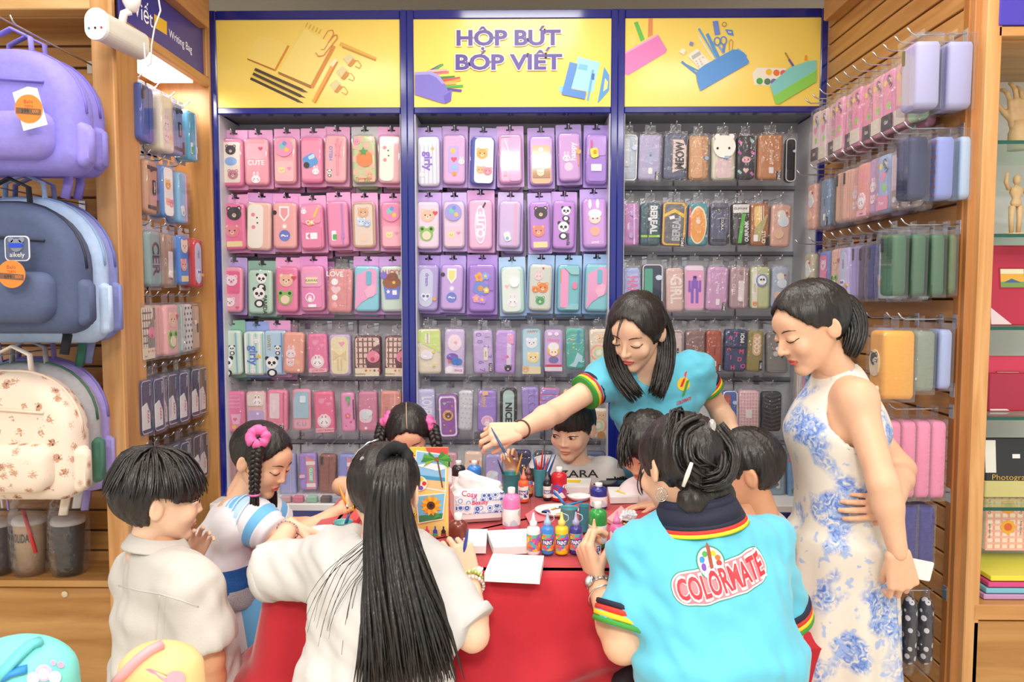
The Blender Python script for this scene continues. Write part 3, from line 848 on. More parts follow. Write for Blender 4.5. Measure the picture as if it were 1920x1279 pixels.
  for j in range(5):A.rect(-.05, -.2+.14*j, .7, .03, '#8a5a52', .001)
  A.poly([(x*w, z*h)for x, z in((.46, .3), (.1, .14), (-.08, -.1), (-.02, -.3), (.46, -.3))], c3, .003);A.disc(.22, -.02, w*.24, '#f08aa8', .005, 1, .95, 18);A.disc(.2, -.08, w*.08, '#c84a6c', .006);A.rect(-.02, -.4, .9, .2, '#f2e3c8', .002, .003);A.text(txt, -.28, -.44, w*.06, '#7a5a4a')
  for i in range(4):A.disc(-.06+.16*i, -.36, w*.045, ('#d9684a', '#f0b25a', '#8a5a8a', '#e8709a')[i])
 elif code=='drink':
  for j in range(4):A.rect(0, .12+.09*j, .6, .04, c2, .001)
  A.poly([(x*w, z*h)for x, z in((-.05, -.05), (.32, -.05), (.26, -.3), (.0, -.3))], '#f7c2da');A.disc(-.22, -.1, w*.12, '#9ab0e8');A.disc(.05, -.36, w*.08, '#f5d04a');A.disc(-.2, -.34, w*.08, '#a98ae0');A.heart(.1, -.18, w*.08, '#e8709a')
 elif code=='patch':
  A.rect(.0, .28, .8, .34, '#f4e6dc', .008, .003);A.bunny(.1, .22, w*.18, '#ffffff', '#d94a5c');A.rect(.0, -.22, .8, .42, c2, .008, .004);A.disc(.1, -.1, w*.06, '#ffffff', .006);A.disc(.1, -.3, w*.06, '#ffffff', .006)
 elif code=='label_tag':
  A.rect(-.12, .12, .46, .6, '#f6dfe4', .004, .001);A.text(txt, -.14, .12, w*.12, '#ffffff', math.radians(90));A.disc(-.14, -.34, w*.12, '#ffffff', .002);A.rect(.24, -.4, .2, .15, '#1e1e22', .001, .003);A.text('TORE', .24, -.4, w*.12, '#ffffff', math.radians(90));A.rect(.32, .05, .04, .8, c2, .001)
 elif code=='denim':
  A.poly([(x*w, z*h)for x, z in((-.3, .44), (.4, .44), (.4, -.2), (-.4, -.2), (-.4, .2))], c2, .003);A.rect(.1, .26, .3, .16, '#d2e6f2', .004, .005);A.disc(.02, .2, w*.05, '#e8e8ee', .007);A.text(txt, 0, -.34, w*.22, '#9aa4c8')
 elif code=='bunny_round':
  A.disc(-.1, .28, w*.14, '#f8a0bc');A.heart(.25, .2, w*.12, '#f8a0bc');A.disc(.0, -.2, w*.34, '#f7e3ea', .002, 1, 1, 18);A.bunny(.0, -.22, w*.2, '#ffffff', '#e05a7a');A.rect(0, -.42, .9, .1, '#f7c2cc', .002);A.text(txt, 0, -.42, w*.09, '#d94a5c')
 elif code=='dino':
  A.disc(.05, .36, w*.16, '#63c07a', .004);A.rect(.1, .28, .12, .18, '#63c07a', .004, .004);A.flower(.0, -.08, w*.2, '#f06a9c');A.heart(.2, -.24, w*.1, '#e8557a');A.heart(-.15, -.34, w*.06, '#e8557a');A.rect(.42, .08, .06, .5, '#2f2a3a', .001, .003)
 elif code=='elephant':
  A.rect(-.1, -.1, .66, .34, '#f3d9e2', .02, .001);A.disc(-.1, -.08, w*.22, '#dbe7ee', .003);A.disc(.1, -.02, w*.16, '#eaf1f4', .004);A.text(txt, -.1, .22, w*.1, '#e8a0b4', math.radians(90));A.disc(-.1, -.4, w*.07, '#ffffff')
 elif code=='panel':
  A.rect(-.2, .1, .3, .66, c2, .003, .001);A.rect(.2, 0, .03, .9, c3, .001, .002);A.text(txt, -.2, .0, w*.1, '#8a7a8a', math.radians(90))
 elif code=='globe':
  A.poly([(x*w, z*h)for x, z in((-.1, .44), (.42, .3), (.44, -.46), (-.1, -.46), (-.02, -.1), (-.05, .2))], '#f0949c', .003);A.rect(.18, .24, .5, .1, '#f6ecec', .002, .004);A.rect(.18, -.36, .5, .1, '#f6ecec', .002, .004);A.rect(.2, -.06, .24, .44, '#8fcfb4', .02, .006);A.text(txt, .2, -.06, w*.15, '#ffffff', math.radians(90));A.rect(-.3, -.12, .3, .08, '#f7c9d4', .002, .006)
 elif code=='plain':
  A.rect(-.3, .34, .14, .22, '#2c2426', .001, .003);A.rect(.1, .0, .02, .9, c2, .001, .002)
 elif code=='girly':
  for i in range(5):A.rect(-.38+.19*i, 0, .06, .92, c2, .001)
  A.text(txt, .0, .0, w*.34, c3, math.radians(90), .03);A.bunny(-.3, -.28, w*.1);A.star(.2, .25, w*.1, '#f5b44a')
 elif code=='love':
  A.rect(-.02, -.0, .5, .56, '#c9b4f0', .012, .001);A.heart(.0, .0, w*.14, '#e8556a');A.disc(-.05, .18, w*.11, '#f5d04a');A.disc(.02, -.16, w*.11, '#8fd0f0');A.disc(.02, -.3, w*.1, '#f0a24a');A.bunny(.34, -.05, w*.12)
 elif code=='white_bears':
  A.rect(.08, 0, .8, .94, '#fdfcf6', .016, .002);A.bear(.0, .14, w*.22, '#f0b45a', '#fde6b8');A.bear(-.05, -.2, w*.16, '#efb98a');A.bear(.26, -.22, w*.17, '#e88aa0', '#f8cdd6')
 elif code=='cord':
  A.ring(.004, .005, c2);A.disc(-.1, -.02, w*.14, '#ffffff', .005, 1, .7);A.rect(-.1, .2, .04, .4, '#ffffff', .001, .003, .3);A.rect(.2, 0, .5, .92, c3, .012, .001);A.rect(-.22, -.3, .14, .1, '#f0a8c0', .003, .003)
 elif code=='two_pockets':
  A.rect(.0, .22, .8, .2, c2, .016, .008);A.rect(0, -.24, .84, .48, c2, .016, .004);A.rect(.0, -.26, .76, .2, '#b88a5c', .003, .007);A.bear(-.04, -.26, w*.14, '#f5dcb8');A.disc(-.02, .22, w*.1, '#ffffff', .01)
 elif code=='happy':
  A.text(txt, .15, .12, w*.24, '#ffffff', math.radians(-90));A.bunny(-.14, -.02, w*.16, c2);A.disc(-.05, -.2, w*.2, '#f7d6ee');A.rect(.4, .02, .05, .4, '#f0a050', .002, .006);A.bear(.42, .1, w*.1, '#f5b85a')
 elif code=='chick':
  A.rect(0, .26, .84, .38, c2, .01, .003);A.rect(0, -.22, .84, .46, c3, .012, .006);A.rect(-.12, .12, .36, .2, '#e8dc4a', .01, .01, .2);A.disc(-.1, .14, w*.08, '#f0953a', .014);A.rect(-.26, .3, .05, .16, '#e85a8a', .002, .012);A.rect(-.02, -.18, .5, .14, '#e6ddf8', .003, .01);A.poly([(x*w, z*h)for x, z in((-.2, -.18), (-.06, -.11), (-.06, -.26))], '#ffffff', .012)
 elif code=='badge_cord':
  A.poly(ngon(w*.24, 24, .0, 0, 1, 3.4), '#ffffff', .002);A.poly(ngon(w*.2, 24, .0, 0, 1, 3.7), c2, .003);A.text(txt, .0, .0, w*.3, '#ffffff', math.radians(-90), .05);A.rect(.16, .4, .06, .12, '#2c2c34', .002, .004, -.5)
 elif code=='clear_side':
  A.rect(.26, 0, .1, .92, '#f0b4cc', .003, .002);A.rect(-.1, -.26, .3, .2, '#f8f6ee', .008, .003, .3);A.disc(-.1, -.3, w*.08, '#86c4e8')
 elif code=='doll':
  A.rect(0, .0, .74, .86, c2, .01, .001);A.disc(.0, .1, w*.22, '#fbe2d2', .004, 1.1, 1);A.disc(.0, .2, w*.26, '#ffffff', .003, 1.1, .7);A.disc(-.2, .4, w*.1, '#ffffff', .003, .7, 2);A.disc(.12, .4, w*.1, '#ffffff', .003, .7, 2);A.disc(.0, -.16, w*.2, '#f7b9a0', .003, 1, 1);A.disc(-.08, .1, w*.03, '#4a3030', .005);A.disc(.1, .1, w*.03, '#4a3030', .005);A.text(txt, 0, -.38, w*.1, '#ffffff')
 elif code=='oval_clear':
  A.rect(-.05, -.0, .64, .84, '#cdd3ea', .03, .002);A.poly(heart(w*.22, -w*.06, -h*.2), '#eef0fa', .004);A.disc(-.14, -.18, w*.06, '#6a6aa8', .006);A.disc(.04, -.18, w*.06, '#6a6aa8', .006);A.text(txt, -.0, .18, w*.16, '#8a6ad0', math.radians(90));A.disc(.36, -.24, w*.08, '#f0b04a', .006)
 elif code=='bouquet':
  A.flower(-.05, .0, w*.3, '#7a8fe0', '#d9a05a', 6);A.flower(-.1, .24, w*.18, '#f5b44a', '#e8857a');A.flower(.14, .26, w*.15, '#8fb0f0', '#f5e06a');A.flower(-.2, -.22, w*.16, '#f5a0c8');A.flower(.02, -.24, w*.16, '#c890e8');A.flower(.18, -.04, w*.12, '#f5cf4a', '#ffffff');A.rect(.36, .1, .18, .28, c2, .006, .005)
 elif code=='pompom':
  A.rect(-.06, 0, .8, .92, '#e6f3ea', .02, .002);A.disc(.08, .16, w*.2, '#ffffff', .008, 1, 1, 16);A.bunny(-.02, -.26, w*.2, '#f4f6fa', '#f8c4d4');A.heart(-.25, .08, w*.1, '#f8bccb')
 elif code=='animals':
  A.bunny(-.1, .24, w*.16, '#efd9d9');A.bear(.1, .0, w*.22, '#ee8a3a', '#fbe4cc');A.bear(-.22, -.04, w*.14, '#ee8a3a');A.bear(.0, -.28, w*.18, '#4faa6a', '#f6e2c8');A.disc(.1, .42, w*.05, '#d94a4a')
 elif code=='wave':
  A.rect(-.2, 0, .36, .84, '#f3a5cf', .008, .002);A.poly([(x*w, z*h)for x, z in((-.2, .44), (.44, .44), (.44, .3), (.1, .3))], '#9ad4d8', .006);A.poly([(x*w, z*h)for x, z in((-.2, -.46), (.44, -.46), (.44, -.34), (.1, -.34))], '#9ad4d8', .006);A.disc(.26, .06, w*.12, '#f08ab4', .004, 1, 1.4);A.rect(-.36, .26, .04, .28, '#f0a05a', .001, .004)
 elif code=='lime':
  A.poly([(x*w, z*h)for x, z in((-.46, .46), (.46, .46), (.46, -.02), (-.46, .24))], '#d3ea86', .002);A.rect(-.05, .3, .2, .22, '#f4efe4', .003, .004);A.text(txt, -.05, .3, w*.06, '#8a8a7a', math.radians(90));A.disc(-.1, -.08, w*.2, '#f3eef8', .005, 1.3, .9);A.disc(.2, -.0, w*.06, '#efe66a', .006);A.disc(.2, -.3, w*.06, '#efe66a', .006)
 elif code=='galaxy':
  A.disc(.0, .2, w*.34, '#fbe8f2', .002, 1, 1.2);A.star(.05, .2, w*.12, '#f5b0c0');A.disc(-.1, -.12, w*.24, '#7a5ac0', .003, 1.2, .8);A.disc(.12, -.22, w*.26, '#3f7fd0', .004, 1.1, .7);A.disc(-.24, -.22, w*.08, '#e87a4a', .005);A.rect(0, -.42, .9, .14, '#f6e6f4', .004, .002);A.disc(-.25, -.4, w*.16, '#ffffff', .003);A.text(txt, .2, -.42, w*.09, '#c05ab0')
 elif code=='numbers':
  for(s, x, z)in(('1', .24, .34), ('8', -.14, .24), ('2', .18, .12), ('3', .3, -.1), ('6', -.1, -.24), ('7', -.05, -.42), ('0', -.2, .4)):A.text(s, x, z, w*.26, '#9a80cc', math.radians(90), .03)
  A.rect(.14, -.04, .2, .3, '#f3ecd8', .004, .003);A.text(txt, .14, -.04, w*.08, '#a58a5a', math.radians(90));A.rect(.36, -.36, .16, .2, '#1e1e22', .001, .004);A.text('TORE', .36, -.36, w*.1, '#ffffff', math.radians(90))
 elif code=='tassel':
  A.rect(.18, .0, .22, .86, '#e9daf6', .002, .002);A.rect(.16, .22, .16, .1, '#ffffff', .003, .004);A.rect(.24, .3, .3, .2, '#f0a8d0', .003, .005);A.disc(.1, -.1, w*.08, '#f07ab0');A.disc(-.08, -.16, w*.06, '#f07ab0');A.bear(.16, -.36, w*.16, '#3a3344', '#f3eef6')
 elif code=='squishy':
  A.rect(0, .04, .86, .8, '#bfe0ef', .008, .001);A.bear(-.0, .18, w*.26, '#f3f6fb', '#ffffff');A.bear(.08, -.14, w*.28, '#fbe6a0', '#ffffff');A.rect(0, -.42, .94, .16, '#f3e2b8', .003, .002);A.bear(-.3, -.4, w*.16, '#e9bd90');A.text(txt, .05, .44, w*.13, '#d98a5a')
 elif code=='blonde':
  A.disc(-.2, .4, w*.12, '#ffffff', .002, 1, .8);A.disc(.16, .4, w*.12, '#ffffff', .002, 1, .8);A.text(txt, .0, .26, w*.18, '#f08ab0');A.disc(0, .02, w*.34, '#f3cf6a', .002, 1, 1, 18);A.disc(0, .1, w*.3, '#ffffff', .003, 1, .75);A.disc(0, -.02, w*.22, '#fbe2d0', .004);A.disc(-.08, -.02, w*.03, '#5a4040', .006);A.disc(.09, -.02, w*.03, '#5a4040', .006);A.disc(0, -.2, w*.22, '#8a80b8', .003, 1.2, .8);A.rect(0, -.34, .9, .05, '#d94a5c', .001, .002);A.rect(0, -.42, .94, .1, '#efe6f0', .002, .001)
 elif code=='fishtail':
  A.text(txt, .22, .3, w*.2, '#5a9ad8', math.radians(90), .03, h*.3);A.star(-.2, .22, w*.08, '#e8855a');A.star(-.1, .04, w*.07, '#f5d04a');A.star(.2, -.02, w*.06, '#5a9ad8');A.poly([(x*w, z*h)for x, z in((-.36, -.4), (-.1, -.32), (.1, -.08), (.38, -.18), (.34, -.34), (.16, -.3), (.0, -.44))], '#bfe4f2', .003)
 elif code=='rainbow':
  for r, c in((.42, '#f0b0a8'), (.33, '#f6dca0'), (.24, '#bfe0c0'), (.15, '#f6ecd8')):A.disc(-.05, -.05, w*r, c, .001)
  A.bear(.1, .28, w*.2, '#efc9a0');A.disc(.1, -.36, w*.2, '#c8925a', .004)
 elif code=='letters':
  A.text(txt, .06, -.0, h*.24, c2, math.radians(90), .03, h*.62)
 elif code=='oval_window':
  A.ring(.006, .007, '#efe6f8');A.disc(.0, .02, w*.26, '#f0c05a', .002, 1, 1, 16);A.bear(.02, .02, w*.15, '#7a4a4a', '#fbe0e8');A.heart(-.16, .3, w*.08, '#9ad0a0');A.star(.22, .24, w*.06, '#f0a04a');A.star(-.2, -.2, w*.06, '#f0c04a');A.disc(.1, -.34, w*.06, '#f0a04a')
 elif code=='dots':
  for i in range(3):
   for j in range(8):A.disc(-.28+.28*i+.1*(j%2), -.42+.12*j, w*.06, c2)
 elif code=='smile':
  A.text(txt, -.2, .26, w*.18, '#f0c04a', math.radians(90));A.disc(.02, -.24, w*.32, '#f6dcec', .002, 1, .9, 18);A.disc(.02, -.24, w*.26, '#f3b8d8', .003, 1, .9);A.bunny(.02, -.3, w*.12, '#ffffff');A.rect(-.1, .44, .3, .1, '#f6c9a8', .002, .006)
 elif code=='nice':
  A.rect(.0, .0, .66, .92, '#b9d6cf', .02, .002);A.text(txt, .02, -.1, w*.36, '#23282a', math.radians(90), .04);A.ring(.004, .008, '#23242a')
 elif code=='quilt':
  for j in range(6):A.rect(0, -.38+.16*j, .86, .12, c2, .006, .003)
 elif code=='seams':
  A.rect(-.1, 0, .03, .92, c2, .001, .002);A.rect(.25, 0, .03, .92, c2, .001, .002)
  for j in range(4):A.rect(.06, -.3+.2*j, .3, .02, c2, .001, .002, .3)
 elif code=='cat_face':
  A.poly([(x*w, z*h)for x, z in((-.4, .36), (-.3, .3), (.1, .3), (.3, .38), (.36, -.46), (-.4, -.46))], c2, .002);A.rect(.1, .3, .6, .2, '#f6ead8', .004, .003)
 elif code=='meow':
  A.poly([(x*w, z*h)for x, z in((-.12, .36), (.3, .36), (.46, .2), (.46, -.26), (.2, -.3), (-.12, -.36))], '#ead2c8', .003);A.text(txt, .18, .02, w*.34, '#2a2c34', math.radians(-90), .05, h*.6)
  for j in range(6):A.rect(.12, -.28+.11*j, .5, .02, '#b9a49c', .001, .0032)
 elif code=='plush':
  A.disc(0, .24, w*.48, '#fbf6ee', .012, 1, 1, 20);A.disc(-.3, .46, w*.12, '#fbf6ee', .01);A.disc(.3, .46, w*.12, '#fbf6ee', .01);A.disc(.2, .2, w*.05, '#2a2a30', .014);A.disc(-.3, .2, w*.05, '#2a2a30', .014);A.rect(.0, -.24, .7, .44, '#e9cfcf', .014, .003);A.rect(.1, .0, .2, .06, '#a9c0e6', .003, .015)
 elif code=='goth':
  for i, (x, z)in enumerate(((-.34, .34), (.3, .38), (-.36, .1), (.36, .1), (-.34, -.34), (.34, -.38))):A.rect(x, z, .14, .1, ('#d86ab8', '#8fd0d8', '#c05aa8')[i%3], .001, .0005, .8)
  A.disc(0, -.0, w*.26, '#1f1c24', .002, 1.1, 1);A.disc(0, -.06, w*.22, '#f0b0bc', .003, 1.1, .8);A.disc(-.1, .26, w*.1, '#1f1c24', .002, .7, 2.4);A.disc(.14, .26, w*.1, '#1f1c24', .002, .7, 2.4);A.disc(-.08, -.06, w*.04, '#402030', .004);A.disc(.1, -.06, w*.04, '#402030', .004);A.heart(.0, -.3, w*.16, '#f3c6c0')
 elif code=='text_tag':
  A.text(txt, .04, .0, w*.14, c2, math.radians(90), .01, h*.7);A.rect(.34, -.4, .18, .18, '#1d1d20', .001, .004);A.text('TORE', .34, -.4, w*.1, '#ffffff', math.radians(90));A.rect(.04, -.3, .18, .14, '#f4f0ee', .004, .002)
 elif code=='fold':
  A.rect(-.1, .0, .6, .92, c2, .012, .004);A.poly([(x*w, z*h)for x, z in((.1, .4), (.4, .44), (.44, .1), (.2, -.0))], c3, .006);A.disc(.38, -.02, w*.1, '#9ab8d8', .01)
 elif code=='bold':
  A.rect(-.0, -.28, .94, .05, '#a8d23a', .001, .003);A.rect(-.12, .0, .06, .92, '#26303a', .001, .002);A.text(txt, .16, .1, w*.32, '#e8ecec', math.radians(90), .04, h*.66);A.rect(-.05, .12, .16, .07, '#ffffff', .001, .004, .2)
 elif code=='bold_y':
  A.ring(.003, .007, '#f0b52e');A.poly([(x*w, z*h)for x, z in((-.4, .22), (.0, .34), (.4, .22), (.4, .14), (.0, .26), (-.4, .14))], '#f0c02e', .003);A.text(txt, .1, -.1, w*.3, '#b9bcc4', math.radians(-90), .04, h*.56);A.rect(.36, -.4, .18, .2, '#1d1d20', .001, .004);A.text('TORE', .36, -.4, w*.1, '#ffffff', math.radians(90));A.rect(-.1, .14, .2, .07, '#ffffff', .001, .004, .3)
 elif code=='orange_slice':
  A.poly(ngon(w*.44, 24, -w*.02, -h*.02, 1, 2.2), '#fbe7c8', .003);A.poly(ngon(w*.38, 24, -w*.02, -h*.02, 1, 2.3), '#f2a64a', .004);A.bunny(-.02, .06, w*.1, '#fdf0e0');A.rect(-.44, .05, .1, .7, '#e86a6a', .004, .002)
 elif code=='plain_tag':
  A.rect(.12, .0, .22, .28, '#22262c', .003, .003);A.text(txt, .12, .0, w*.12, '#e8eaee', math.radians(90));A.rect(0, .36, .8, .06, '#2e3038', .002, .003);A.rect(0, -.38, .8, .06, '#2e3038', .002, .003);A.disc(-.1, .32, w*.08, '#3a3c44', .005);A.rect(.42, -.34, .14, .24, '#1d1d20', .001, .004)
 elif code=='green_bar':
  A.rect(0, .36, .9, .2, '#eae6e2', .002, .002);A.text(txt, 0, .36, w*.12, '#4a4a4a', maxw=w*.8);A.poly([(x*w, z*h)for x, z in((.06, .24), (.26, .24), (.0, -.46), (-.2, -.46))], '#5cc24a', .003);A.text(txt, .3, -.18, w*.2, '#f0f0f0', math.radians(-90), .04, h*.5);A.rect(-.3, -.1, .2, .5, '#6a6a70', .002, .002)
 elif code=='yellow_stripe':
  A.rect(-.1, .18, .4, .5, '#f6d27a', .01, .003)
  for i in range(3):A.rect(-.02+.1*i, .24, .04, .4, '#fbf0d0', .001, .004)
  A.poly([(x*w, z*h)for x, z in((.3, .2), (.4, .2), (.0, -.4), (-.3, -.4), (-.3, -.1))], '#c0b87a', .004);A.rect(-.22, -.32, .22, .16, '#ffffff', .003, .006);A.text(txt, .2, -.3, w*.18, '#fbf2dc', math.radians(90), .03);A.rect(.4, -.4, .16, .2, '#1d1d20', .001, .005)
 elif code=='buckle':
  A.rect(.1, .26, .24, .12, '#c0a0d8', .006, .008);A.rect(.0, -.26, .24, .12, '#c0a0d8', .006, .008);A.text(txt, -.1, -.04, w*.12, '#ffffff', math.radians(90));A.rect(.2, 0, .1, .94, '#d9b8ea', .002, .003)
 elif code=='boxed':
  A.rect(-.2, .1, .4, .6, c2, .006, .004);A.disc(.3, .2, w*.16, '#c9d8f0', .006, 1, .8);A.ring(.001, .004, '#f2f2f4')
 elif code=='robot':
  A.rect(0, -.02, .86, .84, '#f2a8d0', .004, .001)
  for(x, z, ww, hh)in((0, .22, .2, .1), (0, .08, .34, .18), (-.12, -.16, .14, .34), (.12, -.16, .14, .34), (-.26, .04, .12, .26), (.26, .04, .12, .26)):A.rect(x, z, ww, hh, '#8a5ac8', .004, .002)
  A.rect(0, .42, .8, .06, '#f4eaf2', .001, .001);A.disc(0, .24, w*.07, '#4a3a6a', .004);A.star(.26, .26, w*.08, '#fbe6f4')
 elif code=='chill':
  A.rect(.24, .0, .04, .92, c2, .001, .003);A.rect(.1, -.08, .3, .5, '#ecdfe2', .004, .002);A.disc(.06, -.26, w*.13, '#fbf3ea', .006);A.text(txt, -.3, -.04, w*.16, '#f2e8e8', math.radians(90), .02);A.disc(.06, .36, w*.08, '#9a8a8a', .004)
 elif code=='avocado':
  A.rect(-.3, 0, .26, .94, '#f1ecdc', .004, .003);A.disc(.06, .18, w*.3, '#7f9ad0', .005, 1, 1.1, 18);A.disc(.06, .18, w*.22, '#f8f6ee', .006, 1, 1.1);A.disc(0, .2, w*.05, '#33333a', .008);A.disc(.14, .2, w*.05, '#33333a', .008);A.bear(-.28, -.38, w*.12, '#f0a070');A.text(txt, -.3, .0, w*.1, '#c9c0a0', math.radians(90))
 elif code=='duck':
  A.disc(0, .26, w*.22, '#f4f2ea', .003);A.disc(.1, .1, w*.28, '#e6eef4', .003);A.disc(-.1, -.2, w*.24, '#f0c8a8', .003);A.disc(.24, .3, w*.06, '#d94a4a')
 elif code=='cool':
  A.rect(.06, .16, .5, .54, '#e3b98c', .02, .003);A.text(txt, .06, .16, w*.3, '#fdf0e0', math.radians(-90), .03, h*.42);A.rect(.36, -.34, .18, .24, '#1d1d20', .001, .004);A.text('TORE', .36, -.34, w*.1, '#ffffff', math.radians(90))
 elif code=='alphabet':
  for(s, x, z)in(('A', -.26, .3), ('M', .26, -.02), ('I', -.2, -.16), ('D', .2, -.2), ('H', -.1, -.4), ('O', .36, -.36), ('A', -.3, .05), ('T', .0, .38)):A.text(s, x, z, w*.18, '#e8557a', False, .03)
  A.rect(.26, .3, .22, .3, '#1d1d24', .002, .003);A.text(txt, .26, .3, w*.16, '#ffffff', math.radians(-90), .03);A.rect(0, .08, .94, .03, '#1d2238', .001, .003)
 elif code=='bear_line':
  A.ring(.004, .004, '#8f8c86');A.disc(.0, .1, w*.1, '#ffffff', .003);A.disc(-.1, -.02, w*.12, '#d9d4cc', .003);A.rect(.2, -.02, .1, .2, '#3a3a3c', .002, .003);A.rect(-.2, .1, .1, .04, '#e88a7a', .001, .004)
 elif code=='gingham':
  for i in range(7):A.rect(-.42+.14*i, 0, .03, .94, '#f8e4e6', .001, .001)
  for j in range(12):A.rect(0, -.46+.083*j, .94, .012, '#f8e4e6', .001, .0012)
  A.rect(.0, -.06, .3, .2, '#f9f5f2', .003, .003)
 elif code=='chevron':
  for j in range(9):
   z=-.46+.1*j
   A.poly([(x*w, q*h)for x, q in((-.42, z+.07), (0, z), (.42, z+.07), (.42, z+.105), (0, z+.035), (-.42, z+.105))], '#55575c', .003)
 elif code=='flowers':
  rnd=random.Random(7)
  for i in range(26):A.flower(rnd.uniform(-.4, .4), rnd.uniform(-.46, .46), w*rnd.uniform(.05, .09), '#eef0f4', '#c9ccd6')
 elif code=='paint_tube':
  A.rect(.1, .2, .36, .42, '#2a2f50', .02, .004);A.rect(.1, .24, .2, .1, '#c9d0e0', .004, .005);A.flower(-.1, -.3, w*.2, '#4caa4a', '#d94a4a');A.rect(.0, .46, .9, .1, '#f07a9a', .002, .002)
 elif code=='yellow_tool':
  A.rect(.0, .02, .18, .8, '#e8d02e', .004, .008);A.rect(0, .0, .9, .24, '#d9dde0', .002, .01);A.text(txt, .0, .0, w*.12, '#5a8a6a', math.radians(90))
 elif code=='bottle_set':
  A.disc(-.2, .3, w*.18, '#cfe6ef', .003);A.rect(.1, -.1, .2, .5, '#f4efdc', .004, .006);A.rect(-.1, -.3, .5, .06, '#4a8ab0', .002, .006, .5);A.disc(-.25, -.1, w*.1, '#fbf6d8');A.disc(.3, .16, w*.1, '#fbf6d8')
 elif code=='face_print':
  A.rect(-.1, .02, .64, .4, '#f5e2b8', .03, .003);A.bear(-.1, .08, w*.2, '#3a3030', '#f5e2b8');A.text(txt, .06, -.02, w*.2, '#fdf6e6', math.radians(90));A.disc(.1, -.36, w*.1, '#ffffff', .01)
 elif code=='wrap':
  A.rect(0, -.34, .9, .24, c2, .003, .003);A.text(txt, 0, -.34, w*.14, '#ffffff');A.heart(.0, .12, w*.24, '#f2a3c4');A.disc(-.22, .3, w*.12, '#f7e06a');A.flower(.18, .32, w*.12, '#ffffff');A.disc(.1, -.08, w*.16, '#a6e07a');A.text('Girl', .22, .3, w*.26, '#3a3a6a', math.radians(60), .01)
 elif code=='tag_white':
  A.poly([(x*w, z*h)for x, z in((-.45, -.4), (.2, -.4), (.2, -.12), (-.05, .08), (-.45, .02))], '#f6f3f0', .003);A.text(txt, .02, -.18, w*.14, '#d9484a', math.radians(90));A.text('POSIX', .3, .3, w*.13, '#e6e6ea', math.radians(90));A.ring(.003, .004, '#cfc6d8')
 elif code=='stripe_pair':
  A.rect(.08, 0, .2, .96, '#8f8f9a', .002, .003);A.rect(-.36, 0, .1, .96, '#8f8f9a', .002, .003)
 if not A.b.v:return None
 return A.b
ORD=['first', 'second', 'third', 'fourth', 'fifth', 'sixth', 'seventh', 'eighth', 'ninth', 'tenth', 'eleventh', 'twelfth', 'thirteenth', 'fourteenth']
def pack(loc, rotz, tilt, w, h, t, typ, card, case, art, c2, c3, txt, label, group, scale_case=(.84, .78)):
 """one hung pack: loc is the hook hole; front faces local -Y"""
 root=empty('pencil_case_pack', loc)
 root.rotation_euler=Matrix.Rotation(rotz, 3, 'Z').to_4x4().to_3x3().to_euler()if not tilt else(Matrix.Rotation(rotz, 3, 'Z')@Matrix.Rotation(tilt, 3, 'Y')).to_euler()
 tag(root, label, 'pencil case', group)
 if typ=='card':
  cw, ch=w*scale_case[0], h*scale_case[1]
  o=link('card', card_mesh(w, h), root);with_mat(o, mat(card, .35))
  zc=.014-h+.012+ch/2
  cs=link('case', case_mesh(cw, ch, t, .018, mat('#ffffff')), root, (0, -.003, zc));with_mat(cs, mat(case, .55, bump=.15, bscale=300))
  y=-.0005-t
  bl=link('blister', case_mesh(cw+.008, ch+.008, t+.012, .02, mat('#ffffff')), root, (0, -.0012, zc));with_mat(bl, BLISTER)
 elif typ=='bag':
  cw, ch=w*.92, h*.86
  zc=-.03-ch/2
  cs=link('case', case_mesh(cw, ch, t, .016, mat('#ffffff')), root, (0, 0, zc));with_mat(cs, mat(case, .55, bump=.15, bscale=300))
  y=-t
  b=MB()
  n=5
  W2, z0, z1=w/2, zc-ch/2-.007, zc+ch/2+.008
  fr=[];
  for i in range(n+1):
   a=i/n;yy=-t-.004-.006*math.sin(math.pi*a)
   fr.append((a, yy))
  vs=[];fs=[]
  for(a, yy)in fr:
   z=z0+(z1-z0)*a
   vs+=[(-W2, -t*.4, z), (-W2*.9, yy, z), (0, yy-.002, z), (W2*.9, yy, z), (W2, -t*.4, z), (W2*.9, .003, z), (-W2*.9, .003, z)]
  for i in range(n):
   for k in range(7):
    p=i*7+k;q=i*7+(k+1)%7
    fs.append((p, q, q+7, p+7))
  fs.append(tuple(range(7))[::-1]);fs.append(tuple(n*7+k for k in range(7)))
  b.add(vs, fs, CLEAR);b.box((-w*.22, -t*.42, z1-.002), (w*.22, -t*.40, .012), CLEAR)
  b.build('bag', root)
 elif typ=='box':
  cw, ch=w*.88, h*.84
  zc=-.022-h/2+.012
  cs=link('case', case_mesh(cw, ch, t*.8, .016, mat('#ffffff')), root, (0, t*-.1, zc));with_mat(cs, mat(case, .5, bump=.15, bscale=300))
  y=-t*.9
  b=MB();b.bbox((-w/2, -t, -.012-h+.012), (w/2, 0, -.006), BOXPL, .003);b.box((-w*.2, -t*.52, -.006), (w*.2, -t*.5, .012), BOXPL);b.build('box', root)
 A=Art(cw, ch, y if typ!='box' else-t*.8)
 if art:
  mb=draw(A, art, c2, c3, txt)
  if mb:mb.build('print', cs, (0, 0, 0))
 return root
_hook={}
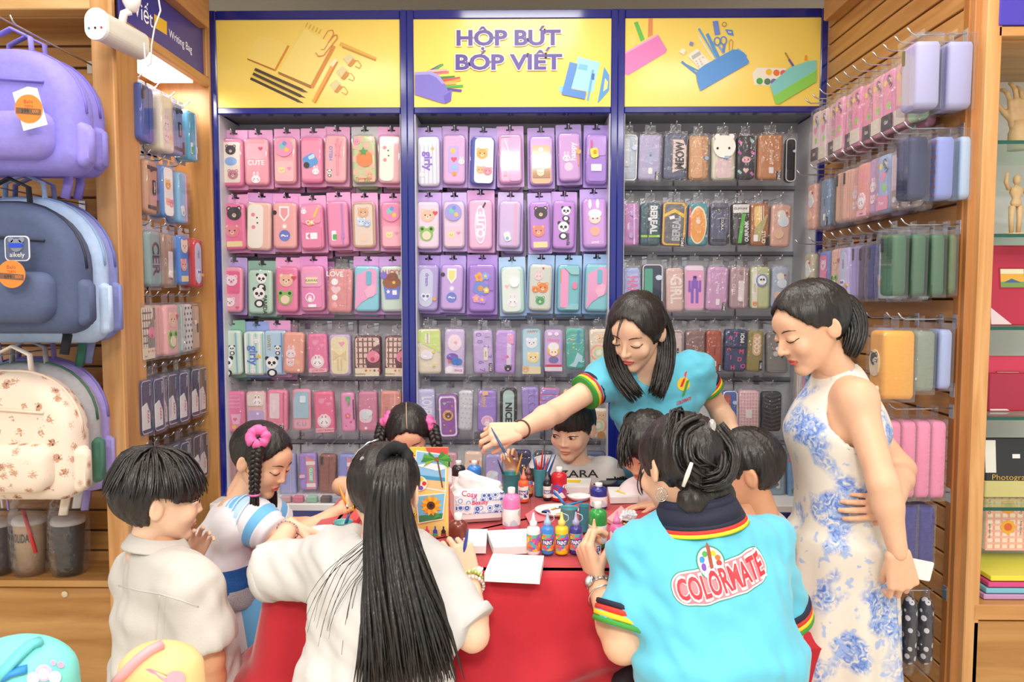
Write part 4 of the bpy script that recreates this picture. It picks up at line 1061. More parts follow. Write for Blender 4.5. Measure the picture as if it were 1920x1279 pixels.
def hook(parent, base, direction, length):
 """steel hook: a plate and a rod with an upturned tip; base on the wall"""
 key=round(length, 2)
 if key not in _hook:
  b=MB();b.bbox((-.012, -.003, -.03), (.012, .003, .012), STEEL, .001)
  b.tube([(0, 0, 0), (0, -length*.5, -.002), (0, -length, -.003), (0, -length-.012, .004), (0, -length-.022, .016)], .0024, STEEL, 6)
  _hook[key]=b.mesh('hook')
 o=link('hook', _hook[key], parent, Vector(base)-parent_world(parent))
 o.rotation_euler=(0, 0, direction)
 return o
PK, LL='#f08fb6', '#e9a6d4'
LC='#ecaad8'
VC='#b9a2e2'
BC='#a6c8ee'
LEFT_BAY=[[(412, 464, 240, 350, 'card', LC, '#f284ae', 'scene', '#8fb4e8', '#c98a9a', '', 'pink pencil case with cartoon picture panel'), (458, 511, 240, 348, 'card', LC, '#f5a8b4', 'cute_bunny', '', '', 'CUTE', 'salmon pink pencil case reading CUTE over bunny ears'), (514, 562, 238, 345, 'card', LC, '#f6b0b6', 'ball', '#f29ac2', '#f8c2c4', '', 'pale pink pencil case with round squishy ball'), (564, 611, 237, 344, 'card', LC, '#f285b0', 'car', '#f79cba', '', '', 'pink pencil case with blue toy car badge'), (609, 656, 234, 343, 'card', LC, '#f7b7bd', 'ribbon', '#f59ab0', '', 'HELLO', 'pink pencil case with ribbon bow'), (659, 709, 234, 343, 'card', '#c5c3c8', '#c8d8a0', 'orange', '', '', 'Tangerine', 'checked pencil case with smiling orange fruit'), (709, 759, 234, 344, 'card', LC, '#f7c4cc', 'sleepy', '', '', '', 'cream and pink pencil case with sleepy face')], [(417, 466, 361, 469, 'card', LC, '#f27ca8', 'two_bears', '#3d3338', '#ef8f9a', '', 'deep pink pencil case with two hooded bears'), (464, 518, 358, 470, 'card', '#dba6e0', '#f4c9b8', 'sleepy', '', '', '', 'cream plush pencil case with blushing face and tan edge'), (512, 564, 359, 467, 'card', '#e8a5dd', '#f7b4b0', 'pencil_q', '#f4a8a8', '#f7d0cc', '', 'salmon pencil case with pencil and question mark patches'), (561, 611, 363, 469, 'card', LC, '#f28fb4', 'keychain', '#f49ab8', '#ee86b0', 'OK', 'pink two-pocket pencil case with OK key charm'), (612, 657, 357, 464, 'card', LC, '#f294bc', 'zip', '#b68ad8', '', '', 'pink pencil case with lilac zip and green patch'), (659, 708, 358, 465, 'card', LC, '#ead9c8', 'friends', '', '', '', 'beige pencil case with bear friends'), (713, 761, 359, 466, 'card', '#e8a5dd', '#f59cb8', 'ball', '#f08ab8', '#f8b6c4', '', 'pink pencil case with round strawberry ball')], [(415, 464, 479, 586, 'card', '#b9a4e0', '#f2a0b8', 'pig', '#ee6d98', '', '', 'pink pencil case with piglets on glitter lilac card'), (465, 519, 485, 589, 'card', '#8fb3a6', '#bfe0cc', 'pandas', '', '', 'PANDA', 'mint pencil case with two pandas on green card'), (517, 566, 479, 586, 'card', LC, '#f287b0', 'frog', '', '', '', 'pink pencil case with bear and green frog'), (562, 614, 477, 584, 'card', '#e8a0de', '#f29cc4', 'pockets', '#f2a6cc', '#ee8ec0', 'KAWAII', 'pink pocket pencil case with cream label'), (618, 667, 488, 582, 'bag', '', '#e79a9c', 'stack', '#d9868a', '', 'LOVE', 'dusty rose pencil case with white fruit stack in bag'), (663, 718, 477, 585, 'card', '#dca6e2', '#8fd6e6', 'mermaid_tail', '', '', '', 'aqua and pink mermaid tail pencil case'), (711, 761, 477, 585, 'card', '#cfa6e8', '#cfe2d6', 'cupcake', '', '', 'LUCKY', 'clear pencil case with chocolate cupcake reading LUCKY')], [(407, 460, 597, 704, 'card', '#8fc0a8', '#d5ead8', 'big_panda', '#7ec0e0', '', 'LOVELY', 'pale green pencil case with panda on green card'), (457, 505, 599, 704, 'card', '#9ab0ea', '#dcefe6', 'stripe_text', '#9adcd0', '#6a8ad8', 'girly', 'striped pencil case reading girly on blue card'), (494, 545, 597, 704, 'card', LC, '#bcdcf2', 'big_panda', '#6aa8ee', '', 'LOVELY', 'light blue panda pencil case on pink card'), (533, 577, 606, 695, 'bag', '', '#f6b09c', 'unicorn', '', '', '', 'peach pencil case with pale unicorn in clear bag'), (577, 617, 608, 695, 'bag', '', '#f07fae', 'bunny_round', '', '', 'LOVE YOU', 'hot pink pencil case with round bunny patch in bag'), (618, 662, 610, 700, 'bag', '', '#cdb6dc', 'bow', '#f3e6bc', '#e8d4a0', '', 'cream and lilac pencil case with bow in bag'), (664, 718, 612, 700, 'bag', '', '#6b2f3c', 'plaid', '#e9cdbc', '#6b2f3c', 'Strawberry', 'maroon plaid pencil case with pink bear nose'), (722, 772, 612, 700, 'bag', '', '#6b2f3c', 'plaid', '#e9cdbc', '#6b2f3c', 'Strawberry', 'maroon plaid pencil case half behind the blue post')], [(412, 466, 716, 806, 'bag', '', '#f283b0', 'drink', '#f6a0c4', '', '', 'bright pink pencil case with drink and fruit print'), (463, 504, 716, 796, 'bag', '', '#efc0c4', 'patch', '#cdb6e6', '', '', 'pink pencil case with kitten patch and lilac pocket'), (503, 546, 713, 805, 'bag', '', '#f28fae', 'label_tag', '#d86a90', '', 'QUEEN', 'pink pencil case with pale label strip and black tag'), (548, 588, 713, 806, 'box', '', '#f2a8ba', 'denim', '#a9cbdc', '', 'K U', 'pink and denim blue pencil case in white box'), (588, 629, 716, 808, 'bag', '', '#f2789f', 'bunny_round', '', '', 'LUCKY BUNNY', 'strong pink pencil case with bunny and ribbon'), (639, 668, 718, 805, 'bag', '', '#f09ac8', 'dino', '', '', '', 'narrow pink pencil case with green dinosaur charm'), (672, 711, 716, 805, 'bag', '', '#d987a6', 'elephant', '', '', 'BABY', 'mauve pink pencil case with white elephants'), (714, 757, 715, 802, 'bag', '', '#e3998e', 'panel', '#d98c84', '#f3d9d0', 'STYLE', 'dusty salmon pencil case with pale zip')], [(415, 449, 832, 918, 'bag', '', '#b98a8c', 'plain', '#a5777a', '', '', 'dusty rose pencil case low beside the oak panel'), (525, 559, 831, 925, 'bag', '', '#a7a9d6', 'panel', '#8f93c8', '#c5c7ea', 'girl', 'lavender grey pencil case with dark picture label'), (561, 598, 831, 912, 'bag', '', '#a98fd8', 'globe', '', '', 'GLOBE', 'purple and coral pencil case reading GLOBE'), (600, 636, 833, 918, 'bag', '', '#9a6258', 'plain', '#87534b', '', '', 'plain brown pencil case with black tag'), (636, 680, 833, 915, 'bag', '', '#8f9ade', 'globe', '', '', 'GLOBE', 'blue and coral pencil case reading GLOBE')], ]
MID_BAY=[[(781, 828, 235, 349, 'card', VC, '#f0eef6', 'girly', '#cfd6ea', '#8a6ad0', 'girly', 'white pencil case reading girly on violet card'), (829, 877, 233, 345, 'card', '#c9a9e6', '#e6b8e4', 'love', '', '', '', 'lilac pencil case with heart and round badges'), (881, 932, 236, 347, 'card', VC, '#4a58b8', 'white_bears', '', '', '', 'white pencil case with bears and navy edge'), (931, 981, 233, 344, 'card', '#d3a8e2', '#f2c2e2', 'cord', '#e08ac0', '#efb2dc', '', 'pale pink pencil case with white cord and checks'), (989, 1039, 236, 347, 'card', '#bf9fe4', '#d8b2ea', 'two_pockets', '#f5c09a', '', '', 'lilac pencil case with two peach pockets'), (1042, 1089, 230, 340, 'card', '#b69ce0', '#d4a8e2', 'happy', '#f2e2f4', '', 'happy', 'orchid pencil case reading happy with bunny'), (1095, 1141, 231, 345, 'card', '#b093e2', '#b58ee0', 'chick', '#c39ce6', '#ab84dc', '', 'purple two-pocket pencil case with yellow chick charm')], [(780, 828, 357, 467, 'card', '#c3a4e4', '#f2dcee', 'frog', '', '', '', 'pale pink pencil case with bear and frog on violet card'), (829, 875, 357, 466, 'card', '#c8b4ea', '#f0d4ea', 'ball', '#a9a2ea', '#f2cfe2', '', 'pale lilac pencil case with blue round ball'), (876, 927, 353, 468, 'card', '#dda6e0', '#f4bfe0', 'badge_cord', '#eec0e4', '', 'CUTE', 'pink pencil case with white oval badge'), (934, 981, 357, 465, 'card', '#cdb9ea', '#d9c2ec', 'clear_side', '', '', '', 'pale violet pencil case with pink zip strip'), (989, 1033, 358, 470, 'card', '#c3a8e6', '#c48fe0', 'two_bears', '#3d3338', '#ef8f7a', '', 'purple pencil case with hooded bear pair'), (1034, 1082, 356, 467, 'card', '#c6a2e4', '#cb92e2', 'pandas', '', '', 'panda', 'orchid pencil case with pandas'), (1087, 1139, 351, 465, 'card', '#bea4e6', '#cf9ce4', 'doll', '#d9a6e8', '', 'angel', 'violet pencil case with rabbit-hooded doll')], [(780, 828, 475, 583, 'card', '#b498e2', '#b9a8e0', 'oval_clear', '', '', 'dream', 'clear front violet pencil case with shield badge'), (826, 874, 475, 582, 'card', '#b8a2e8', '#cdaeea', 'pencil_q', '#f2ea8a', '#dcd0f2', '', 'lilac pencil case with pencil and question mark'), (876, 933, 474, 585, 'card', '#b594e4', '#b088de', 'bouquet', '#a57cd6', '', '', 'purple pencil case with moulded flower bouquet'), (935, 985, 478, 588, 'card', '#aecdf0', '#bfe2dc', 'pompom', '', '', '', 'mint pencil case with white pompom and bunny'), (990, 1040, 474, 583, 'card', '#a2c4ee', '#d6ddd2', 'animals', '', '', '', 'pale sage pencil case with orange and green animals'), (1042, 1091, 475, 584, 'card', '#9fc6ee', '#7ec8d2', 'wave', '', '', '', 'aqua and pink pencil case with wave flaps'), (1094, 1145, 473, 584, 'card', '#a3c4f0', '#8fd2dc', 'mermaid_tail', '', '', '', 'aqua pencil case with pink mermaid tail on blue card')], [(781, 829, 600, 697, 'bag', '', '#ece2cc', 'lime', '', '', 'EVERYDAY', 'beige and lime green pencil case in clear bag'), (834, 875, 600, 697, 'bag', '', '#d5c2ea', 'galaxy', '', '', 'SPACE', 'lilac pencil case with purple and blue swirl'), (885, 925, 602, 696, 'bag', '', '#cdb4e6', 'numbers', '', '', 'Pencil', 'lilac pencil case printed with numbers'), (929, 970, 602, 697, 'bag', '', '#c9a0ea', 'tassel', '', '', '', 'violet pencil case with white tassel strip'), (976, 1017, 600, 700, 'box', '', '#9acde0', 'squishy', '', '', 'HAPPY', 'pale blue boxed pencil case with kitten squishies'), (1018, 1057, 602, 697, 'box', '', '#d9b6ea', 'blonde', '', '', 'Happy', 'lilac boxed pencil case with blonde doll in white hood'), (1058, 1096, 598, 688, 'bag', '', '#58b7a8', 'fishtail', '', '', 'mermaid', 'teal pencil case with mermaid tail print'), (1101, 1141, 600, 692, 'bag', '', '#ecdcc4', 'rainbow', '', '', '', 'cream pencil case with rainbow and bear')], [(781, 818, 712, 796, 'bag', '', '#c9c6ee', 'letters', '#eef0fa', '', 'LOVELY', 'pale lavender pencil case with white block letters'), (819, 860, 722, 816, 'bag', '', '#9a5cb0', 'oval_window', '', '', '', 'violet mesh-window pencil case with yellow badge'), (861, 890, 714, 802, 'bag', '', '#d9dbe2', 'dots', '#bfc3d0', '', '', 'pale grey pencil case with dotted print'), (895, 934, 714, 804, 'bag', '', '#a88adc', 'smile', '', '', 'HAPPY', 'purple pencil case with pink bunny badge'), (937, 971, 710, 797, 'bag', '', '#2a2b32', 'nice', '', '', 'NICE', 'black and sage pencil case reading NICE'), (975, 1010, 708, 794, 'bag', '', '#a894da', 'seams', '#8f79c6', '', '', 'lavender quilted pencil case with seams'), (1011, 1052, 710, 794, 'bag', '', '#e880a8', 'quilt', '#a795e0', '', '', 'lavender pencil case with pink edge'), (1053, 1094, 713, 794, 'bag', '', '#e8c4a0', 'cat_face', '#4a342e', '', '', 'tan and dark brown cat face pencil case'), (1103, 1143, 748, 814, 'bag', '', '#efe2cc', 'rainbow', '', '', '', 'cream pencil case with rainbow beside blue post')], [(833, 860, 830, 900, 'bag', '', '#e0a8b4', 'panel', '#2a3a3a', '#c98a98', 'NEW', 'pink and dark teal pencil case behind the girl'), (871, 908, 828, 912, 'bag', '', '#f2d6c2', 'letters', '#e8805a', '', 'Fox', 'cream pencil case with orange edge reading Fox'), (909, 944, 833, 915, 'bag', '', '#b3a4dc', 'elephant', '', '', 'dream', 'lavender rounded pencil case with pale bunny badge'), (961, 998, 826, 905, 'bag', '', '#3a3a66', 'plain_tag', '', '', 'NAVY', 'navy pencil case behind the small boy'), (1000, 1040, 828, 910, 'bag', '', '#55565c', 'quilt', '#48494f', '', '', 'charcoal pencil case behind the small boy'), (1094, 1138, 828, 915, 'bag', '', '#5a6a88', 'plain_tag', '', '', 'BLUE', 'slate blue pencil case beside the small boy')], ]
RIGHT_BAY=[[(1163, 1195, 238, 335, 'bag', '', '#b9c6d4', 'boxed', '#d5dbe2', '', '', 'pale grey blue pencil case beside the blue post'), (1196, 1241, 238, 334, 'bag', '', '#b4afd2', 'text_tag', '#8fc0dc', '', 'SIMPLE', 'grey lilac pencil case with pale lettering'), (1243, 1288, 236, 332, 'bag', '', '#5d6580', 'meow', '', '', 'MEOW', 'slate pencil case reading MEOW'), (1288, 1327, 240, 333, 'bag', '', '#cf9c6a', 'fold', '#dca874', '#c48f5c', '', 'tan folded pencil case with strap'), (1330, 1376, 240, 333, 'bag', '', '#dfe0c4', 'plush', '', '', '', 'plush white bear pencil case'), (1378, 1414, 240, 331, 'bag', '', '#26242e', 'goth', '', '', '', 'black pencil case with horned pink creature'), (1417, 1466, 238, 332, 'bag', '', '#c98a5c', 'text_tag', '#f4e4d0', '', 'Brown', 'tan brown pencil case with bow zip pull'), (1468, 1490, 246, 340, 'box', '', '#26262a', 'boxed', '#303036', '', '', 'black boxed pencil case at the corner')], [(1163, 1197, 366, 456, 'bag', '', '#c987c4', 'buckle', '', '', 'happy', 'orchid pencil case with two buckles'), (1198, 1238, 365, 456, 'bag', '', '#2f5a68', 'bold', '', '', 'BEREAL', 'teal and lime pencil case reading BEREAL'), (1239, 1287, 363, 457, 'bag', '', '#6a6a6e', 'bold_y', '', '', 'BEREAL', 'grey and yellow pencil case reading BEREAL'), (1288, 1327, 365, 456, 'bag', '', '#4a9aa0', 'orange_slice', '', '', '', 'teal pencil case with orange slice pocket'), (1328, 1366, 365, 455, 'bag', '', '#5c607c', 'plain_tag', '', '', 'COLRUL', 'slate blue pencil case with black label'), (1367, 1402, 365, 454, 'bag', '', '#3b3430', 'green_bar', '', '', 'OURFUNK', 'black pencil case with green stripe reading OURFUNK'), (1402, 1439, 366, 456, 'bag', '', '#b9764a', 'yellow_stripe', '', '', 'STUD', 'brown and yellow striped pencil case'), (1442, 1482, 368, 458, 'bag', '', '#e4b6a4', 'duck', '', '', '', 'peach pencil case with small bird picture')], [(1163, 1199, 486, 580, 'bag', '', '#a9b6e6', 'letters', '#e87aa8', '', 'HAPPY', 'periwinkle and pink pencil case beside blue post'), (1200, 1243, 480, 578, 'box', '', '#2b3550', 'boxed', '#5aa08c', '', '', 'navy and teal boxed pencil case'), (1244, 1279, 486, 580, 'bag', '', '#e2bdb4', 'letters', '#f6e6de', '', 'GIRL', 'dusty peach pencil case with round charm'), (1279, 1321, 482, 582, 'box', '', '#efd3e6', 'robot', '', '', '', 'white boxed pencil case with violet robot'), (1323, 1365, 484, 578, 'bag', '', '#d2a2c8', 'text_tag', '#f4e4f0', '', 'Happy', 'orchid pink pencil case with white print'), (1365, 1402, 484, 574, 'bag', '', '#b99a9e', 'chill', '#efe0dc', '', 'CHILL', 'mauve pencil case reading CHILL'), (1402, 1441, 484, 574, 'bag', '', '#c9cf9c', 'avocado', '', '', 'SWEET', 'olive green pencil case with round face'), (1443, 1477, 484, 572, 'bag', '', '#b4c0d4', 'duck', '', '', '', 'grey blue pencil case with duck picture')], [(1240, 1280, 602, 694, 'bag', '', '#d9c0bc', 'bear_line', '', '', '', 'pale rose pencil case behind the standing woman'), (1281, 1320, 602, 694, 'bag', '', '#8d6b66', 'text_tag', '#d9c9c2', '', 'Choco', 'brown pencil case behind the blue shoulder'), (1320, 1352, 602, 692, 'bag', '', '#b0523c', 'text_tag', '#5a2a22', '', 'Today', 'brick red pencil case with dark lettering'), (1355, 1400, 600, 692, 'bag', '', '#34406c', 'alphabet', '', '', 'MO!', 'navy pencil case printed with red letters'), (1398, 1431, 602, 692, 'bag', '', '#9a8c4e', 'cool', '', '', 'COOL', 'olive and tan pencil case reading COOL'), (1431, 1474, 606, 694, 'bag', '', '#8a8680', 'bear_line', '', '', '', 'grey pencil case with outlined bear')], [(1350, 1380, 714, 802, 'bag', '', '#4f72b8', 'boxed', '#c85a4a', '', '', 'blue and red pencil case behind the bare arm'), (1379, 1421, 714, 805, 'bag', '', '#eab8bc', 'gingham', '', '', '', 'pink gingham pencil case with white label'), (1423, 1463, 716, 803, 'bag', '', '#3a3b40', 'chevron', '', '', '', 'black ribbed chevron pencil case')], [(1395, 1430, 824, 920, 'bag', '', '#8a8f9c', 'boxed', '#a9b0bc', '', '', 'grey pencil case behind the seated boy'), (1432, 1470, 816, 926, 'bag', '', '#9fc4d8', 'bottle_set', '', '', '', 'light blue dotted pencil case set with small tools'), (1470, 1498, 838, 930, 'bag', '', '#7fb0e0', 'paint_tube', '', '', '', 'blue pencil case with green frog print and pink header'), (1499, 1524, 838, 925, 'bag', '', '#4a4c46', 'yellow_tool', '', '', 'Set', 'dark pack with yellow pen inside')], ]
YP=3.17
bay_objs=sorted([o for o in COL.objects if o.name.startswith('display_bay')], key=lambda o:o.location.x)
rn=['top', 'second', 'third', 'fourth', 'fifth', 'lowest']
rng=random.Random(11)
SECONDS=[]
for bi, (bay, bname)in enumerate(((LEFT_BAY, 'left'), (MID_BAY, 'middle'), (RIGHT_BAY, 'right'))):
 for ri, row in enumerate(bay):
  for ci, e in enumerate(row):
   x0, x1, y0, y1, typ, card, case, art, c2, c3, txt, desc=e
   Y=YP+(0.0 if typ!='card' else.01)+rng.uniform(0, .012)
   top=at((x0+x1)/2, y0+(4 if typ=='card' else 0), Y)
   w=(x1-x0)/ppm(Y);h=(y1-y0)/ppm(Y)
   t=.034 if typ=='card' else.036
   tilt=rng.uniform(-.035, .035)if typ=='card' else rng.uniform(-.045, .045)
   if typ=='box':tilt=0
   lab='%s, %s row'%(desc, rn[ri])
   if len(lab.split())<=11:lab+=' of %s bay'%bname
   dz=.014 if typ=='card' else.008
   pack(top-Vector((0, 0, dz)), 0, tilt, w, h, t, typ, card, case, art, c2, c3, txt, lab, 'pencil cases on the %s bay'%bname)
   hook(bay_objs[bi], (top.x, YB, top.z-dz-(.004 if typ=='card' else-.004)), 0, YB-Y+.015)
   if typ=='card':
    SECONDS.append((bi, ri, ci, top, w, h, card, case, bname))
for(bi, ri, ci, top, w, h, card, case, bname)in SECONDS:
 off=Vector((rng.uniform(-.012, .016), .075, -rng.uniform(.012, .022)))
 pack(top+off-Vector((0, 0, .014)), 0, rng.uniform(-.03, .03), w, h, .03, 'card', card, case, None, '', '', '', 'carded pencil case hidden behind the %s pack, %s row of %s bay'%(ORD[ci], rn[ri], bname), 'second pencil cases on the hooks')
RZL=math.radians(90)
niche=bpy.data.objects['side_display_niche']
def left_row(py_tip, items, rname):
 z=at(346, py_tip, 3.0).z
 for i, (Y, xo, w, h, t, typ, case, art, c2, c3, txt, desc)in enumerate(items):
  loc=(-1.36+xo, Y, z)
  pack(loc, RZL, rng.uniform(-.04, .04), w, h, t, typ, '#c9c4cc', case, art, c2, c3, txt, '%s, %s row of the oak niche'%(desc, rname), 'pencil cases in the oak niche')
  if xo>-.03:hook(niche, (NX, Y, z-.004 if typ=='card' else z+.004), RZL, .20)
left_row(196, [(2.62, 0, .12, .25, .06, 'card', '#4a64b8', 'plain', '#3a549f', '', '', 'blue carded pencil case next to the upright'), (2.74, 0, .12, .26, .07, 'card', '#efe6cf', 'unicorn', '', '', '', 'large cream pencil case with orange print'), (2.86, 0, .11, .25, .055, 'card', '#7f9cd0', 'plain_tag', '', '', 'denim', 'denim blue pencil case with pocket'), (2.99, 0, .10, .25, .055, 'card', '#5fb4d6', 'zip', '#e8e8ee', '', '', 'sky blue pencil case with zip')], 'top')
left_row(317, [(2.66, 0, .10, .24, .05, 'card', '#c79a7c', 'plain_tag', '', '', 'coffee', 'tan brown pencil case with pocket'), (2.77, 0, .10, .24, .05, 'card', '#5a8fd6', 'white_bears', '', '', '', 'blue and white pencil case with animal print'), (2.90, 0, .10, .25, .05, 'card', '#8fc8ec', 'clear_side', '', '', '', 'light blue pencil case with clear pink front'), (3.01, -.05, .10, .24, .05, 'card', '#e6d9a8', 'dots', '#5a4a3a', '', '', 'spotted cream pencil case at the back')], 'second')
left_row(434, [(2.65, 0, .11, .25, .055, 'card', '#8aa6a8', 'letters', '#3a3a3e', '', 'CER', 'grey green pencil case with badges'), (2.76, 0, .11, .25, .055, 'card', '#a98a74', 'chill', '#8a6a58', '', 'CC', 'brown pencil case with strap'), (2.88, 0, .10, .24, .055, 'card', '#4f8fe0', 'two_bears', '#fbe6d0', '#f4a0a0', '', 'bright blue pencil case with sticker print'), (3.01, 0, .10, .25, .055, 'card', '#d83a3e', 'oval_clear', '', '', 'red', 'red and black pencil case with pink clear window')], 'third')
left_row(556, [(2.61, 0, .10, .22, .045, 'bag', '#cfc2a6', 'plaid', '#efe6d2', '#8a8270', 'Check', 'beige plaid pencil case'), (2.69, -.005, .10, .22, .045, 'bag', '#e9b4a8', 'plain', '#d99c92', '', '', 'dusty pink pencil case next to the plaid one'), (2.77, .01, .11, .22, .05, 'bag', '#f0b6b4', 'frog', '', '', '', 'pale pink pencil case with green creature'), (2.86, 0, .10, .22, .04, 'bag', '#a9d4c4', 'zip', '#e8f0ea', '', '', 'mint pencil case in clear bag'), (2.94, 0, .10, .22, .04, 'bag', '#ecebe8', 'dots', '#3a3a3e', '', '', 'white and black spotted pencil case'), (3.03, -.01, .10, .22, .04, 'bag', '#dcc4ae', 'bear_line', '', '', '', 'beige pencil case at the end of its row')], 'fourth')
left_row(676, [(2.58+.066*i, (0, .01, -.005, .0, .012, -.02, .0, .0)[i], .09, .225, .05, 'bag', ('#4a4466', '#3a3f66', '#4f4668', '#4a4258', '#2c3260', '#20264c', '#2a2e50', '#6a584a')[i], 'tag_white', '', '', 'KAKA', ('plum navy', 'violet navy', 'dusky plum', 'dark mauve', 'royal navy', 'deep navy', 'ink navy', 'brown')[i]+' boxed pencil case with white tag')for i in range(8)], 'fifth')
left_row(800, [(2.58+.066*i, (0, .0, -.005, .0, .01, -.01, .0, .0)[i], .09, .22, .05, 'bag', ('#4a4a58', '#33343f', '#3d3d4a', '#44434e', '#33384f', '#5a4b48', '#4a3a3c', '#2a3048')[i], 'tag_white', '', '', 'KAKA', ('slate', 'charcoal', 'graphite', 'smoky', 'steel blue', 'umber', 'dark brown', 'midnight')[i]+' boxed pencil case with white tag')for i in range(8)], 'lowest')
RZR=math.radians(-90)
swall=bpy.data.objects['slatwall']
XT=1.095
HY=[2.14+.068*i for i in range(14)]
def px_x(px, Y):return at(px, 600, Y).x
def right_row(py, near, rest, rname, h=.21, wd=.085, typ_rest='bag', t_rest=.03):
 z=at(1700, py, HY[0]).z
 hook(swall, (XR, HY[0], z+.004), RZR, XR-XT)
 for(pa, pb, typ, case, art, c2, c3, txt, desc, hh, ww)in near:
  xa, xb=px_x(pa, HY[0]-.03), px_x(pb, HY[0]-.03)
  pack((xb, HY[0], z), RZR, rng.uniform(-.015, .015), ww, hh, max(.02, xb-xa-.004), typ, '#d8d8dc', case, art, c2, c3, txt, '%s, %s row of the slatwall'%(desc, rname), 'packs on the right slatwall')
 for k, (i, case, art, c2, c3, txt, desc)in enumerate(rest):
  Y=HY[i]
  hook(swall, (XR, Y, z+.004), RZR, XR-XT)
  pack((XT+.055+rng.uniform(-.006, .012), Y, z-rng.uniform(0, .006)), RZR, rng.uniform(-.02, .02), wd, h, t_rest, typ_rest, '#e8e0ea', case, art, c2, c3, txt, '%s, %s row of the slatwall'%(desc, rname), 'packs on the right slatwall')
  if i%2==0:
   pack((XT+.125, Y, z-.004), RZR, rng.uniform(-.02, .02), wd, h, t_rest, typ_rest, '#e8e0ea', case, None, '', '', '', 'pack hidden behind the %s on its hook, %s row'%(desc.split(' with')[0].split(' at ')[0], rname), 'second packs on the slatwall hooks')
PKS=['#f3a6c6', '#f09cc4', '#f4b0c8', '#f2a0bc', '#ef98bc', '#f5b4cc', '#f2a8c4', '#f6c4d0', '#f3d6da', '#f6e2e2']
right_row(66, [(1690, 1747, 'box', '#b9b9e2', 'plain', '#a5a5d2', '', '', 'lilac pouch in a clear box, hook tip', .215, .10), (1750, 1808, 'box', '#b4b6e2', 'plain', '#a5a5d2', '', '', 'lilac pouch in a clear box, next to the oak', .215, .10)], [(1, '#bfe6bc', 'pandas', '', '', 'cute', 'mint and yellow pack with panda')]+[(2+i, PKS[i], 'wrap', ('#e8e0d0', '#3a3a44')[i%2], '', 'Girl', ORD[i]+' pink stationery pack from the front')for i in range(10)], 'top', h=.22, wd=.08)
right_row(242, [(1686, 1731, 'box', '#1f2f5a', 'plain', '#18264a', '', '', 'glossy navy boxed pencil case', .205, .09), (1737, 1780, 'box', '#8f9ee0', 'dots', '#d98a6a', '', '', 'periwinkle pencil case dotted with fruit', .205, .09), (1782, 1809, 'box', '#b4cbe6', 'plain', '#a0bada', '', '', 'pale blue boxed pencil case', .205, .09)], [(1, '#cfc6c2', 'label_tag', '#8a5a4a', '', 'TORE', 'grey pack with printed labels'), (2, '#c0aca0', 'label_tag', '#6a4a3a', '', 'TORE', 'taupe pack with printed labels'), (3, '#a9c0e6', 'wrap', '#f0a0c0', '', 'Pony', 'light blue bag with pony print'), (4, '#c8a4cc', 'unicorn', '', '', '', 'lilac bag with pale print'), (5, '#f4a9a0', 'bunny_round', '', '', 'sweet', 'coral bag with white fruit'), (6, '#f2b2a0', 'unicorn', '', '', '', 'peach bag with pale print'), (7, '#f3c2ac', 'plain', '#e0a890', '', '', 'apricot bag'), (8, '#e8b79c', 'plain', '#d9a080', '', '', 'tan peach bag'), (10, '#7f98b4', 'text_tag', '#2f3a4a', '', 'best', 'denim grey pouch'), (12, '#e8b4a4', 'duck', '', '', '', 'salmon pouch at the corner')], 'second', h=.205)
right_row(423, [(1662, 1697, 'box', '#3f6b4c', 'plain', '#32593e', '', '', 'dark green boxed pencil case, hook tip', .205, .09), (1699, 1733, 'box', '#3f6b4c', 'plain', '#32593e', '', '', 'dark green boxed pencil case between two others', .205, .09), (1735, 1767, 'box', '#45704e', 'plain', '#32593e', '', '', 'dark green boxed pencil case, third along', .205, .09), (1768, 1789, 'box', '#5c7040', 'plain', '#4a5c34', '', '', 'olive green boxed pencil case', .20, .09)], [(1, '#5a3a36', 'plain', '#4a2e2a', '', '', 'dark brown pouch'), (2, '#bfe0ea', 'wave', '', '', '', 'white and aqua pouch'), (3, '#c9dce6', 'duck', '', '', '', 'pale blue pouch'), (4, '#2f3f86', 'plain', '#26346e', '', '', 'royal navy pouch'), (5, '#5a5270', 'plain', '#4a4260', '', '', 'dark violet pouch'), (6, '#b0a4e0', 'plain', '#9a8ed0', '', '', 'lavender pouch'), (7, '#c4bce8', 'oval_clear', '', '', 'mini', 'clear lavender pouch'), (8, '#f0c4b4', 'frog', '', '', '', 'peach pouch with strawberry'), (10, '#7f8fd6', 'pig', '#f08ab0', '', '', 'periwinkle pouch with pink piglet'), (12, '#c9c0a0', 'duck', '', '', '', 'sand pouch at the corner')], 'third', h=.205)
right_row(600, [(1652, 1712, 'bag', '#f2b03e', 'face_print', '', '', 'bear', 'orange and cream bear pencil case', .225, .10), (1714, 1752, 'bag', '#8a9688', 'plain', '#7a8678', '', '', 'grey green pencil case', .20, .09), (1756, 1788, 'box', '#a9b9e6', 'plain', '#95a8da', '', '', 'pale blue boxed pencil case', .20, .09)], [(1, '#9a9cc0', 'plain', '#8486ac', '', '', 'grey violet pouch behind the woman'), (3, '#a8a6c6', 'panel', '#8a88b0', '#c9c8de', 'ink', 'lilac grey pouch behind the woman'), (9, '#d8c0a8', 'bear_line', '', '', '', 'sand pouch behind the woman'), (12, '#b9c4bc', 'boxed', '#d0d8d0', '', '', 'grey boxed pouch at the corner')], 'fourth', h=.20)
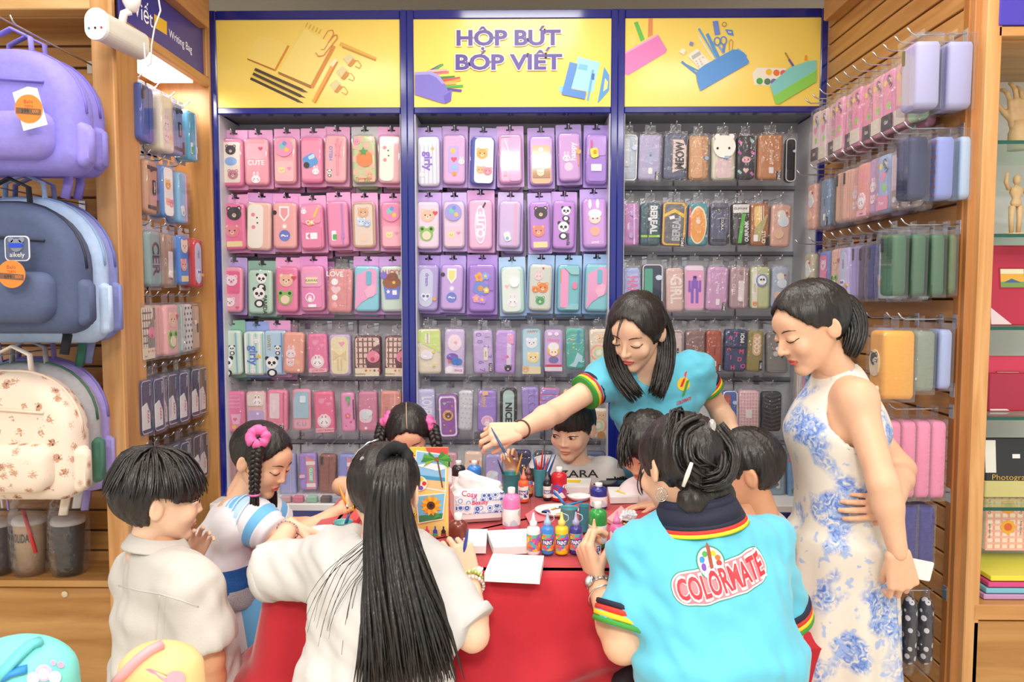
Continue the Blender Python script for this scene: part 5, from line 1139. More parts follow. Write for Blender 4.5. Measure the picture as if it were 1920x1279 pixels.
right_row(728, [], [(7, '#c8c4c0', 'panel', '#e0dcd8', '#a8a4a0', 'pen', 'pale grey pouch'), (9, '#e0643a', 'plain', '#c8522c', '', '', 'orange pouch'), (10, '#a9cfc8', 'boxed', '#d5e6e2', '', '', 'aqua grey pouch'), (11, '#9a6a4a', 'plain', '#7f5438', '', '', 'brown pouch'), (12, '#7ab4d8', 'wave', '', '', '', 'sky blue pouch'), (13, '#d8d0c8', 'panel', '#b8b0a8', '#f0ece8', 'soft', 'cream pouch')], 'fifth', h=.19)
z=at(1700, 768, HY[0]).z
hook(swall, (XR, HY[0], z+.004), RZR, XR-XT+.02)
for i, (a, b_)in enumerate(((1672, 1698), (1700, 1727), (1729, 1755), (1757, 1784))):
 pack((px_x(b_, HY[0]-.04), HY[0], z), RZR, 0, .085, .255, px_x(b_, HY[0]-.04)-px_x(a, HY[0]-.04), 'bag', '', '#f391b8', 'zip', '#e6a8d8', '', '', 'tall bright pink pencil case, %s from the left of the four'%ORD[i], 'pink cases low on the slatwall')
z=at(1700, 925, HY[0]).z
hook(swall, (XR, HY[0], z+.004), RZR, XR-XT)
for i, (a, b_)in enumerate(((1676, 1702), (1704, 1735), (1737, 1768))):
 X=px_x(b_, HY[0]-.04);t=X-px_x(a, HY[0]-.04)
 r=pack((X, HY[0], z), RZR, 0, .085, .205, t, 'bag', '', '#2b2c8a', 'stripe_pair', '', '', '', 'navy pencil case with grey stripe, %s from the left'%ORD[i], 'navy cases low on the slatwall')
 b=MB();b.bbox((-.0405, -t*.62, -.197), (-.0385, -t*.42, -.035), mat('#8f8f9a', .6), .0005);b.build('zip_strip', r)
z=at(1700, 1108, HY[0]).z
hook(swall, (XR, HY[0], z+.004), RZR, XR-XT)
def floral_mat():
 m=bpy.data.materials.new('white_blossom_on_navy');m.use_nodes=True
 nt=m.node_tree;b=nt.nodes['Principled BSDF']
 tc=nt.nodes.new('ShaderNodeTexCoord');v=nt.nodes.new('ShaderNodeTexVoronoi');v.inputs['Scale'].default_value=42
 nt.links.new(tc.outputs['Object'], v.inputs['Vector'])
 cr=nt.nodes.new('ShaderNodeValToRGB');cr.color_ramp.interpolation='CONSTANT'
 e=cr.color_ramp.elements;e[0].position=0;e[0].color=(*lin('#6a7088'), 1);e[1].position=.10;e[1].color=(*lin('#e6e8ee'), 1)
 q=e.new(.36);q.color=(*lin('#22253a'), 1)
 nt.links.new(v.outputs['Distance'], cr.inputs['Fac']);nt.links.new(cr.outputs['Color'], b.inputs['Base Color']);b.inputs['Roughness'].default_value=.6
 return m
FLORAL=floral_mat()
for i, (a, b_)in enumerate(((1697, 1722), (1724, 1752), (1755, 1784))):
 X=(px_x(a, HY[0]-.04)+px_x(b_, HY[0]-.04))/2;rr=(px_x(b_, HY[0]-.04)-px_x(a, HY[0]-.04))/2
 root=empty('folding_umbrella', (X, HY[0], z));tag(root, 'navy blossom umbrella pouch in a clear bag, %s from the left'%ORD[i], 'umbrella', 'blossom pouches low on the slatwall')
 b=MB();b.lathe([(rr*.5, -.215), (rr*.95, -.20), (rr, -.12), (rr*.95, -.05), (rr*.6, -.025), (rr*.2, -.018)], FLORAL, n=14, sy=1.3);b.build('pouch', root)
 b=MB();b.lathe([(rr*.75, -.245), (rr*1.06, -.21), (rr*1.08, -.12), (rr*1.0, -.045), (rr*.35, .004), (rr*.3, .012)], CLEAR, n=12, sy=1.35);b.build('bag', root)
 b=MB();b.box((-.003, -.02, -.012), (-.001, .02, .012), CLEAR);b.build('hang_tab', root)
def backpack(name, loc, w, h, d, col, pocket, label, rotz=0.0, art=None, strap=None, mid='#555', handle=None):
 root=empty(name, loc, (0, 0, rotz));tag(root, label, 'backpack', 'backpacks hung on the left slatwall')
 C_=col if not isinstance(col, str)else mat(col, .75, var=.06, vscale=60, bump=.25, bscale=60)
 P_=pocket if not isinstance(pocket, str)else mat(pocket, .75, var=.05, vscale=60, bump=.25, bscale=60)
 S_=mat(strap or mid, .8)
 def slab(w, h, y0, y1, cz, topr, m, botr=.05, cx=0, n=8):
  def outline(ins):
   ww, hh=w-2*ins, h-2*ins
   o=[]
   for(sx, sz, a0, r)in((1, -1, -90, botr), (1, 1, 0, topr), (-1, 1, 90, topr), (-1, -1, 180, botr)):
    r=max(.01, min(r, ww/2-.001, hh/2-.001)-ins*.3)
    for i in range(n+1):
     a=math.radians(a0+90*i/n)
     o.append((cx+sx*(ww/2-r)+r*math.cos(a), cz+sz*(hh/2-r)+r*math.sin(a)))
   return o
  dd=y1-y0
  rings=[(.02, y1), (.004, y1-dd*.12), (0, y1-dd*.4), (.003, y0+dd*.3), (.012, y0+dd*.12), (.03, y0+dd*.03), (.05, y0)]
  vs=[];fs=[]
  for(ins, y)in rings:
   o=outline(min(ins, w*.2));k=len(o);vs+=[(x, y, z)for(x, z)in o]
  for i in range(len(rings)-1):
   for j in range(k):fs.append((i*k+j, i*k+(j+1)%k, (i+1)*k+(j+1)%k, (i+1)*k+j))
  fs.append(tuple((len(rings)-1)*k+j for j in range(k)));fs.append(tuple(range(k))[::-1])
  b=MB();b.add(vs, fs, m, True);return b, outline
 b, ol=slab(w, h, -d, 0, -h/2, w*.42, C_);b.build('body', root)
 o=ol(.0);
 b=MB();pts=[Vector((x, -d*.45, z))for(x, z)in o if z>-h*.72];b.tube(pts, .0045, mat(mid, .5), 6);b.build('zip', root)
 b, _=slab(w*.78, h*.38, -d-.05, -d*.75, -h*.72, .04, P_, .05);pk=b.build('front_pocket', root)
 b=MB();b.tube([(-w*.34, -d-.025, -h*.565), (0, -d-.03, -h*.56), (w*.34, -d-.025, -h*.565)], .004, mat(mid, .5), 6);b.build('pocket_zip', root)
 b=MB();b.tube([(-w*.33, -d-.004, -h*.30), (0, -d-.006, -h*.27), (w*.33, -d-.004, -h*.30)], .004, mat(mid, .5), 6);b.build('upper_zip', root)
 for s in(-1, 1):
  b, _=slab(d*.55, h*.36, -.018, .018, 0, .02, P_ if mid!='#3f6a58' else mat('#4a7a66', .8), .02)
  q=b.build('side_pocket', root, (s*(w/2-.002), -d*.5, -h*.76), (0, 0, s*math.pi/2))
 b=MB();b.tube([(-w*.13, -.03, -.02), (-w*.12, -.03, .045), (0, -.03, .07), (w*.12, -.03, .045), (w*.13, -.03, -.02)], .012, mat(handle, .8)if handle else C_, 8, flat=.4);b.build('handle', root)
 for s in(-1, 1):
  b=MB();b.tube([(s*w*.26, .01, -h*.88), (s*w*.3, -.005, -h*1.02), (s*w*.28, -.01, -h*1.17)], .013, S_, 6, flat=.25);b.build('strap', root)
 return root
ZR=at(100, 60, 2.4).z
def bp_at(px_l, px_r, py_t, py_b, Y):
 a=at(px_l, py_t, Y);c=at(px_r, py_b, Y)
 return Vector(((a.x+c.x)/2, Y, a.z)), c.x-a.x, a.z-c.z
def hung(name, pl, pr, pt, pb, Yfront, d, *a, **k):
 p, w, h=bp_at(pl, pr, pt, pb, Yfront)
 return backpack(name, (p.x, Yfront+d, p.z), w, h, d, *a, **k)
CAPY=None
def spotted():
 m=bpy.data.materials.new('cream_canvas_with_brown_bears');m.use_nodes=True
 nt=m.node_tree;b=nt.nodes['Principled BSDF'];b.inputs['Roughness'].default_value=.8
 tc=nt.nodes.new('ShaderNodeTexCoord');v=nt.nodes.new('ShaderNodeTexVoronoi');v.inputs['Scale'].default_value=26;v.inputs['Randomness'].default_value=.75
 n=nt.nodes.new('ShaderNodeTexNoise');n.inputs['Scale'].default_value=60
 mx=nt.nodes.new('ShaderNodeMix');mx.data_type='VECTOR';mx.inputs['Factor'].default_value=.03
 nt.links.new(tc.outputs['Object'], mx.inputs[4]);nt.links.new(n.outputs['Color'], mx.inputs[5]);nt.links.new(mx.outputs[1], v.inputs['Vector'])
 cr=nt.nodes.new('ShaderNodeValToRGB');cr.color_ramp.interpolation='CONSTANT';e=cr.color_ramp.elements
 e[0].position=0;e[0].color=(*lin('#5a3a32'), 1);e[1].position=.12;e[1].color=(*lin('#c79a80'), 1)
 q=e.new(.30);q.color=(*lin('#f0ddcb'), 1)
 nt.links.new(v.outputs['Distance'], cr.inputs['Fac']);nt.links.new(cr.outputs['Color'], b.inputs['Base Color'])
 return m
SPOT=spotted()
r1=hung('backpack', -120, 172, 100, 328, 2.20, .10, '#8a7fd6', '#9187da', 'second violet school backpack behind the tagged one, top row', mid='#6f64bd', strap='#7b70c8')
r2=hung('backpack', -170, 140, 82, 322, 2.02, .12, '#8f86e0', '#958be2', 'violet school backpack with orange price tag, top row', mid='#7a70cc', strap='#7b70c8')
r3=hung('backpack', -100, 208, 372, 640, 2.27, .07, '#8b93d0', '#8b93d0', 'periwinkle backpack at the back of the middle row', mid='#6f77b8', strap='#8f9ccc')
r4=hung('backpack', -125, 186, 368, 645, 2.16, .08, '#b4cdf0', '#bcd3f2', 'pale sky blue backpack between two others, middle row', mid='#8fb0d8', strap='#2f6a58')
r5=hung('backpack', -170, 143, 375, 628, 2.02, .11, '#4d5a7c', '#525f82', 'slate blue backpack with bear badge and orange price tag', mid='#252a3c', strap='#20222a', handle='#25262e')
r6=hung('backpack', -80, 195, 672, 925, 2.30, .07, '#a598dc', '#a598dc', 'lilac backpack at the back of the lower row', mid='#8579c4', strap='#a598dc')
r7=hung('backpack', -95, 172, 682, 925, 2.19, .08, '#b0aeb2', '#b0aeb2', 'light grey backpack with green side pocket, lower row', mid='#3f6a58', strap='#d8d8dc')
r8=hung('backpack', -150, 136, 700, 945, 2.04, .11, SPOT, SPOT, 'cream backpack printed with small brown bears, lower row', mid='#e6d2be', strap='#f0e2d0', handle='#efe2d4')
bpbay=bpy.data.objects['backpack_bay']
for(px, py)in((36, 50), (20, 355), (40, 660), (95, 80)):
 pz=at(px, py, 2.2);hook(bpbay, (pz.x, YS, pz.z), 0, YS-2.05)
def price_tag(px, py, Y, r, lines, label, paper=True):
 c=at(px, py, Y)
 root=empty('price_tag', c);tag(root, label, 'price tag', 'orange price tags')
 if paper:
  b=MB();b.prism(rot2([(-.03, -.05), (.035, -.05), (.035, .045), (.012, .055), (-.03, .05)], .25), .001, .002, mat('#f4efec', .5));b.build('paper', root)
 b=MB();b.prism(ngon(r, 28), -.001, .0, mat('#ee8a3a', .5));b.build('disc', root)
 b=MB();b.prism(rot2(rrect(r*1.8, r*.42, .002, 2, 0, -r*.18), -.08), -.0016, -.001, mat('#7a5a48', .6));b.build('price_strip', root)
 b=MB()
 put_text(b, lines[0], mat('#a84a1e', .5), Matrix.Translation((0, -.0012, r*.38)), height=r*.26)
 put_text(b, lines[1], mat('#a84a1e', .5), Matrix.Translation((0, -.0012, r*.08)), height=r*.18)
 put_text(b, lines[2], mat('#2a2220', .5), Matrix.Translation((-r*.25, -.0018, -r*.3)), height=r*.26)
 put_text(b, lines[3], mat('#ee8a3a', .5), Matrix.Translation((r*.5, -.0018, -r*.3)), height=r*.22)
 b.build('lettering', root)
price_tag(54, 204, 1.94, .036, ('Balo', 'TEEN', '399', '000'), 'round orange price tag on the violet backpack')
price_tag(22, 514, 1.93, .036, ('Balo', 'TEEN', '694', '000'), 'round orange price tag on the slate blue backpack', False)
c=at(33, 466, 1.955)
root=empty('badge', c);tag(root, 'grey bear badge with blue sunglasses on the slate backpack', 'badge')
b=MB();b.prism(rrect(.066, .066, .012, 4), -.002, .0, mat('#dfe3ea', .4));b.prism(rrect(.060, .060, .010, 4), -.0025, -.002, mat('#5a6684', .5));b.build('plate', root)
b=MB();b.prism(ngon(.017, 20, 0, .008), -.006, -.0025, mat('#8a90a0', .5));b.prism(ngon(.007, 12, -.014, .022), -.006, -.0025, mat('#8a90a0', .5));b.prism(ngon(.007, 12, .014, .022), -.006, -.0025, mat('#8a90a0', .5));b.build('bear_head', root)
b=MB();b.prism(rrect(.036, .011, .005, 4, 0, .008), -.009, -.006, mat('#2a4ad8', .15));b.build('sunglasses', root)
b=MB();put_text(b, 'aikely', mat('#f0f2f6', .5), Matrix.Translation((0, -.003, -.022)), height=.012);b.build('lettering', root)
f32=np.float32
def V3(p):return np.array((p[0], p[1], p[2]), dtype=f32)
def cone(a, b, ra, rb):
 a, b=V3(a), V3(b);r=max(ra, rb);ab=b-a;L2=float(ab@ab)+1e-9
 def fn(X, Y, Z):
  px, py, pz=X-a[0], Y-a[1], Z-a[2]
  t=np.clip((px*ab[0]+py*ab[1]+pz*ab[2])/L2, 0, 1)
  return np.sqrt((px-ab[0]*t)**2+(py-ab[1]*t)**2+(pz-ab[2]*t)**2)-(ra+(rb-ra)*t)
 return np.minimum(a, b)-r, np.maximum(a, b)+r, fn
def flatcone(a, b, ra, rb, rnd=.006):
 """tapered cylinder with flat ends"""
 a, b=V3(a), V3(b);r=max(ra, rb);ab=b-a;L=float(np.sqrt(ab@ab));d=ab/L
 def fn(X, Y, Z):
  px, py, pz=X-a[0], Y-a[1], Z-a[2]
  s=px*d[0]+py*d[1]+pz*d[2]
  q=np.sqrt(np.maximum(px*px+py*py+pz*pz-s*s, 0))
  t=np.clip(s/L, 0, 1)
  return np.maximum(q-(ra+(rb-ra)*t), np.maximum(-s, s-L))
 return np.minimum(a, b)-r, np.maximum(a, b)+r, fn
def ell(c, r, R=None):
 c=V3(c);r=V3(r);m=float(r.max())
 Rm=None if R is None else np.array(R, dtype=f32)
 def fn(X, Y, Z):
  x, y, z=X-c[0], Y-c[1], Z-c[2]
  if Rm is not None:
   x, y, z=(Rm[0, 0]*x+Rm[1, 0]*y+Rm[2, 0]*z, Rm[0, 1]*x+Rm[1, 1]*y+Rm[2, 1]*z, Rm[0, 2]*x+Rm[1, 2]*y+Rm[2, 2]*z)
  k0=np.sqrt((x/r[0])**2+(y/r[1])**2+(z/r[2])**2)+1e-6
  k1=np.sqrt((x/r[0]**2)**2+(y/r[1]**2)**2+(z/r[2]**2)**2)+1e-6
  return k0*(k0-1)/k1
 return c-m, c+m, fn
def ecap(a, b, ra, rb, u, flat=False):
 """tapered capsule of elliptic section: ra = (half width along u, half depth)"""
 a, b=V3(a), V3(b);ab=b-a;L=float(np.sqrt(ab@ab))+1e-9;d=ab/L
 u=V3(u);u=u-d*float(u@d);u=u/np.sqrt(float(u@u));v=np.cross(d, u)
 m=max(max(ra), max(rb))
 def fn(X, Y, Z):
  px, py, pz=X-a[0], Y-a[1], Z-a[2]
  s=px*d[0]+py*d[1]+pz*d[2]
  t=np.clip(s/L, 0, 1)
  e=s-t*L
  ru=ra[0]+(rb[0]-ra[0])*t;rv=ra[1]+(rb[1]-ra[1])*t
  pu=px*u[0]+py*u[1]+pz*u[2];pv=px*v[0]+py*v[1]+pz*v[2]
  mn=np.minimum(ru, rv)
  if flat:
   k=np.sqrt((pu/ru)**2+(pv/rv)**2)+1e-6
   return np.maximum((k-1)*mn, np.maximum(-s, s-L))
  k=np.sqrt((pu/ru)**2+(pv/rv)**2+(e/mn)**2)+1e-6
  return(k-1)*mn
 return np.minimum(a, b)-m, np.maximum(a, b)+m, fn
class Field:
 def __init__(self, lo, hi, res):
  self.lo=V3(lo)-2*res;self.res=res
  n=np.ceil((V3(hi)+2*res-self.lo)/res).astype(int)+1
  self.ax=[self.lo[i]+np.arange(n[i], dtype=f32)*f32(res)for i in range(3)]
  self.D=np.full(tuple(n), .5, dtype=f32)
 @staticmethod
 def of(prims, res, pad=.02):
  lo=np.min([p[0][0]for p in prims], axis=0)-pad;hi=np.max([p[0][1]for p in prims], axis=0)+pad
  F_=Field(lo, hi, res)
  for p, k in prims:F_.add(p, k)
  return F_
 def _s(self, lo, hi, pad):
  i0=np.maximum(np.floor((lo-pad-self.lo)/self.res).astype(int), 0)
  i1=np.minimum(np.ceil((hi+pad-self.lo)/self.res).astype(int)+1, self.D.shape)
  if(i1<=i0).any():return None
  sl=tuple(slice(int(a), int(b))for a, b in zip(i0, i1))
  return sl, self.ax[0][sl[0]][:, None, None], self.ax[1][sl[1]][None, :, None], self.ax[2][sl[2]][None, None, :]
 def add(self, prim, k=.02):
  r=self._s(prim[0], prim[1], k+3*self.res)
  if r is None:return self
  sl, X, Y, Z=r
  d=prim[2](X, Y, Z);D=self.D[sl]
  h=np.clip(.5+.5*(D-d)/k, 0, 1)
  self.D[sl]=D*(1-h)+d*h-k*h*(1-h)
  return self
 def sub(self, prim, k=.01):
  r=self._s(prim[0], prim[1], k+3*self.res)
  if r is None:return self
  sl, X, Y, Z=r
  d=-prim[2](X, Y, Z);D=self.D[sl]
  h=np.clip(.5-.5*(D-d)/k, 0, 1)
  self.D[sl]=D*(1-h)+d*h+k*h*(1-h)
  return self
 def keep(self, fn):
  X, Y, Z=self.ax[0][:, None, None], self.ax[1][None, :, None], self.ax[2][None, None, :]
  self.D=np.maximum(self.D, fn(X, Y, Z).astype(f32));return self
 def mesh(self):
  D=self.D;s=D<0
  nx, ny, nz=D.shape
  c=s[:-1, :-1, :-1].astype(np.int8)
  tot=np.zeros_like(c)
  for i in(0, 1):
   for j in(0, 1):
    for k in(0, 1):tot+=s[i:nx-1+i, j:ny-1+j, k:nz-1+k]
  act=(tot>0)&(tot<8)
  idx=np.argwhere(act)
  vid=np.full(act.shape, -1, dtype=np.int32);vid[act]=np.arange(len(idx))
  acc=np.zeros((len(idx), 3), dtype=f32);cnt=np.zeros(len(idx), dtype=f32)
  off=[(i, j, k)for i in(0, 1)for j in(0, 1)for k in(0, 1)]
  val={o:D[idx[:, 0]+o[0], idx[:, 1]+o[1], idx[:, 2]+o[2]]for o in off}
  for a in off:
   for ax in range(3):
    if a[ax]==1:continue
    b=list(a);b[ax]=1;b=tuple(b)
    va, vb=val[a], val[b]
    m=(va<0)!=(vb<0)
    t=np.where(m, va/np.where(m, va-vb, 1), 0)
    p=np.tile(np.array(a, dtype=f32), (len(idx), 1));p[:, ax]+=t
    acc+=p*m[:, None];cnt+=m
  V=self.lo+(idx+acc/np.maximum(cnt, 1)[:, None])*self.res
  Q=[]
  def quads(sa, sb, ax):
   m=sa!=sb
   e=np.argwhere(m)
   e=e[(e[:, (ax+1)%3]>0)&(e[:, (ax+2)%3]>0)]
   if not len(e):return
   u=np.zeros(3, int);u[(ax+1)%3]=1;w=np.zeros(3, int);w[(ax+2)%3]=1
   g=lambda q:vid[np.minimum(q[:, 0], vid.shape[0]-1), np.minimum(q[:, 1], vid.shape[1]-1), np.minimum(q[:, 2], vid.shape[2]-1)]
   q=np.stack([g(e-u-w), g(e-w), g(e), g(e-u)], 1)
   fl=sa[e[:, 0], e[:, 1], e[:, 2]]
   q[~fl]=q[~fl][:, ::-1]
   Q.append(q[(q>=0).all(1)])
  quads(s[:-1], s[1:], 0);quads(s[:, :-1], s[:, 1:], 1);quads(s[:, :, :-1], s[:, :, 1:], 2)
  return V.astype(f32), (np.concatenate(Q)if Q else np.zeros((0, 4), int))
def vnormals(V, Q):
 n=np.cross(V[Q[:, 2]]-V[Q[:, 0]], V[Q[:, 3]]-V[Q[:, 1]])
 N=np.zeros_like(V)
 for k in range(4):np.add.at(N, Q[:, k], n)
 return N/(np.linalg.norm(N, axis=1, keepdims=True)+1e-9)
def relax(V, Q, it=1, f=.5):
 for _ in range(it):
  A=np.zeros_like(V);c=np.zeros(len(V), f32)
  for k in range(4):
   a, b=Q[:, k], Q[:, (k+1)%4]
   np.add.at(A, a, V[b]);np.add.at(A, b, V[a]);np.add.at(c, a, 1);np.add.at(c, b, 1)
  V=V+f*(A/np.maximum(c, 1)[:, None]-V)
 return V
def wrinkle(V, Q, amp, freq, seed, mask=None):
 """cloth folds: warped sine ridges along the surface"""
 N=vnormals(V, Q);rs=np.random.RandomState(seed);d=np.zeros(len(V), f32)
 for i in range(4):
  k=rs.normal(size=3);k/=np.linalg.norm(k);k2=rs.normal(size=3)*freq*.35
  ph=rs.rand()*6.28
  d+=np.sin((V@k)*freq*(.6+.5*i)+1.8*np.sin(V@k2+ph)+ph)*(1/(1+i*.6))
 d=np.sign(d)*np.abs(d)**1.2
 if mask is not None:d=d*mask
 return V+N*(d*amp*.5)[:, None]
class Skin:
 """collects vertex/face blocks with material numbers, makes one mesh"""
 def __init__(self):self.V=[];self.Fq=[];self.M=[];self.mats=[];self.n=0
 def mi(self, m):
  if m not in self.mats:self.mats.append(m)
  return self.mats.index(m)
 def add(self, V, Q, m, regions=None, Mx=None, flip=False):
  V=np.asarray(V, dtype=f32);Q=np.asarray(Q)
  mi=np.full(len(Q), self.mi(m), dtype=int)
  if regions is not None:
   c=V[Q].mean(1)
   for(test, mm)in regions:mi[test(c)]=self.mi(mm)
  if Mx is not None:
   A=np.array(Mx, dtype=f32);V=V@A[:3, :3].T+A[:3, 3]
  if flip:Q=Q[:, ::-1]
  self.V.append(V);self.Fq.extend([tuple(int(i)+self.n for i in q)for q in Q]);self.M.extend(mi.tolist());self.n+=len(V)
  return self
 def addmb(self, mb, Mx=None):
  V=[Vector(v)for v in mb.v]
  if Mx is not None:V=[Mx@v for v in V]
  ids=[self.mi(m)for m in mb.mats]
  self.V.append(np.array([tuple(v)for v in V], dtype=f32))
  self.Fq.extend([tuple(i+self.n for i in f)for f in mb.f]);self.M.extend([ids[i]for i in mb.m]);self.n+=len(V)
  return self
 def build(self, name, parent):
  V=np.concatenate(self.V)
  o0=np.array(parent_world(parent), dtype=f32)if parent else np.zeros(3, f32)
  me=bpy.data.meshes.new(name)
  me.from_pydata((V-o0).tolist(), [], self.Fq)
  for m in self.mats:me.materials.append(m)
  me.polygons.foreach_set('material_index', self.M)
  me.polygons.foreach_set('use_smooth', [True]*len(self.Fq))
  me.update()
  return link(name, me, parent)
def skin_mat(name, c):
 if name in _M:return _M[name]
 m=mat(c, .48, sub=.12, var=.03, vscale=40, spec=.4)
 return m
SKIN=skin_mat('skin_a', '#e8b897');SKIN_F=skin_mat('skin_b', '#eec4a6');SKIN_D=skin_mat('skin_c', '#daa07c')
LIPS=mat('#d4685f', .4);LIPS_K=mat('#d98c7c', .45);DARK=mat('#1a1312', .4);EYEW=mat('#efe9e4', .3)
def hair_mat():
 m=bpy.data.materials.new('black_hair');m.use_nodes=True
 nt=m.node_tree;b=nt.nodes['Principled BSDF']
 tc=nt.nodes.new('ShaderNodeTexCoord');mp=nt.nodes.new('ShaderNodeMapping');mp.inputs['Scale'].default_value=(160, 160, 9)
 nt.links.new(tc.outputs['Object'], mp.inputs['Vector'])
 n=nt.nodes.new('ShaderNodeTexNoise');n.inputs['Scale'].default_value=1.3;n.inputs['Detail'].default_value=4
 nt.links.new(mp.outputs['Vector'], n.inputs['Vector'])
 cr=nt.nodes.new('ShaderNodeValToRGB');cr.color_ramp.elements[0].position=.35;cr.color_ramp.elements[0].color=(.006, .005, .005, 1);cr.color_ramp.elements[1].position=.75;cr.color_ramp.elements[1].color=(.028, .021, .018, 1)
 nt.links.new(n.outputs['Fac'], cr.inputs['Fac']);nt.links.new(cr.outputs['Color'], b.inputs['Base Color'])
 b.inputs['Roughness'].default_value=.36;b.inputs['Specular IOR Level'].default_value=.55
 bp=nt.nodes.new('ShaderNodeBump');bp.inputs['Strength'].default_value=.55;bp.inputs['Distance'].default_value=.003
 nt.links.new(n.outputs['Fac'], bp.inputs['Height']);nt.links.new(bp.outputs['Normal'], b.inputs['Normal'])
 return m
HAIR=hair_mat()
SCALP=mat('#caa88c', .6)
_heads={}
def head_geo(kind):
 if kind in _heads:return _heads[kind]
 k=1.0 if kind=='adult' else 0.0
 P=[(ell((0, .075, .13), (.345, .43, .37)), .01), (ell((0, -.085, -.12), (.285-.01*k, .305, .35+.01*k)), .10), (cone((-.205, .03, -.16), (-.05, -.25, -.41), .075, .06), .08), (cone((.205, .03, -.16), (.05, -.25, -.41), .075, .06), .08), (ell((0, -.275, -.42), (.085, .075, .065)), .06), (ell((-.165, -.26, -.13), (.11, .10, .11)), .06), (ell((.165, -.26, -.13), (.11, .10, .11)), .06), (cone((0, .06, -.25), (0, .13, -.62), .20, .19), .06), (ell((0, -.30, .15), (.2, .07, .12)), .08)]
 F_=Field((-.45, -.56, -.66), (.45, .56, .56), .019)
 for p, q in P:F_.add(p, q)
 for s in(-1, 1):
  F_.sub(ell((s*.145, -.43, .0), (.085, .07, .048)), .05)
 F_.add(cone((0, -.37, .03), (0, -.408-.045*k, -.125), .024, .036), .035)
 F_.add(ell((0, -.415-.038*k, -.138), (.042, .036, .032)), .02)
 for s in(-1, 1):
  F_.add(ell((s*.045, -.385-.02*k, -.148), (.032, .038, .026)), .02)
  F_.add(ell((s*.142, -.338, -.002), (.072, .046, .040)), .015)
  F_.add(ell((s*.35, .075, -.035), (.035, .085, .13), Matrix.Rotation(s*-.35, 3, 'Z')), .02)
  F_.sub(ell((s*.40, .06, -.02), (.03, .045, .075)), .015)
 F_.add(ell((0, -.352, -.264), (.088, .045, .022)), .016)
 F_.add(ell((0, -.350, -.300), (.072, .045, .025)), .016)
 F_.sub(ell((0, -.41, -.281), (.08, .05, .006)), .010)
 V, Q=F_.mesh()
 V=relax(V, Q, 1, .3)
 bvh=BVHTree.FromPolygons([tuple(v)for v in V.tolist()], [tuple(q)for q in Q.tolist()])
 _heads[kind]=(V, Q, bvh)
 return _heads[kind]
def frame(pos, fwd, up=(0, 0, 1), s=1.0):
 f=Vector(fwd).normalized();u=Vector(up);u=(u-f*u.dot(f)).normalized();x=(-f).cross(u)
 return Matrix(((x.x*s, -f.x*s, u.x*s, pos[0]), (x.y*s, -f.y*s, u.y*s, pos[1]), (x.z*s, -f.z*s, u.z*s, pos[2]), (0, 0, 0, 1)))
def add_head(S, kind, Mh, skin, lips, eyes='down', brow=DARK):
 V, Q, bvh=head_geo(kind)
 lipt=lambda c:(((c[:, 0]/.088)**2+((c[:, 2]+.282)/.040)**2)<1)&(c[:, 1]<-.30)
 S.add(V, Q, skin, [(lipt, lips)], Mh)
 def on(x, z, d=.006):
  h=bvh.ray_cast(Vector((x, -1, z)), Vector((0, 1, 0)))[0]
  return Vector((x, (h.y if h else-.35)-d, z))
 b=MB()
 for s in(-1, 1):
  pts=[on(s*x, z, .004)for(x, z)in((.065, .088), (.11, .104), (.165, .108), (.215, .085))]
  b.tube(pts, [.007, .012, .011, .004], brow, 6, flat=.6)
  if eyes=='down':
   pts=[on(s*x, z, .003)for(x, z)in((.075, -.012), (.11, -.028), (.15, -.034), (.19, -.026), (.222, -.008))]
   b.tube(pts, [.004, .008, .009, .008, .004], DARK, 6)
  else:
   pts=[on(s*x, z, .004)for(x, z)in((.072, -.006), (.105, .020), (.15, .028), (.19, .018), (.225, -.002))]
   b.tube(pts, [.004, .008, .009, .008, .004], DARK, 6)
   low=[on(s*x, z, .004)for(x, z)in((.075, -.012), (.11, -.024), (.15, -.028), (.19, -.020), (.22, -.006))]
   ew=[p+Vector((0, .002, 0))for p in pts];n=len(ew)
   b.add([p+Vector((0, .001, -.004))for p in pts]+low, [(i, i+1, n+i+1, n+i)for i in range(n-1)], EYEW)
   ex=s*.148+(eyes if isinstance(eyes, float)else 0)
   c=on(ex, -.002, .008)
   b.ball(c, (.027, .006, .026), DARK, 10, 6)
   b.ball(c+Vector((.008, -.005, .008)), (.006, .003, .006), EYEW, 6, 4)  # painted catchlight: a white dot fixed on the dark iris
 S.addmb(b, Mh)
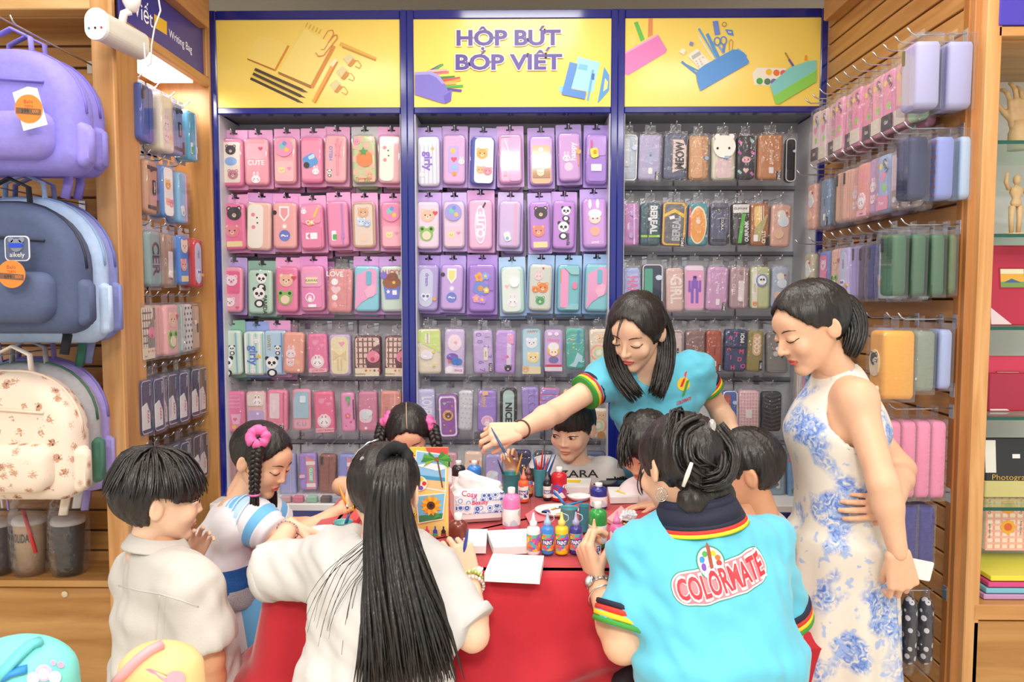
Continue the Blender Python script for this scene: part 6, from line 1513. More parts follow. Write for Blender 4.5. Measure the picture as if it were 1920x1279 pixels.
def hand_geo(curl, thumb=(.6, .5, .3), spread=.06):
 """curl: per finger three bend angles; local frame: X fingers, Y thumb side, Z back of the hand; length 1"""
 P=[]
 base=[(.47, .165, .0), (.50, .055, .012), (.485, -.055, .008), (.45, -.155, -.008)]
 for i, bpt in enumerate(base):
  P.append((cone((.03, bpt[1]*.55, 0), bpt, .082, .062), .05))
 P.append((cone((.05, .1, -.01), (.30, .14, -.02), .07, .06), .04))
 lens=[(.20, .12, .09), (.22, .135, .095), (.20, .125, .09), (.155, .095, .08)]
 rad=[.048, .050, .047, .041]
 for i in range(4):
  p=np.array(base[i]);a=0;sp=(1.5-i)*spread
  c3=curl[i]if isinstance(curl[0], (list, tuple))else curl
  for j in range(3):
   a+=c3[j]
   d=np.array((math.cos(a)*math.cos(sp), math.sin(sp)*math.cos(a), -math.sin(a)))
   q=p+d*lens[i][j]
   r0=rad[i]*(1-.09*j);P.append((cone(p, q, r0, r0*.9), .012));p=q
 p=np.array((.16, .14, -.03));a=thumb[0];dn=thumb[1]
 for j, (L, r)in enumerate(((.18, .066), (.14, .054), (.11, .046))):
  d=np.array((math.cos(a)*math.cos(dn), math.sin(a)*math.cos(dn), -math.sin(dn)))
  q=p+d*L;P.append((cone(p, q, r, r*.88), .025 if j==0 else.012));p=q;a-=thumb[2];dn+=.12
 F_=Field.of(P, .021)
 return F_.mesh()
def add_hand(S, wrist, direction, dorsal, L, skin, curl, left=False, thumb=(.6, .5, .3), spread=.06):
 V, Q=hand_geo(curl, thumb, spread)
 x=Vector(direction).normalized();z=Vector(dorsal);z=(z-x*z.dot(x)).normalized();y=z.cross(x)
 if left:y=-y
 M=Matrix(((x.x*L, y.x*L, z.x*L, wrist[0]), (x.y*L, y.y*L, z.y*L, wrist[1]), (x.z*L, y.z*L, z.z*L, wrist[2]), (0, 0, 0, 1)))
 S.add(V, Q, skin, None, M, flip=left)
 return M
def add_body(S, J, s, skin, legs=True, res=.009):
 """J: joint positions in world space; s: size relative to an adult"""
 u=(J['shR']-J['shL']).normalized()
 P=[(ecap(J['pelvis'], J['waist'], (.15*s, .105*s), (.12*s, .09*s), u), .03), (ecap(J['waist'], J['chest'], (.12*s, .09*s), (.135*s, .10*s), u), .03), (ecap(J['chest'], (J['chest']+J['neck'])/2, (.135*s, .10*s), (.10*s, .07*s), u), .04), (cone(J['neck']-Vector((0, 0, .02*s)), J['head']-(J['head']-J['neck'])*.25, .056*s, .052*s), .03)]
 for q in('L', 'R'):
  top=J['chest']*.25+J['neck']*.75
  P.append((cone(top, J['sh'+q], .052*s, .05*s), .04))
  P.append((cone(J['chest'], J['sh'+q], .07*s, .045*s), .03))
  P.append((cone(J['sh'+q], J['el'+q], .047*s, .037*s), .03))
  mid=J['el'+q]*.7+J['wr'+q]*.3
  P.append((cone(J['el'+q], mid, .037*s, .037*s), .02))
  P.append((cone(mid, J['wr'+q], .037*s, .025*s), .02))
  if legs:
   P.append((cone(J['hip'+q], J['kn'+q], .082*s, .056*s), .04))
   P.append((cone(J['kn'+q], J['an'+q], .054*s, .036*s), .02))
   ft=J['an'+q]+J['toe']
   P.append((cone(J['an'+q]+Vector((0, 0, -.02*s)), ft, .038*s, .03*s), .03))
 F_=Field.of(P, res)
 V, Q=F_.mesh()
 S.add(relax(V, Q, 1, .4), Q, skin)
def seat_legs(J, s, fwd, seat_z, knee=.40, w=.09):
 f=Vector(fwd);f.z=0;f.normalize();r=Vector((f.y, -f.x, 0))
 u=(J['shR']-J['shL']);u.z=0
 if u.dot(r)<0:r=-r
 p=Vector((J['pelvis'].x, J['pelvis'].y, J['pelvis'].z))
 for q, e in(('L', -1), ('R', 1)):
  J['hip'+q]=p+r*e*w*s
  k=p+r*e*w*s*1.2+f*knee*s;k.z=p.z+.01
  J['kn'+q]=k
  J['an'+q]=Vector((k.x, k.y, .07))+f*.04
 J['toe']=f*.13*s+Vector((0, 0, -.035))
def stand_legs(J, s, fwd, w=.085, floor_at=None):
 f=Vector(fwd);f.z=0;f.normalize();r=Vector((f.y, -f.x, 0))
 u=(J['shR']-J['shL']);u.z=0
 if u.dot(r)<0:r=-r
 p=J['pelvis'];fl=floor_at or Vector((p.x, p.y, 0))
 for q, e in(('L', -1), ('R', 1)):
  J['hip'+q]=p+r*e*w*s
  J['an'+q]=Vector((fl.x, fl.y, .07))+r*e*w*s
  J['kn'+q]=(J['hip'+q]+J['an'+q])/2+f*.02
 J['toe']=f*.14*s+Vector((0, 0, -.035))
def shirt_geo(J, s, loose=.02, sleeve=.5, sleeve_r=.085, hem=1.0, neck_r=.07, flare=1.0, seed=1, fold=.006, res=.0085, belly=1.0, sleeves=True, neck_off=(0, 0, 0)):
 u=(J['shR']-J['shL']).normalized();L=loose
 low=J['waist']+(J['pelvis']-J['waist'])*hem
 P=[(ecap(low, J['waist'], (.155*s*flare+L, .115*s*flare+L), (.135*s*belly+L, .10*s*belly+L), u, True), .02), (ecap(J['waist'], J['chest'], (.135*s*belly+L, .10*s*belly+L), (.145*s+L, .105*s+L), u), .04), (ecap(J['chest'], (J['chest']*.55+J['neck']*.45), (.145*s+L, .105*s+L), (.11*s+L*.6, .075*s+L*.5), u), .05)]
 ends={}
 for q in('L', 'R'):
  top=J['chest']*.2+J['neck']*.8
  P.append((cone(top, J['sh'+q], .055*s+L*.4, .055*s+L*.55), .05))
  P.append((cone(J['chest'], J['sh'+q], .075*s+L*.3, .055*s+L*.4), .04))
  if sleeves:
   e=J['sh'+q]+(J['el'+q]-J['sh'+q])*sleeve
   P.append((flatcone(J['sh'+q], e, .058*s+L*.6, sleeve_r*s), .035))
   ends[q]=(e, (J['el'+q]-J['sh'+q]).normalized(), sleeve_r*s)
 F_=Field.of(P, res)
 F_.sub(ell(J['neck']+Vector((0, 0, .035*s))+Vector(neck_off), (neck_r, neck_r, .06*s)), .01)
 V, Q=F_.mesh()
 V=relax(V, Q, 2, .45)
 V=wrinkle(V, Q, fold, 26, seed)
 V=wrinkle(V, Q, fold*.55, 75, seed+100)
 return V, Q, ends
def bands(parent, end, colors, wid=.011, name='cuff', g=.99):
 """striped ribbing round a sleeve end"""
 e, d, r=end
 z=Vector(d);x=z.orthogonal().normalized();y=z.cross(x)
 M=Matrix(((x.x, y.x, z.x, e.x), (x.y, y.y, z.y, e.y), (x.z, y.z, z.z, e.z), (0, 0, 0, 1)))
 b=MB()
 for i, c in enumerate(colors):
  z1=.004-wid*i;z0=z1-wid
  b.lathe([(r*(g-.02), z0), (r*g+.002, z0+.002), (r*g+.002, z1-.002), (r*(g-.02), z1)], mat(c, .7), n=28, M=M)
 o=b.build(name, parent)
 o.location=-parent_world(parent)
 return o
POLO=('#1c2038', '#d8382e', '#f2cf2e', '#3f9a3c')
def collar(parent, base, axis, r, h, fwd, colors=POLO, open_front=True):
 """fold-over polo collar with striped edge"""
 z=Vector(axis).normalized();f=Vector(fwd);f=(f-z*f.dot(z)).normalized();x=f.cross(z)
 n=34;prof=[(r*.92, h*.15), (r*.95, h*.95), (r*1.03, h*1.05), (r*1.16, h*.75), (r*1.34, h*.15), (r*1.385, .0), (r*1.43, -h*.14), (r*1.47, -h*.27), (r*1.48, -h*.29)]
 cols=[0, 0, 0, 0, 0, 1, 2, 3]
 vs=[]
 for(rr, zz)in prof:
  for k in range(n):
   a=math.radians(28)+(2*math.pi-math.radians(56))*k/(n-1)if open_front else 2*math.pi*k/(n-1)
   dn=0.5*h*(math.cos(a)+0)*(1 if math.cos(a)>0 else.15)
   vs.append(Vector(base)+(f*math.cos(a)+x*math.sin(a))*rr+z*(zz-dn))
 b=MB()
 for i in range(len(prof)-1):
  b.add(vs, [(i*n+k, i*n+k+1, (i+1)*n+k+1, (i+1)*n+k)for k in range(n-1)], mat(colors[cols[i]], .75), True)
 o=b.build('collar', parent);o.location=-parent_world(parent)
 sm=o.modifiers.new('thickness', 'SOLIDIFY');sm.thickness=.003
 return o
def hair_cap(Mh, cuts, grow=(.045, .05, .06), c=(0, .075, .13), extra=(), res=.026, ridge=.008, part=False, seed=3, subs=()):
 """cap of hair in head units; cuts: lowest z by azimuth from the face (0) to the nape (pi)"""
 r=(.345+grow[0], .43+grow[1], .37+grow[2])
 lo=(-.62, -.62, -.85);hi=(.62, .75, .68)
 F_=Field(lo, hi, res)
 F_.add(ell(c, r), .01)
 for p, k in extra:F_.add(p, k)
 az=np.array([q[0]for q in cuts]);zz=np.array([q[1]for q in cuts])
 def cut(X, Y, Z):
  a=np.arctan2(np.abs(X)+0*Y, -(Y-.02)+0*X)
  return np.interp(a, az, zz)+0*Z-Z
 F_.keep(cut)
 for p, k in subs:F_.sub(p, k)
 V, Q=F_.mesh()
 V=relax(V, Q, 1, .4)
 N=vnormals(V, Q)
 a=np.arctan2(V[:, 0], V[:, 1]-.05)
 rs=np.random.RandomState(seed)
 d=np.zeros(len(V), f32)
 for i in range(5):d+=np.sin(a*(17+13*i)+rs.rand()*6+2*np.sin(V[:, 2]*5+rs.rand()*6))/(1+.5*i)
 V=V+N*(d*ridge*.45)[:, None]
 return V, Q
def strands(b, path, n, r0, r1, spread0, spread1, seed=1, mid=None, flat=.35, wob=.01, seg=11, lens=(.86, 1.0), m=None):
 """bundle of tapered locks following a path"""
 rs=random.Random(seed)
 path=[Vector(p)for p in path]
 def ev(t):
  k=t*(len(path)-1);i=min(int(k), len(path)-2);q=k-i
  p0=path[max(i-1, 0)];p1=path[i];p2=path[i+1];p3=path[min(i+2, len(path)-1)]
  return.5*((2*p1)+(p2-p0)*q+(2*p0-5*p1+4*p2-p3)*q*q+(3*p1-p0-3*p2+p3)*q**3)
 for i in range(n):
  a=rs.uniform(0, 6.283);rr=math.sqrt(rs.random());ph=rs.uniform(0, 6)
  L=rs.uniform(*lens);pts=[];rad=[]
  for k in range(seg):
   t=L*k/(seg-1)
   sp=spread0+(spread1-spread0)*min(1, t*1.3)
   if mid:sp=np.interp(t, [0, .35, 1], [spread0, mid, spread1])
   tn=(ev(min(1, t+.02))-ev(max(0, t-.02))).normalized()
   x=tn.cross(Vector((0, 1, 0)))
   if x.length<.05:x=tn.cross(Vector((1, 0, 0)))
   x.normalize();y=tn.cross(x)
   pts.append(ev(t)+x*(math.cos(a)*rr*sp+wob*t*math.sin(4*t+ph))+y*(math.sin(a)*rr*sp*flat+wob*t*math.cos(5*t+ph)))
   rad.append(r0*(1-.25*t)if t<L*.85 else r1+(r0*.6-r1)*max(0, (L-t)/(L*.15)))
  b.tube(pts, rad, m or HAIR, 6, caps=True)
def braid(b, path, r, turns, m=None, seg=60):
 path=[Vector(p)for p in path]
 def ev(t):
  k=t*(len(path)-1);i=min(int(k), len(path)-2);q=k-i
  return path[i].lerp(path[i+1], q)
 for s in range(3):
  pts=[];rad=[]
  for k in range(seg):
   t=k/(seg-1);a=2*math.pi*(turns*t+s/3)
   tn=(ev(min(1, t+.02))-ev(max(0, t-.02))).normalized()
   x=tn.cross(Vector((0, 1, 0))).normalized();y=tn.cross(x)
   rr=r*(1-.35*t)
   pts.append(ev(t)+x*rr*.75*math.sin(a)+y*rr*.45*math.sin(2*a));rad.append(rr*.62)
  b.tube(pts, rad, m or HAIR, 7)
def scrunchie(b, c, axis, R, r, m, seed=2):
 z=Vector(axis).normalized();x=z.orthogonal().normalized();y=z.cross(x);rs=random.Random(seed)
 n=30;k=8;vs=[]
 for i in range(n):
  zo=z*r*rs.uniform(-.5, .5)
  a=2*math.pi*i/n;w=r*(1+rs.uniform(-.16, .16))
  for j in range(k):
   q=2*math.pi*j/k
   vs.append(Vector(c)+(x*math.cos(a)+y*math.sin(a))*(R+w*math.cos(q))+z*w*1.15*math.sin(q)+zo)
 b.add(vs, [(i*k+j, ((i+1)%n)*k+j, ((i+1)%n)*k+(j+1)%k, i*k+(j+1)%k)for i in range(n)for j in range(k)], m, True)
def person(loc, label, name='person'):
 r=empty(name, (loc[0], loc[1], 0));tag(r, label, 'person', 'people at the craft table')
 return r
def wlink(b, name, parent):
 """MB built in world coordinates, placed under a parent"""
 o=b.build(name, parent);o.location=-parent_world(parent);return o
CURL=(.5, .6, .4);FIST=(1.15, 1.25, .8);REL=(.28, .35, .25)
CYAN=mat('#62c6e0', .72, var=.03, vscale=12, bump=.12, bscale=900, sheen=.2)
WHITE_T=mat('#cfcdcb', .8, bump=.15, bscale=700)
LINEN=mat('#cec9c3', .85, bump=.3, bscale=500)
PINKS=mat('#ef6fb0', .6, bump=.3, bscale=120)
GOLD=mat('#d9a83e', .25, metal=1.0)
SILVER=mat('#d2d3d6', .2, metal=1.0)
TROUSER=mat('#22232b', .8)
TABLE_Z=.78
def seam(parent, V, Q, path, rad, m):
 bv=BVHTree.FromPolygons([tuple(v)for v in V.tolist()], [tuple(q)for q in Q.tolist()]);pts=[]
 for i in range(25):
  k=i/24*(len(path)-1.001);j=int(k);q=Vector(path[j]).lerp(Vector(path[j+1]), k-j)
  d=ray(q.x, q.y).normalized();h=bv.ray_cast(CAM, d)[0]
  if h:pts.append(h-d*rad*.2)
 if len(pts)>1:b=MB();b.tube(pts, rad, m, 6);wlink(b, 'seam', parent)
def jdict(**k):return{a:at(*b)for a, b in k.items()}
def cloth_part(J, s, m, parent, name, **k):
 V, Q, ends=shirt_geo(J, s, **k)
 S=Skin();S.add(V, Q, m);o=S.build(name, parent)
 return o, V, Q, ends
def trousers(J, s, parent, m, grow=.018, to=1.0):
 u=(J['shR']-J['shL']).normalized()
 P=[(ecap(J['pelvis'], J['pelvis']*.6+J['waist']*.4, (.155*s+grow, .11*s+grow), (.14*s+grow, .10*s+grow), u), .03)]
 for q in 'LR':
  P.append((cone(J['hip'+q], J['kn'+q], .085*s+grow, .06*s+grow), .04))
  e=J['kn'+q]+(J['an'+q]-J['kn'+q])*to
  P.append((flatcone(J['kn'+q], e, .06*s+grow, .05*s+grow), .03))
 V, Q=Field.of(P, .013).mesh()
 S=Skin();S.add(relax(V, Q, 1), Q, m);return S.build('trousers', parent)
J=jdict(head=(1274, 876, 1.58), neck=(1312, 985, 1.53), shL=(1202, 1046, 1.52), shR=(1432, 1024, 1.57), chest=(1325, 1090, 1.50), waist=(1350, 1225, 1.44), pelvis=(1358, 1380, 1.42), elL=(1168, 1208, 1.46), wrL=(1120, 1092, 1.62), elR=(1470, 1190, 1.62), wrR=(1360, 1100, 1.74))
p=person(J['pelvis'], 'seated woman in cyan polo, back turned, COLORMATE across her shoulders')
seat_legs(J, 1.0, (-.1, 1, 0), .45)
S=Skin();add_body(S, J, .98, SKIN)
Mh=frame(J['head'], (-.42, .86, -.32), (.05, .1, 1), .218)
add_head(S, 'adult', Mh, SKIN, LIPS)
hd=add_hand(S, J['wrL'], (-.30, .25, .75), (-.85, -.45, -.1), .165, SKIN, ((.7, 1.0, .7), (.85, 1.05, .7), (.95, 1.1, .7), (1.05, 1.1, .7)), left=True, thumb=(.35, .75, .25))
add_hand(S, J['wrR'], (-.6, .6, -.2), (0, .2, 1), .165, SKIN, CURL)
S.build('body', p)
sh, V, Q, ends=cloth_part(J, .98, CYAN, p, 'polo_shirt', loose=.012, sleeve=.80, sleeve_r=.066, hem=1.1, neck_r=.066, seed=4, fold=.011, belly=1.15, flare=1.1)
H_SHIRT=(V, Q, sh)
for q in 'LR':bands(sh, ends[q], ('#3f9a3c', '#f2cf2e', '#d8382e', '#1c2038'), g=1.07)
ax=(J['head']-J['neck']).normalized()
collar(sh, J['neck']+ax*.020+Vector((0, -.008, 0)), ax*.6+Vector((0, -.25, .8)), .070, .048, (-.35, 1, 0))
trousers(J, .98, p, TROUSER)
cuts=[(0, .30), (.5, .22), (.95, .05), (1.35, -.10), (1.75, -.30), (2.3, -.48), (3.15, -.50)]
V, Q=hair_cap(Mh, cuts, (.05, .04, .03), extra=[(ell((0, .36, .10), (.24, .15, .22)), .06), (ell((.04, .40, -.06), (.19, .12, .16)), .05), (cone((-.2, .3, -.3), (.15, .35, -.35), .15, .15), .08)], ridge=.012, seed=5)
S=Skin();S.add(V, Q, HAIR, None, Mh);hr=S.build('hair', p)
b=MB()
strands(b, [Mh@Vector(q)for q in((.0, .40, .34), (.2, .44, .24), (.24, .46, .0), (.06, .50, -.16))], 26, .005, .001, .03, .035, 3, wob=.006)
strands(b, [Mh@Vector(q)for q in((-.10, .42, .30), (-.2, .48, .08), (-.05, .53, -.14), (.16, .48, -.18))], 26, .005, .001, .03, .03, 5, wob=.006)
strands(b, [Mh@Vector(q)for q in((.1, .15, .48), (.18, .3, .46), (.28, .38, .34), (.32, .36, .2))], 10, .003, .0006, .02, .02, 7, wob=.01)
strands(b, [Mh@Vector(q)for q in((-.36, -.02, .1), (-.41, -.06, -.1), (-.40, -.08, -.32), (-.38, -.06, -.5))], 10, .003, .0006, .012, .018, 9, wob=.01)
wlink(b, 'hair_bun', hr)
b=MB();a0=at(1281, 912, 1.43);a1=at(1297, 868, 1.42);b.tube([a0, a0.lerp(a1, .5), a1], [.0035, .0048, .0035], mat('#efe8d8', .3), 8);wlink(b, 'hair_stick', hr)
b=MB();c=at(1335, 800, 1.52);b.ball(c, (.009, .009, .016), mat('#d8d4d0', .15, metal=.8), 10, 8);b.tube([c, c+Vector((.004, -.01, -.025))], .004, mat('#cfcac4', .2, metal=.6), 8);wlink(b, 'claw_clip', hr)
b=MB();c=at(1240, 928, 1.50)
b.tube([c+Vector((.012*math.cos(a), 0, .014*math.sin(a)))for a in np.linspace(0, 6.283, 22)], .0011, SILVER, 6);b.tube([c+Vector((.006*math.cos(a), 0, .008*math.sin(a)-.002))for a in np.linspace(0, 6.283, 16)], .0009, SILVER, 6);b.tube([c+Vector((0, 0, .014)), c+Vector((0, 0, -.012))], .0009, SILVER, 6)
wlink(b, 'earring', p)
d=(J['wrL']-J['elL']).normalized()
def wrist_ring(parent, c, d, r, tr, m, name, n=26, beads=False):
 z=Vector(d).normalized();x=z.orthogonal().normalized();y=z.cross(x);b=MB()
 if beads:
  for i in range(n):b.ball(Vector(c)+(x*math.cos(6.283*i/n)+y*math.sin(6.283*i/n))*r, tr, m if not isinstance(m, (list, tuple))else m[i%len(m)], 8, 6)
 else:b.tube([Vector(c)+(x*math.cos(6.283*i/n)+y*math.sin(6.283*i/n))*r for i in range(n+1)], tr, m, 8)
 return wlink(b, name, parent)
b=MB();wc=J['wrL']-d*.012
x=Vector((-.55, -.7, .3));x=(x-d*x.dot(d)).normalized();y=d.cross(x)
for i in range(22):
 a=6.283*i/22;c=wc+(x*math.cos(a)+y*math.sin(a))*.0285
 M=Matrix.Translation(c)@Matrix((((-x*math.sin(a)+y*math.cos(a)).x, (x*math.cos(a)+y*math.sin(a)).x, d.x, 0), ((-x*math.sin(a)+y*math.cos(a)).y, (x*math.cos(a)+y*math.sin(a)).y, d.y, 0), ((-x*math.sin(a)+y*math.cos(a)).z, (x*math.cos(a)+y*math.sin(a)).z, d.z, 0), (0, 0, 0, 1)))
 b.bbox((-.0036, -.0015, -.008), (.0036, .0015, .008), SILVER, .001, M)
wt=empty('wristwatch', wc);tag(wt, 'silver wristwatch on the wrist of the seated cyan polo woman', 'watch')
wlink(b, 'bracelet_links', wt)
b=MB();Mx=Matrix.Translation(wc+x*.0295)@Vector((0, 0, 1)).rotation_difference(x).to_matrix().to_4x4();b.lathe([(.0125, -.002), (.0135, .003), (.012, .005)], SILVER, n=20, M=Mx);b.lathe([(.0105, .0052), (.001, .0054)], mat('#e8ecf0', .1), n=20, M=Mx);wlink(b, 'dial', wt)
bg=wrist_ring(p, J['wrL']-d*.045, d, .033, .0018, SILVER, 'bangle')
def on_surface(V, Q, uvs, M, off):
 bvh=BVHTree.FromPolygons([tuple(v)for v in V.tolist()], [tuple(q)for q in Q.tolist()])
 out=[]
 for(x, z)in uvs:
  o=M@Vector((x, -.5, z));dr=(M.to_3x3()@Vector((0, 1, 0))).normalized()
  h, n, _, _=bvh.ray_cast(o, dr)
  if h is None:h=M@Vector((x, 0, z));n=-dr
  if n.dot(dr)>0:n=-n
  out.append(h-dr*off)
 return out
def surf_poly(b, V, Q, polys, M, off, m, step=.012):
 bm=bmesh.new()
 for(vs, fs)in polys:
  vv=[bm.verts.new((x, 0, z))for(x, z)in vs]
  for f in fs:
   try:bm.faces.new([vv[i]for i in f])
   except ValueError:pass
 bmesh.ops.triangulate(bm, faces=bm.faces[:])
 for _ in range(5):
  es=[e for e in bm.edges if e.calc_length()>step]
  if not es:break
  bmesh.ops.subdivide_edges(bm, edges=es, cuts=1)
  bmesh.ops.triangulate(bm, faces=[f for f in bm.faces if len(f.verts)>3])
 bm.verts.index_update()
 pts=on_surface(V, Q, [(v.co.x, v.co.z)for v in bm.verts], M, off)
 b.add(pts, [tuple(v.index for v in f.verts)for f in bm.faces], m)
 bm.free()
V, Q, sh=H_SHIRT
A0=at(1364, 1100, 1.36);sc_=1.37/F
ang=math.radians(12.5)
ML=Matrix.Translation(A0)@Matrix.Rotation(-ang, 4, 'Y')
b=MB()
def tpoly(txt, wgt, wid, hgt, dz=0.0):
 vs, fs, w=text_mesh(txt, wgt);s=wid/w
 return([(x*s, (z-.5)*hgt+dz)for(x, y, z)in vs], fs)
wid=186*sc_;hgt=33*sc_
def pill(w, h, dz=0):
 o=rrect(w, h, h*.46, 8, 0, dz);return(o, [tuple(range(len(o)))])
surf_poly(b, V, Q, [pill(wid*1.085, hgt*1.75)], ML, .0012, mat('#3f8a6a', .6))
surf_poly(b, V, Q, [pill(wid*1.07, hgt*1.66)], ML, .0017, mat('#f6f2f0', .6))
surf_poly(b, V, Q, [pill(wid*1.045, hgt*1.5)], ML, .0022, mat('#e9808a', .6))
o=[(hgt*.86*math.cos(a)-.012, hgt*.95+hgt*.86*math.sin(a))for a in np.linspace(0, 6.283, 25)[:-1]]
surf_poly(b, V, Q, [(o, [tuple(range(24))])], ML, .0020, mat('#3f8a6a', .6))
o=[(hgt*.78*math.cos(a)-.012, hgt*.95+hgt*.78*math.sin(a))for a in np.linspace(0, 6.283, 25)[:-1]]
surf_poly(b, V, Q, [(o, [tuple(range(24))])], ML, .0024, mat('#f6f2f0', .6))
for(a, c_)in((2.7, '#3a8ad0'), (2.0, '#4aa24a'), (1.0, '#f2c02e'), (.3, '#e8762e'), (-.3, '#d8382e'), (3.4, '#7a4ab0')):
 o=[(hgt*.5*math.cos(a)-.012+.0055*math.cos(q), hgt*.95+hgt*.5*math.sin(a)+.0055*math.sin(q))for q in np.linspace(0, 6.283, 11)[:-1]]
 surf_poly(b, V, Q, [(o, [tuple(range(10))])], ML, .0029, mat(c_, .6))
surf_poly(b, V, Q, [([(-.016, hgt*.6), (-.009, hgt*.6), (-.006, hgt*1.75), (-.009, hgt*2.0), (-.013, hgt*1.75)], [(0, 1, 2, 3, 4)])], ML, .0033, mat('#9a4a2e', .6))
surf_poly(b, V, Q, [tpoly('COLORMATE', .07, wid*1.0, hgt*1.12, .0)], ML, .0030, mat('#fbf8f6', .6), .007)
surf_poly(b, V, Q, [tpoly('COLORMATE', .03, wid*.975, hgt, .0)], ML, .0038, mat('#d8323e', .6), .007)
wlink(b, 'back_logo', sh)
J=jdict(head=(722, 924, 1.56), neck=(730, 1014, 1.51), shL=(638, 1066, 1.52), shR=(800, 1082, 1.52), chest=(724, 1130, 1.48), waist=(708, 1250, 1.44), pelvis=(705, 1400, 1.42), elL=(494, 1072, 1.60), wrL=(545, 985, 1.76), elR=(886, 1190, 1.46), wrR=(882, 1086, 1.60))
p=person(J['pelvis'], 'girl in white T-shirt with long black ponytail, back to the camera')
seat_legs(J, .85, (0, 1, 0), .45)
S=Skin();add_body(S, J, .84, SKIN_F)
Mh=frame(J['head'], (.08, 1, -.30), (0, .15, 1), .198)
add_head(S, 'child', Mh, SKIN_F, LIPS_K)
add_hand(S, J['wrL'], (.75, .25, -.42), (-.2, .3, .95), .15, SKIN_F, ((.5, .9, .6), (.7, .9, .6), (.85, .9, .6), (.9, .9, .6)), left=True, thumb=(.4, .6, .2))
hm=add_hand(S, J['wrR'], (-.28, .1, .75), (.35, -.9, .2), .15, SKIN_F, ((.8, 1.0, .6), (1.0, 1.1, .6), (1.15, 1.1, .6), (1.2, 1.1, .6)), thumb=(.35, .75, .25))
S.build('body', p)
sh, V, Q, ends=cloth_part(J, .86, WHITE_T, p, 'white_tshirt', loose=.020, sleeve=.92, sleeve_r=.076, hem=1.0, neck_r=.066, seed=9, fold=.011, flare=1.25)
for q in 'LR':
 e, d, r=ends[q];z=Vector(d);x=z.orthogonal().normalized();y=z.cross(x)
 M=Matrix(((x.x, y.x, z.x, e.x), (x.y, y.y, z.y, e.y), (x.z, y.z, z.z, e.z), (0, 0, 0, 1)))
 b=MB();b.lathe([(r*.985, -.018), (r*1.0, -.014), (r*.99, .001), (r*.93, .002)], WHITE_T, n=26, M=M);wlink(b, 'sleeve_hem', sh)
b=MB()
ax=(J['head']-J['neck']).normalized();z=ax;x=z.orthogonal().normalized();y=z.cross(x)
b.tube([J['neck']+ax*.002+(x*math.cos(a)+y*math.sin(a))*.056 for a in np.linspace(0, 6.283, 28)], .008, WHITE_T, 8);wlink(b, 'neckband', sh)
trousers(J, .84, p, mat('#e9e4de', .8))
cuts=[(0, .30), (.6, .22), (1.05, .05), (1.3, .02), (1.55, .06), (1.85, .06), (2.1, -.3), (2.2, -.36), (3.15, -.34)]
V, Q=hair_cap(Mh, cuts, (.035, .035, .04), ridge=.008, seed=2, extra=[(ell((0, .43, .17), (.16, .12, .14)), .06)])
S=Skin();S.add(V, Q, HAIR, None, Mh);hr=S.build('hair', p)
b=MB()
t0=at(738, 868, 1.455)
pth=[t0+Vector((0, .03, 0)), at(732, 900, 1.41), at(728, 980, 1.405), at(738, 1080, 1.38), at(752, 1180, 1.35), at(765, 1300, 1.32)]
strands(b, pth, 230, .0062, .0010, .022, .062, 21, mid=.042, wob=.012, seg=13, flat=.32)
strands(b, [pth[0], pth[1], at(722, 980, 1.41), at(712, 1090, 1.38), at(715, 1200, 1.35), at(705, 1310, 1.32)], 90, .0055, .0008, .018, .030, 22, wob=.014, seg=13)
strands(b, [pth[0], pth[1], at(748, 985, 1.41), at(778, 1090, 1.38), at(805, 1180, 1.36), at(832, 1290, 1.33)], 90, .0055, .0008, .018, .028, 23, wob=.014, seg=13)
rs=random.Random(5)
for i, (mx, my, ex, ey)in enumerate(((632, 1045, 572, 1165), (645, 1040, 585, 1190), (658, 1050, 600, 1235), (666, 1070, 612, 1200), (672, 1080, 645, 1290))):
 strands(b, [at(712, 950, 1.40), at(700, 1000, 1.395), at((mx+690)/2, my-8, 1.385), at(mx-10, my+22, 1.375), at((mx+ex)/2-12, (my+ey)/2+10, 1.36), at(ex, ey, 1.345)], 3, .0007, .0003, .003, .008, 40+i, wob=.006)
wlink(b, 'ponytail', hr)
b=MB();scrunchie(b, t0+Vector((.0, .018, .0)), (.0, -.95, .35), .026, .013, mat('#141418', .8, bump=.5, bscale=400), 4);wlink(b, 'hair_tie', hr)
b=MB();M=Matrix.Translation(at(672, 880, 1.50))@Matrix.Rotation(.45, 4, 'Y');b.bbox((-.006, -.003, -.028), (.006, .003, .028), clear_plastic('grey_clip', '#8a90a8', .25, .1, .25), .003, M);wlink(b, 'hair_clip', hr)
b=MB();b.tube([Mh@Vector(q)for q in((.02, .30, .54), (.12, .34, .50), (.22, .34, .42), (.30, .30, .32))], .0022, SILVER, 6);wlink(b, 'hair_slide', hr)
for(px, py)in((663, 952), (778, 968)):
 b=MB();b.ball(at(px, py, 1.51), (.004, .004, .007), GOLD, 8, 6);wlink(b, 'earring', p)
d=(J['wrR']-J['elR']).normalized()
wrist_ring(p, J['wrR']-d*.004, d, .026, .0042, (mat('#b9d06a', .25), mat('#d8e0a0', .25), mat('#a9c25a', .25)), 'bead_bracelet', 22, True)
wrist_ring(p, J['wrR']-d*.022, d, .028, .0042, (mat('#e8e2dc', .15), mat('#d8ccc4', .15)), 'bead_bracelet', 22, True)
d=(J['wrL']-J['elL']).normalized();wrist_ring(p, J['wrL']-d*.02, d, .026, .0022, (mat('#8a7f96', .3), mat('#c89aa8', .3)), 'bead_bracelet', 30, True)
HAND_C=hm
BR_C=at(873, 1030, 1.77)
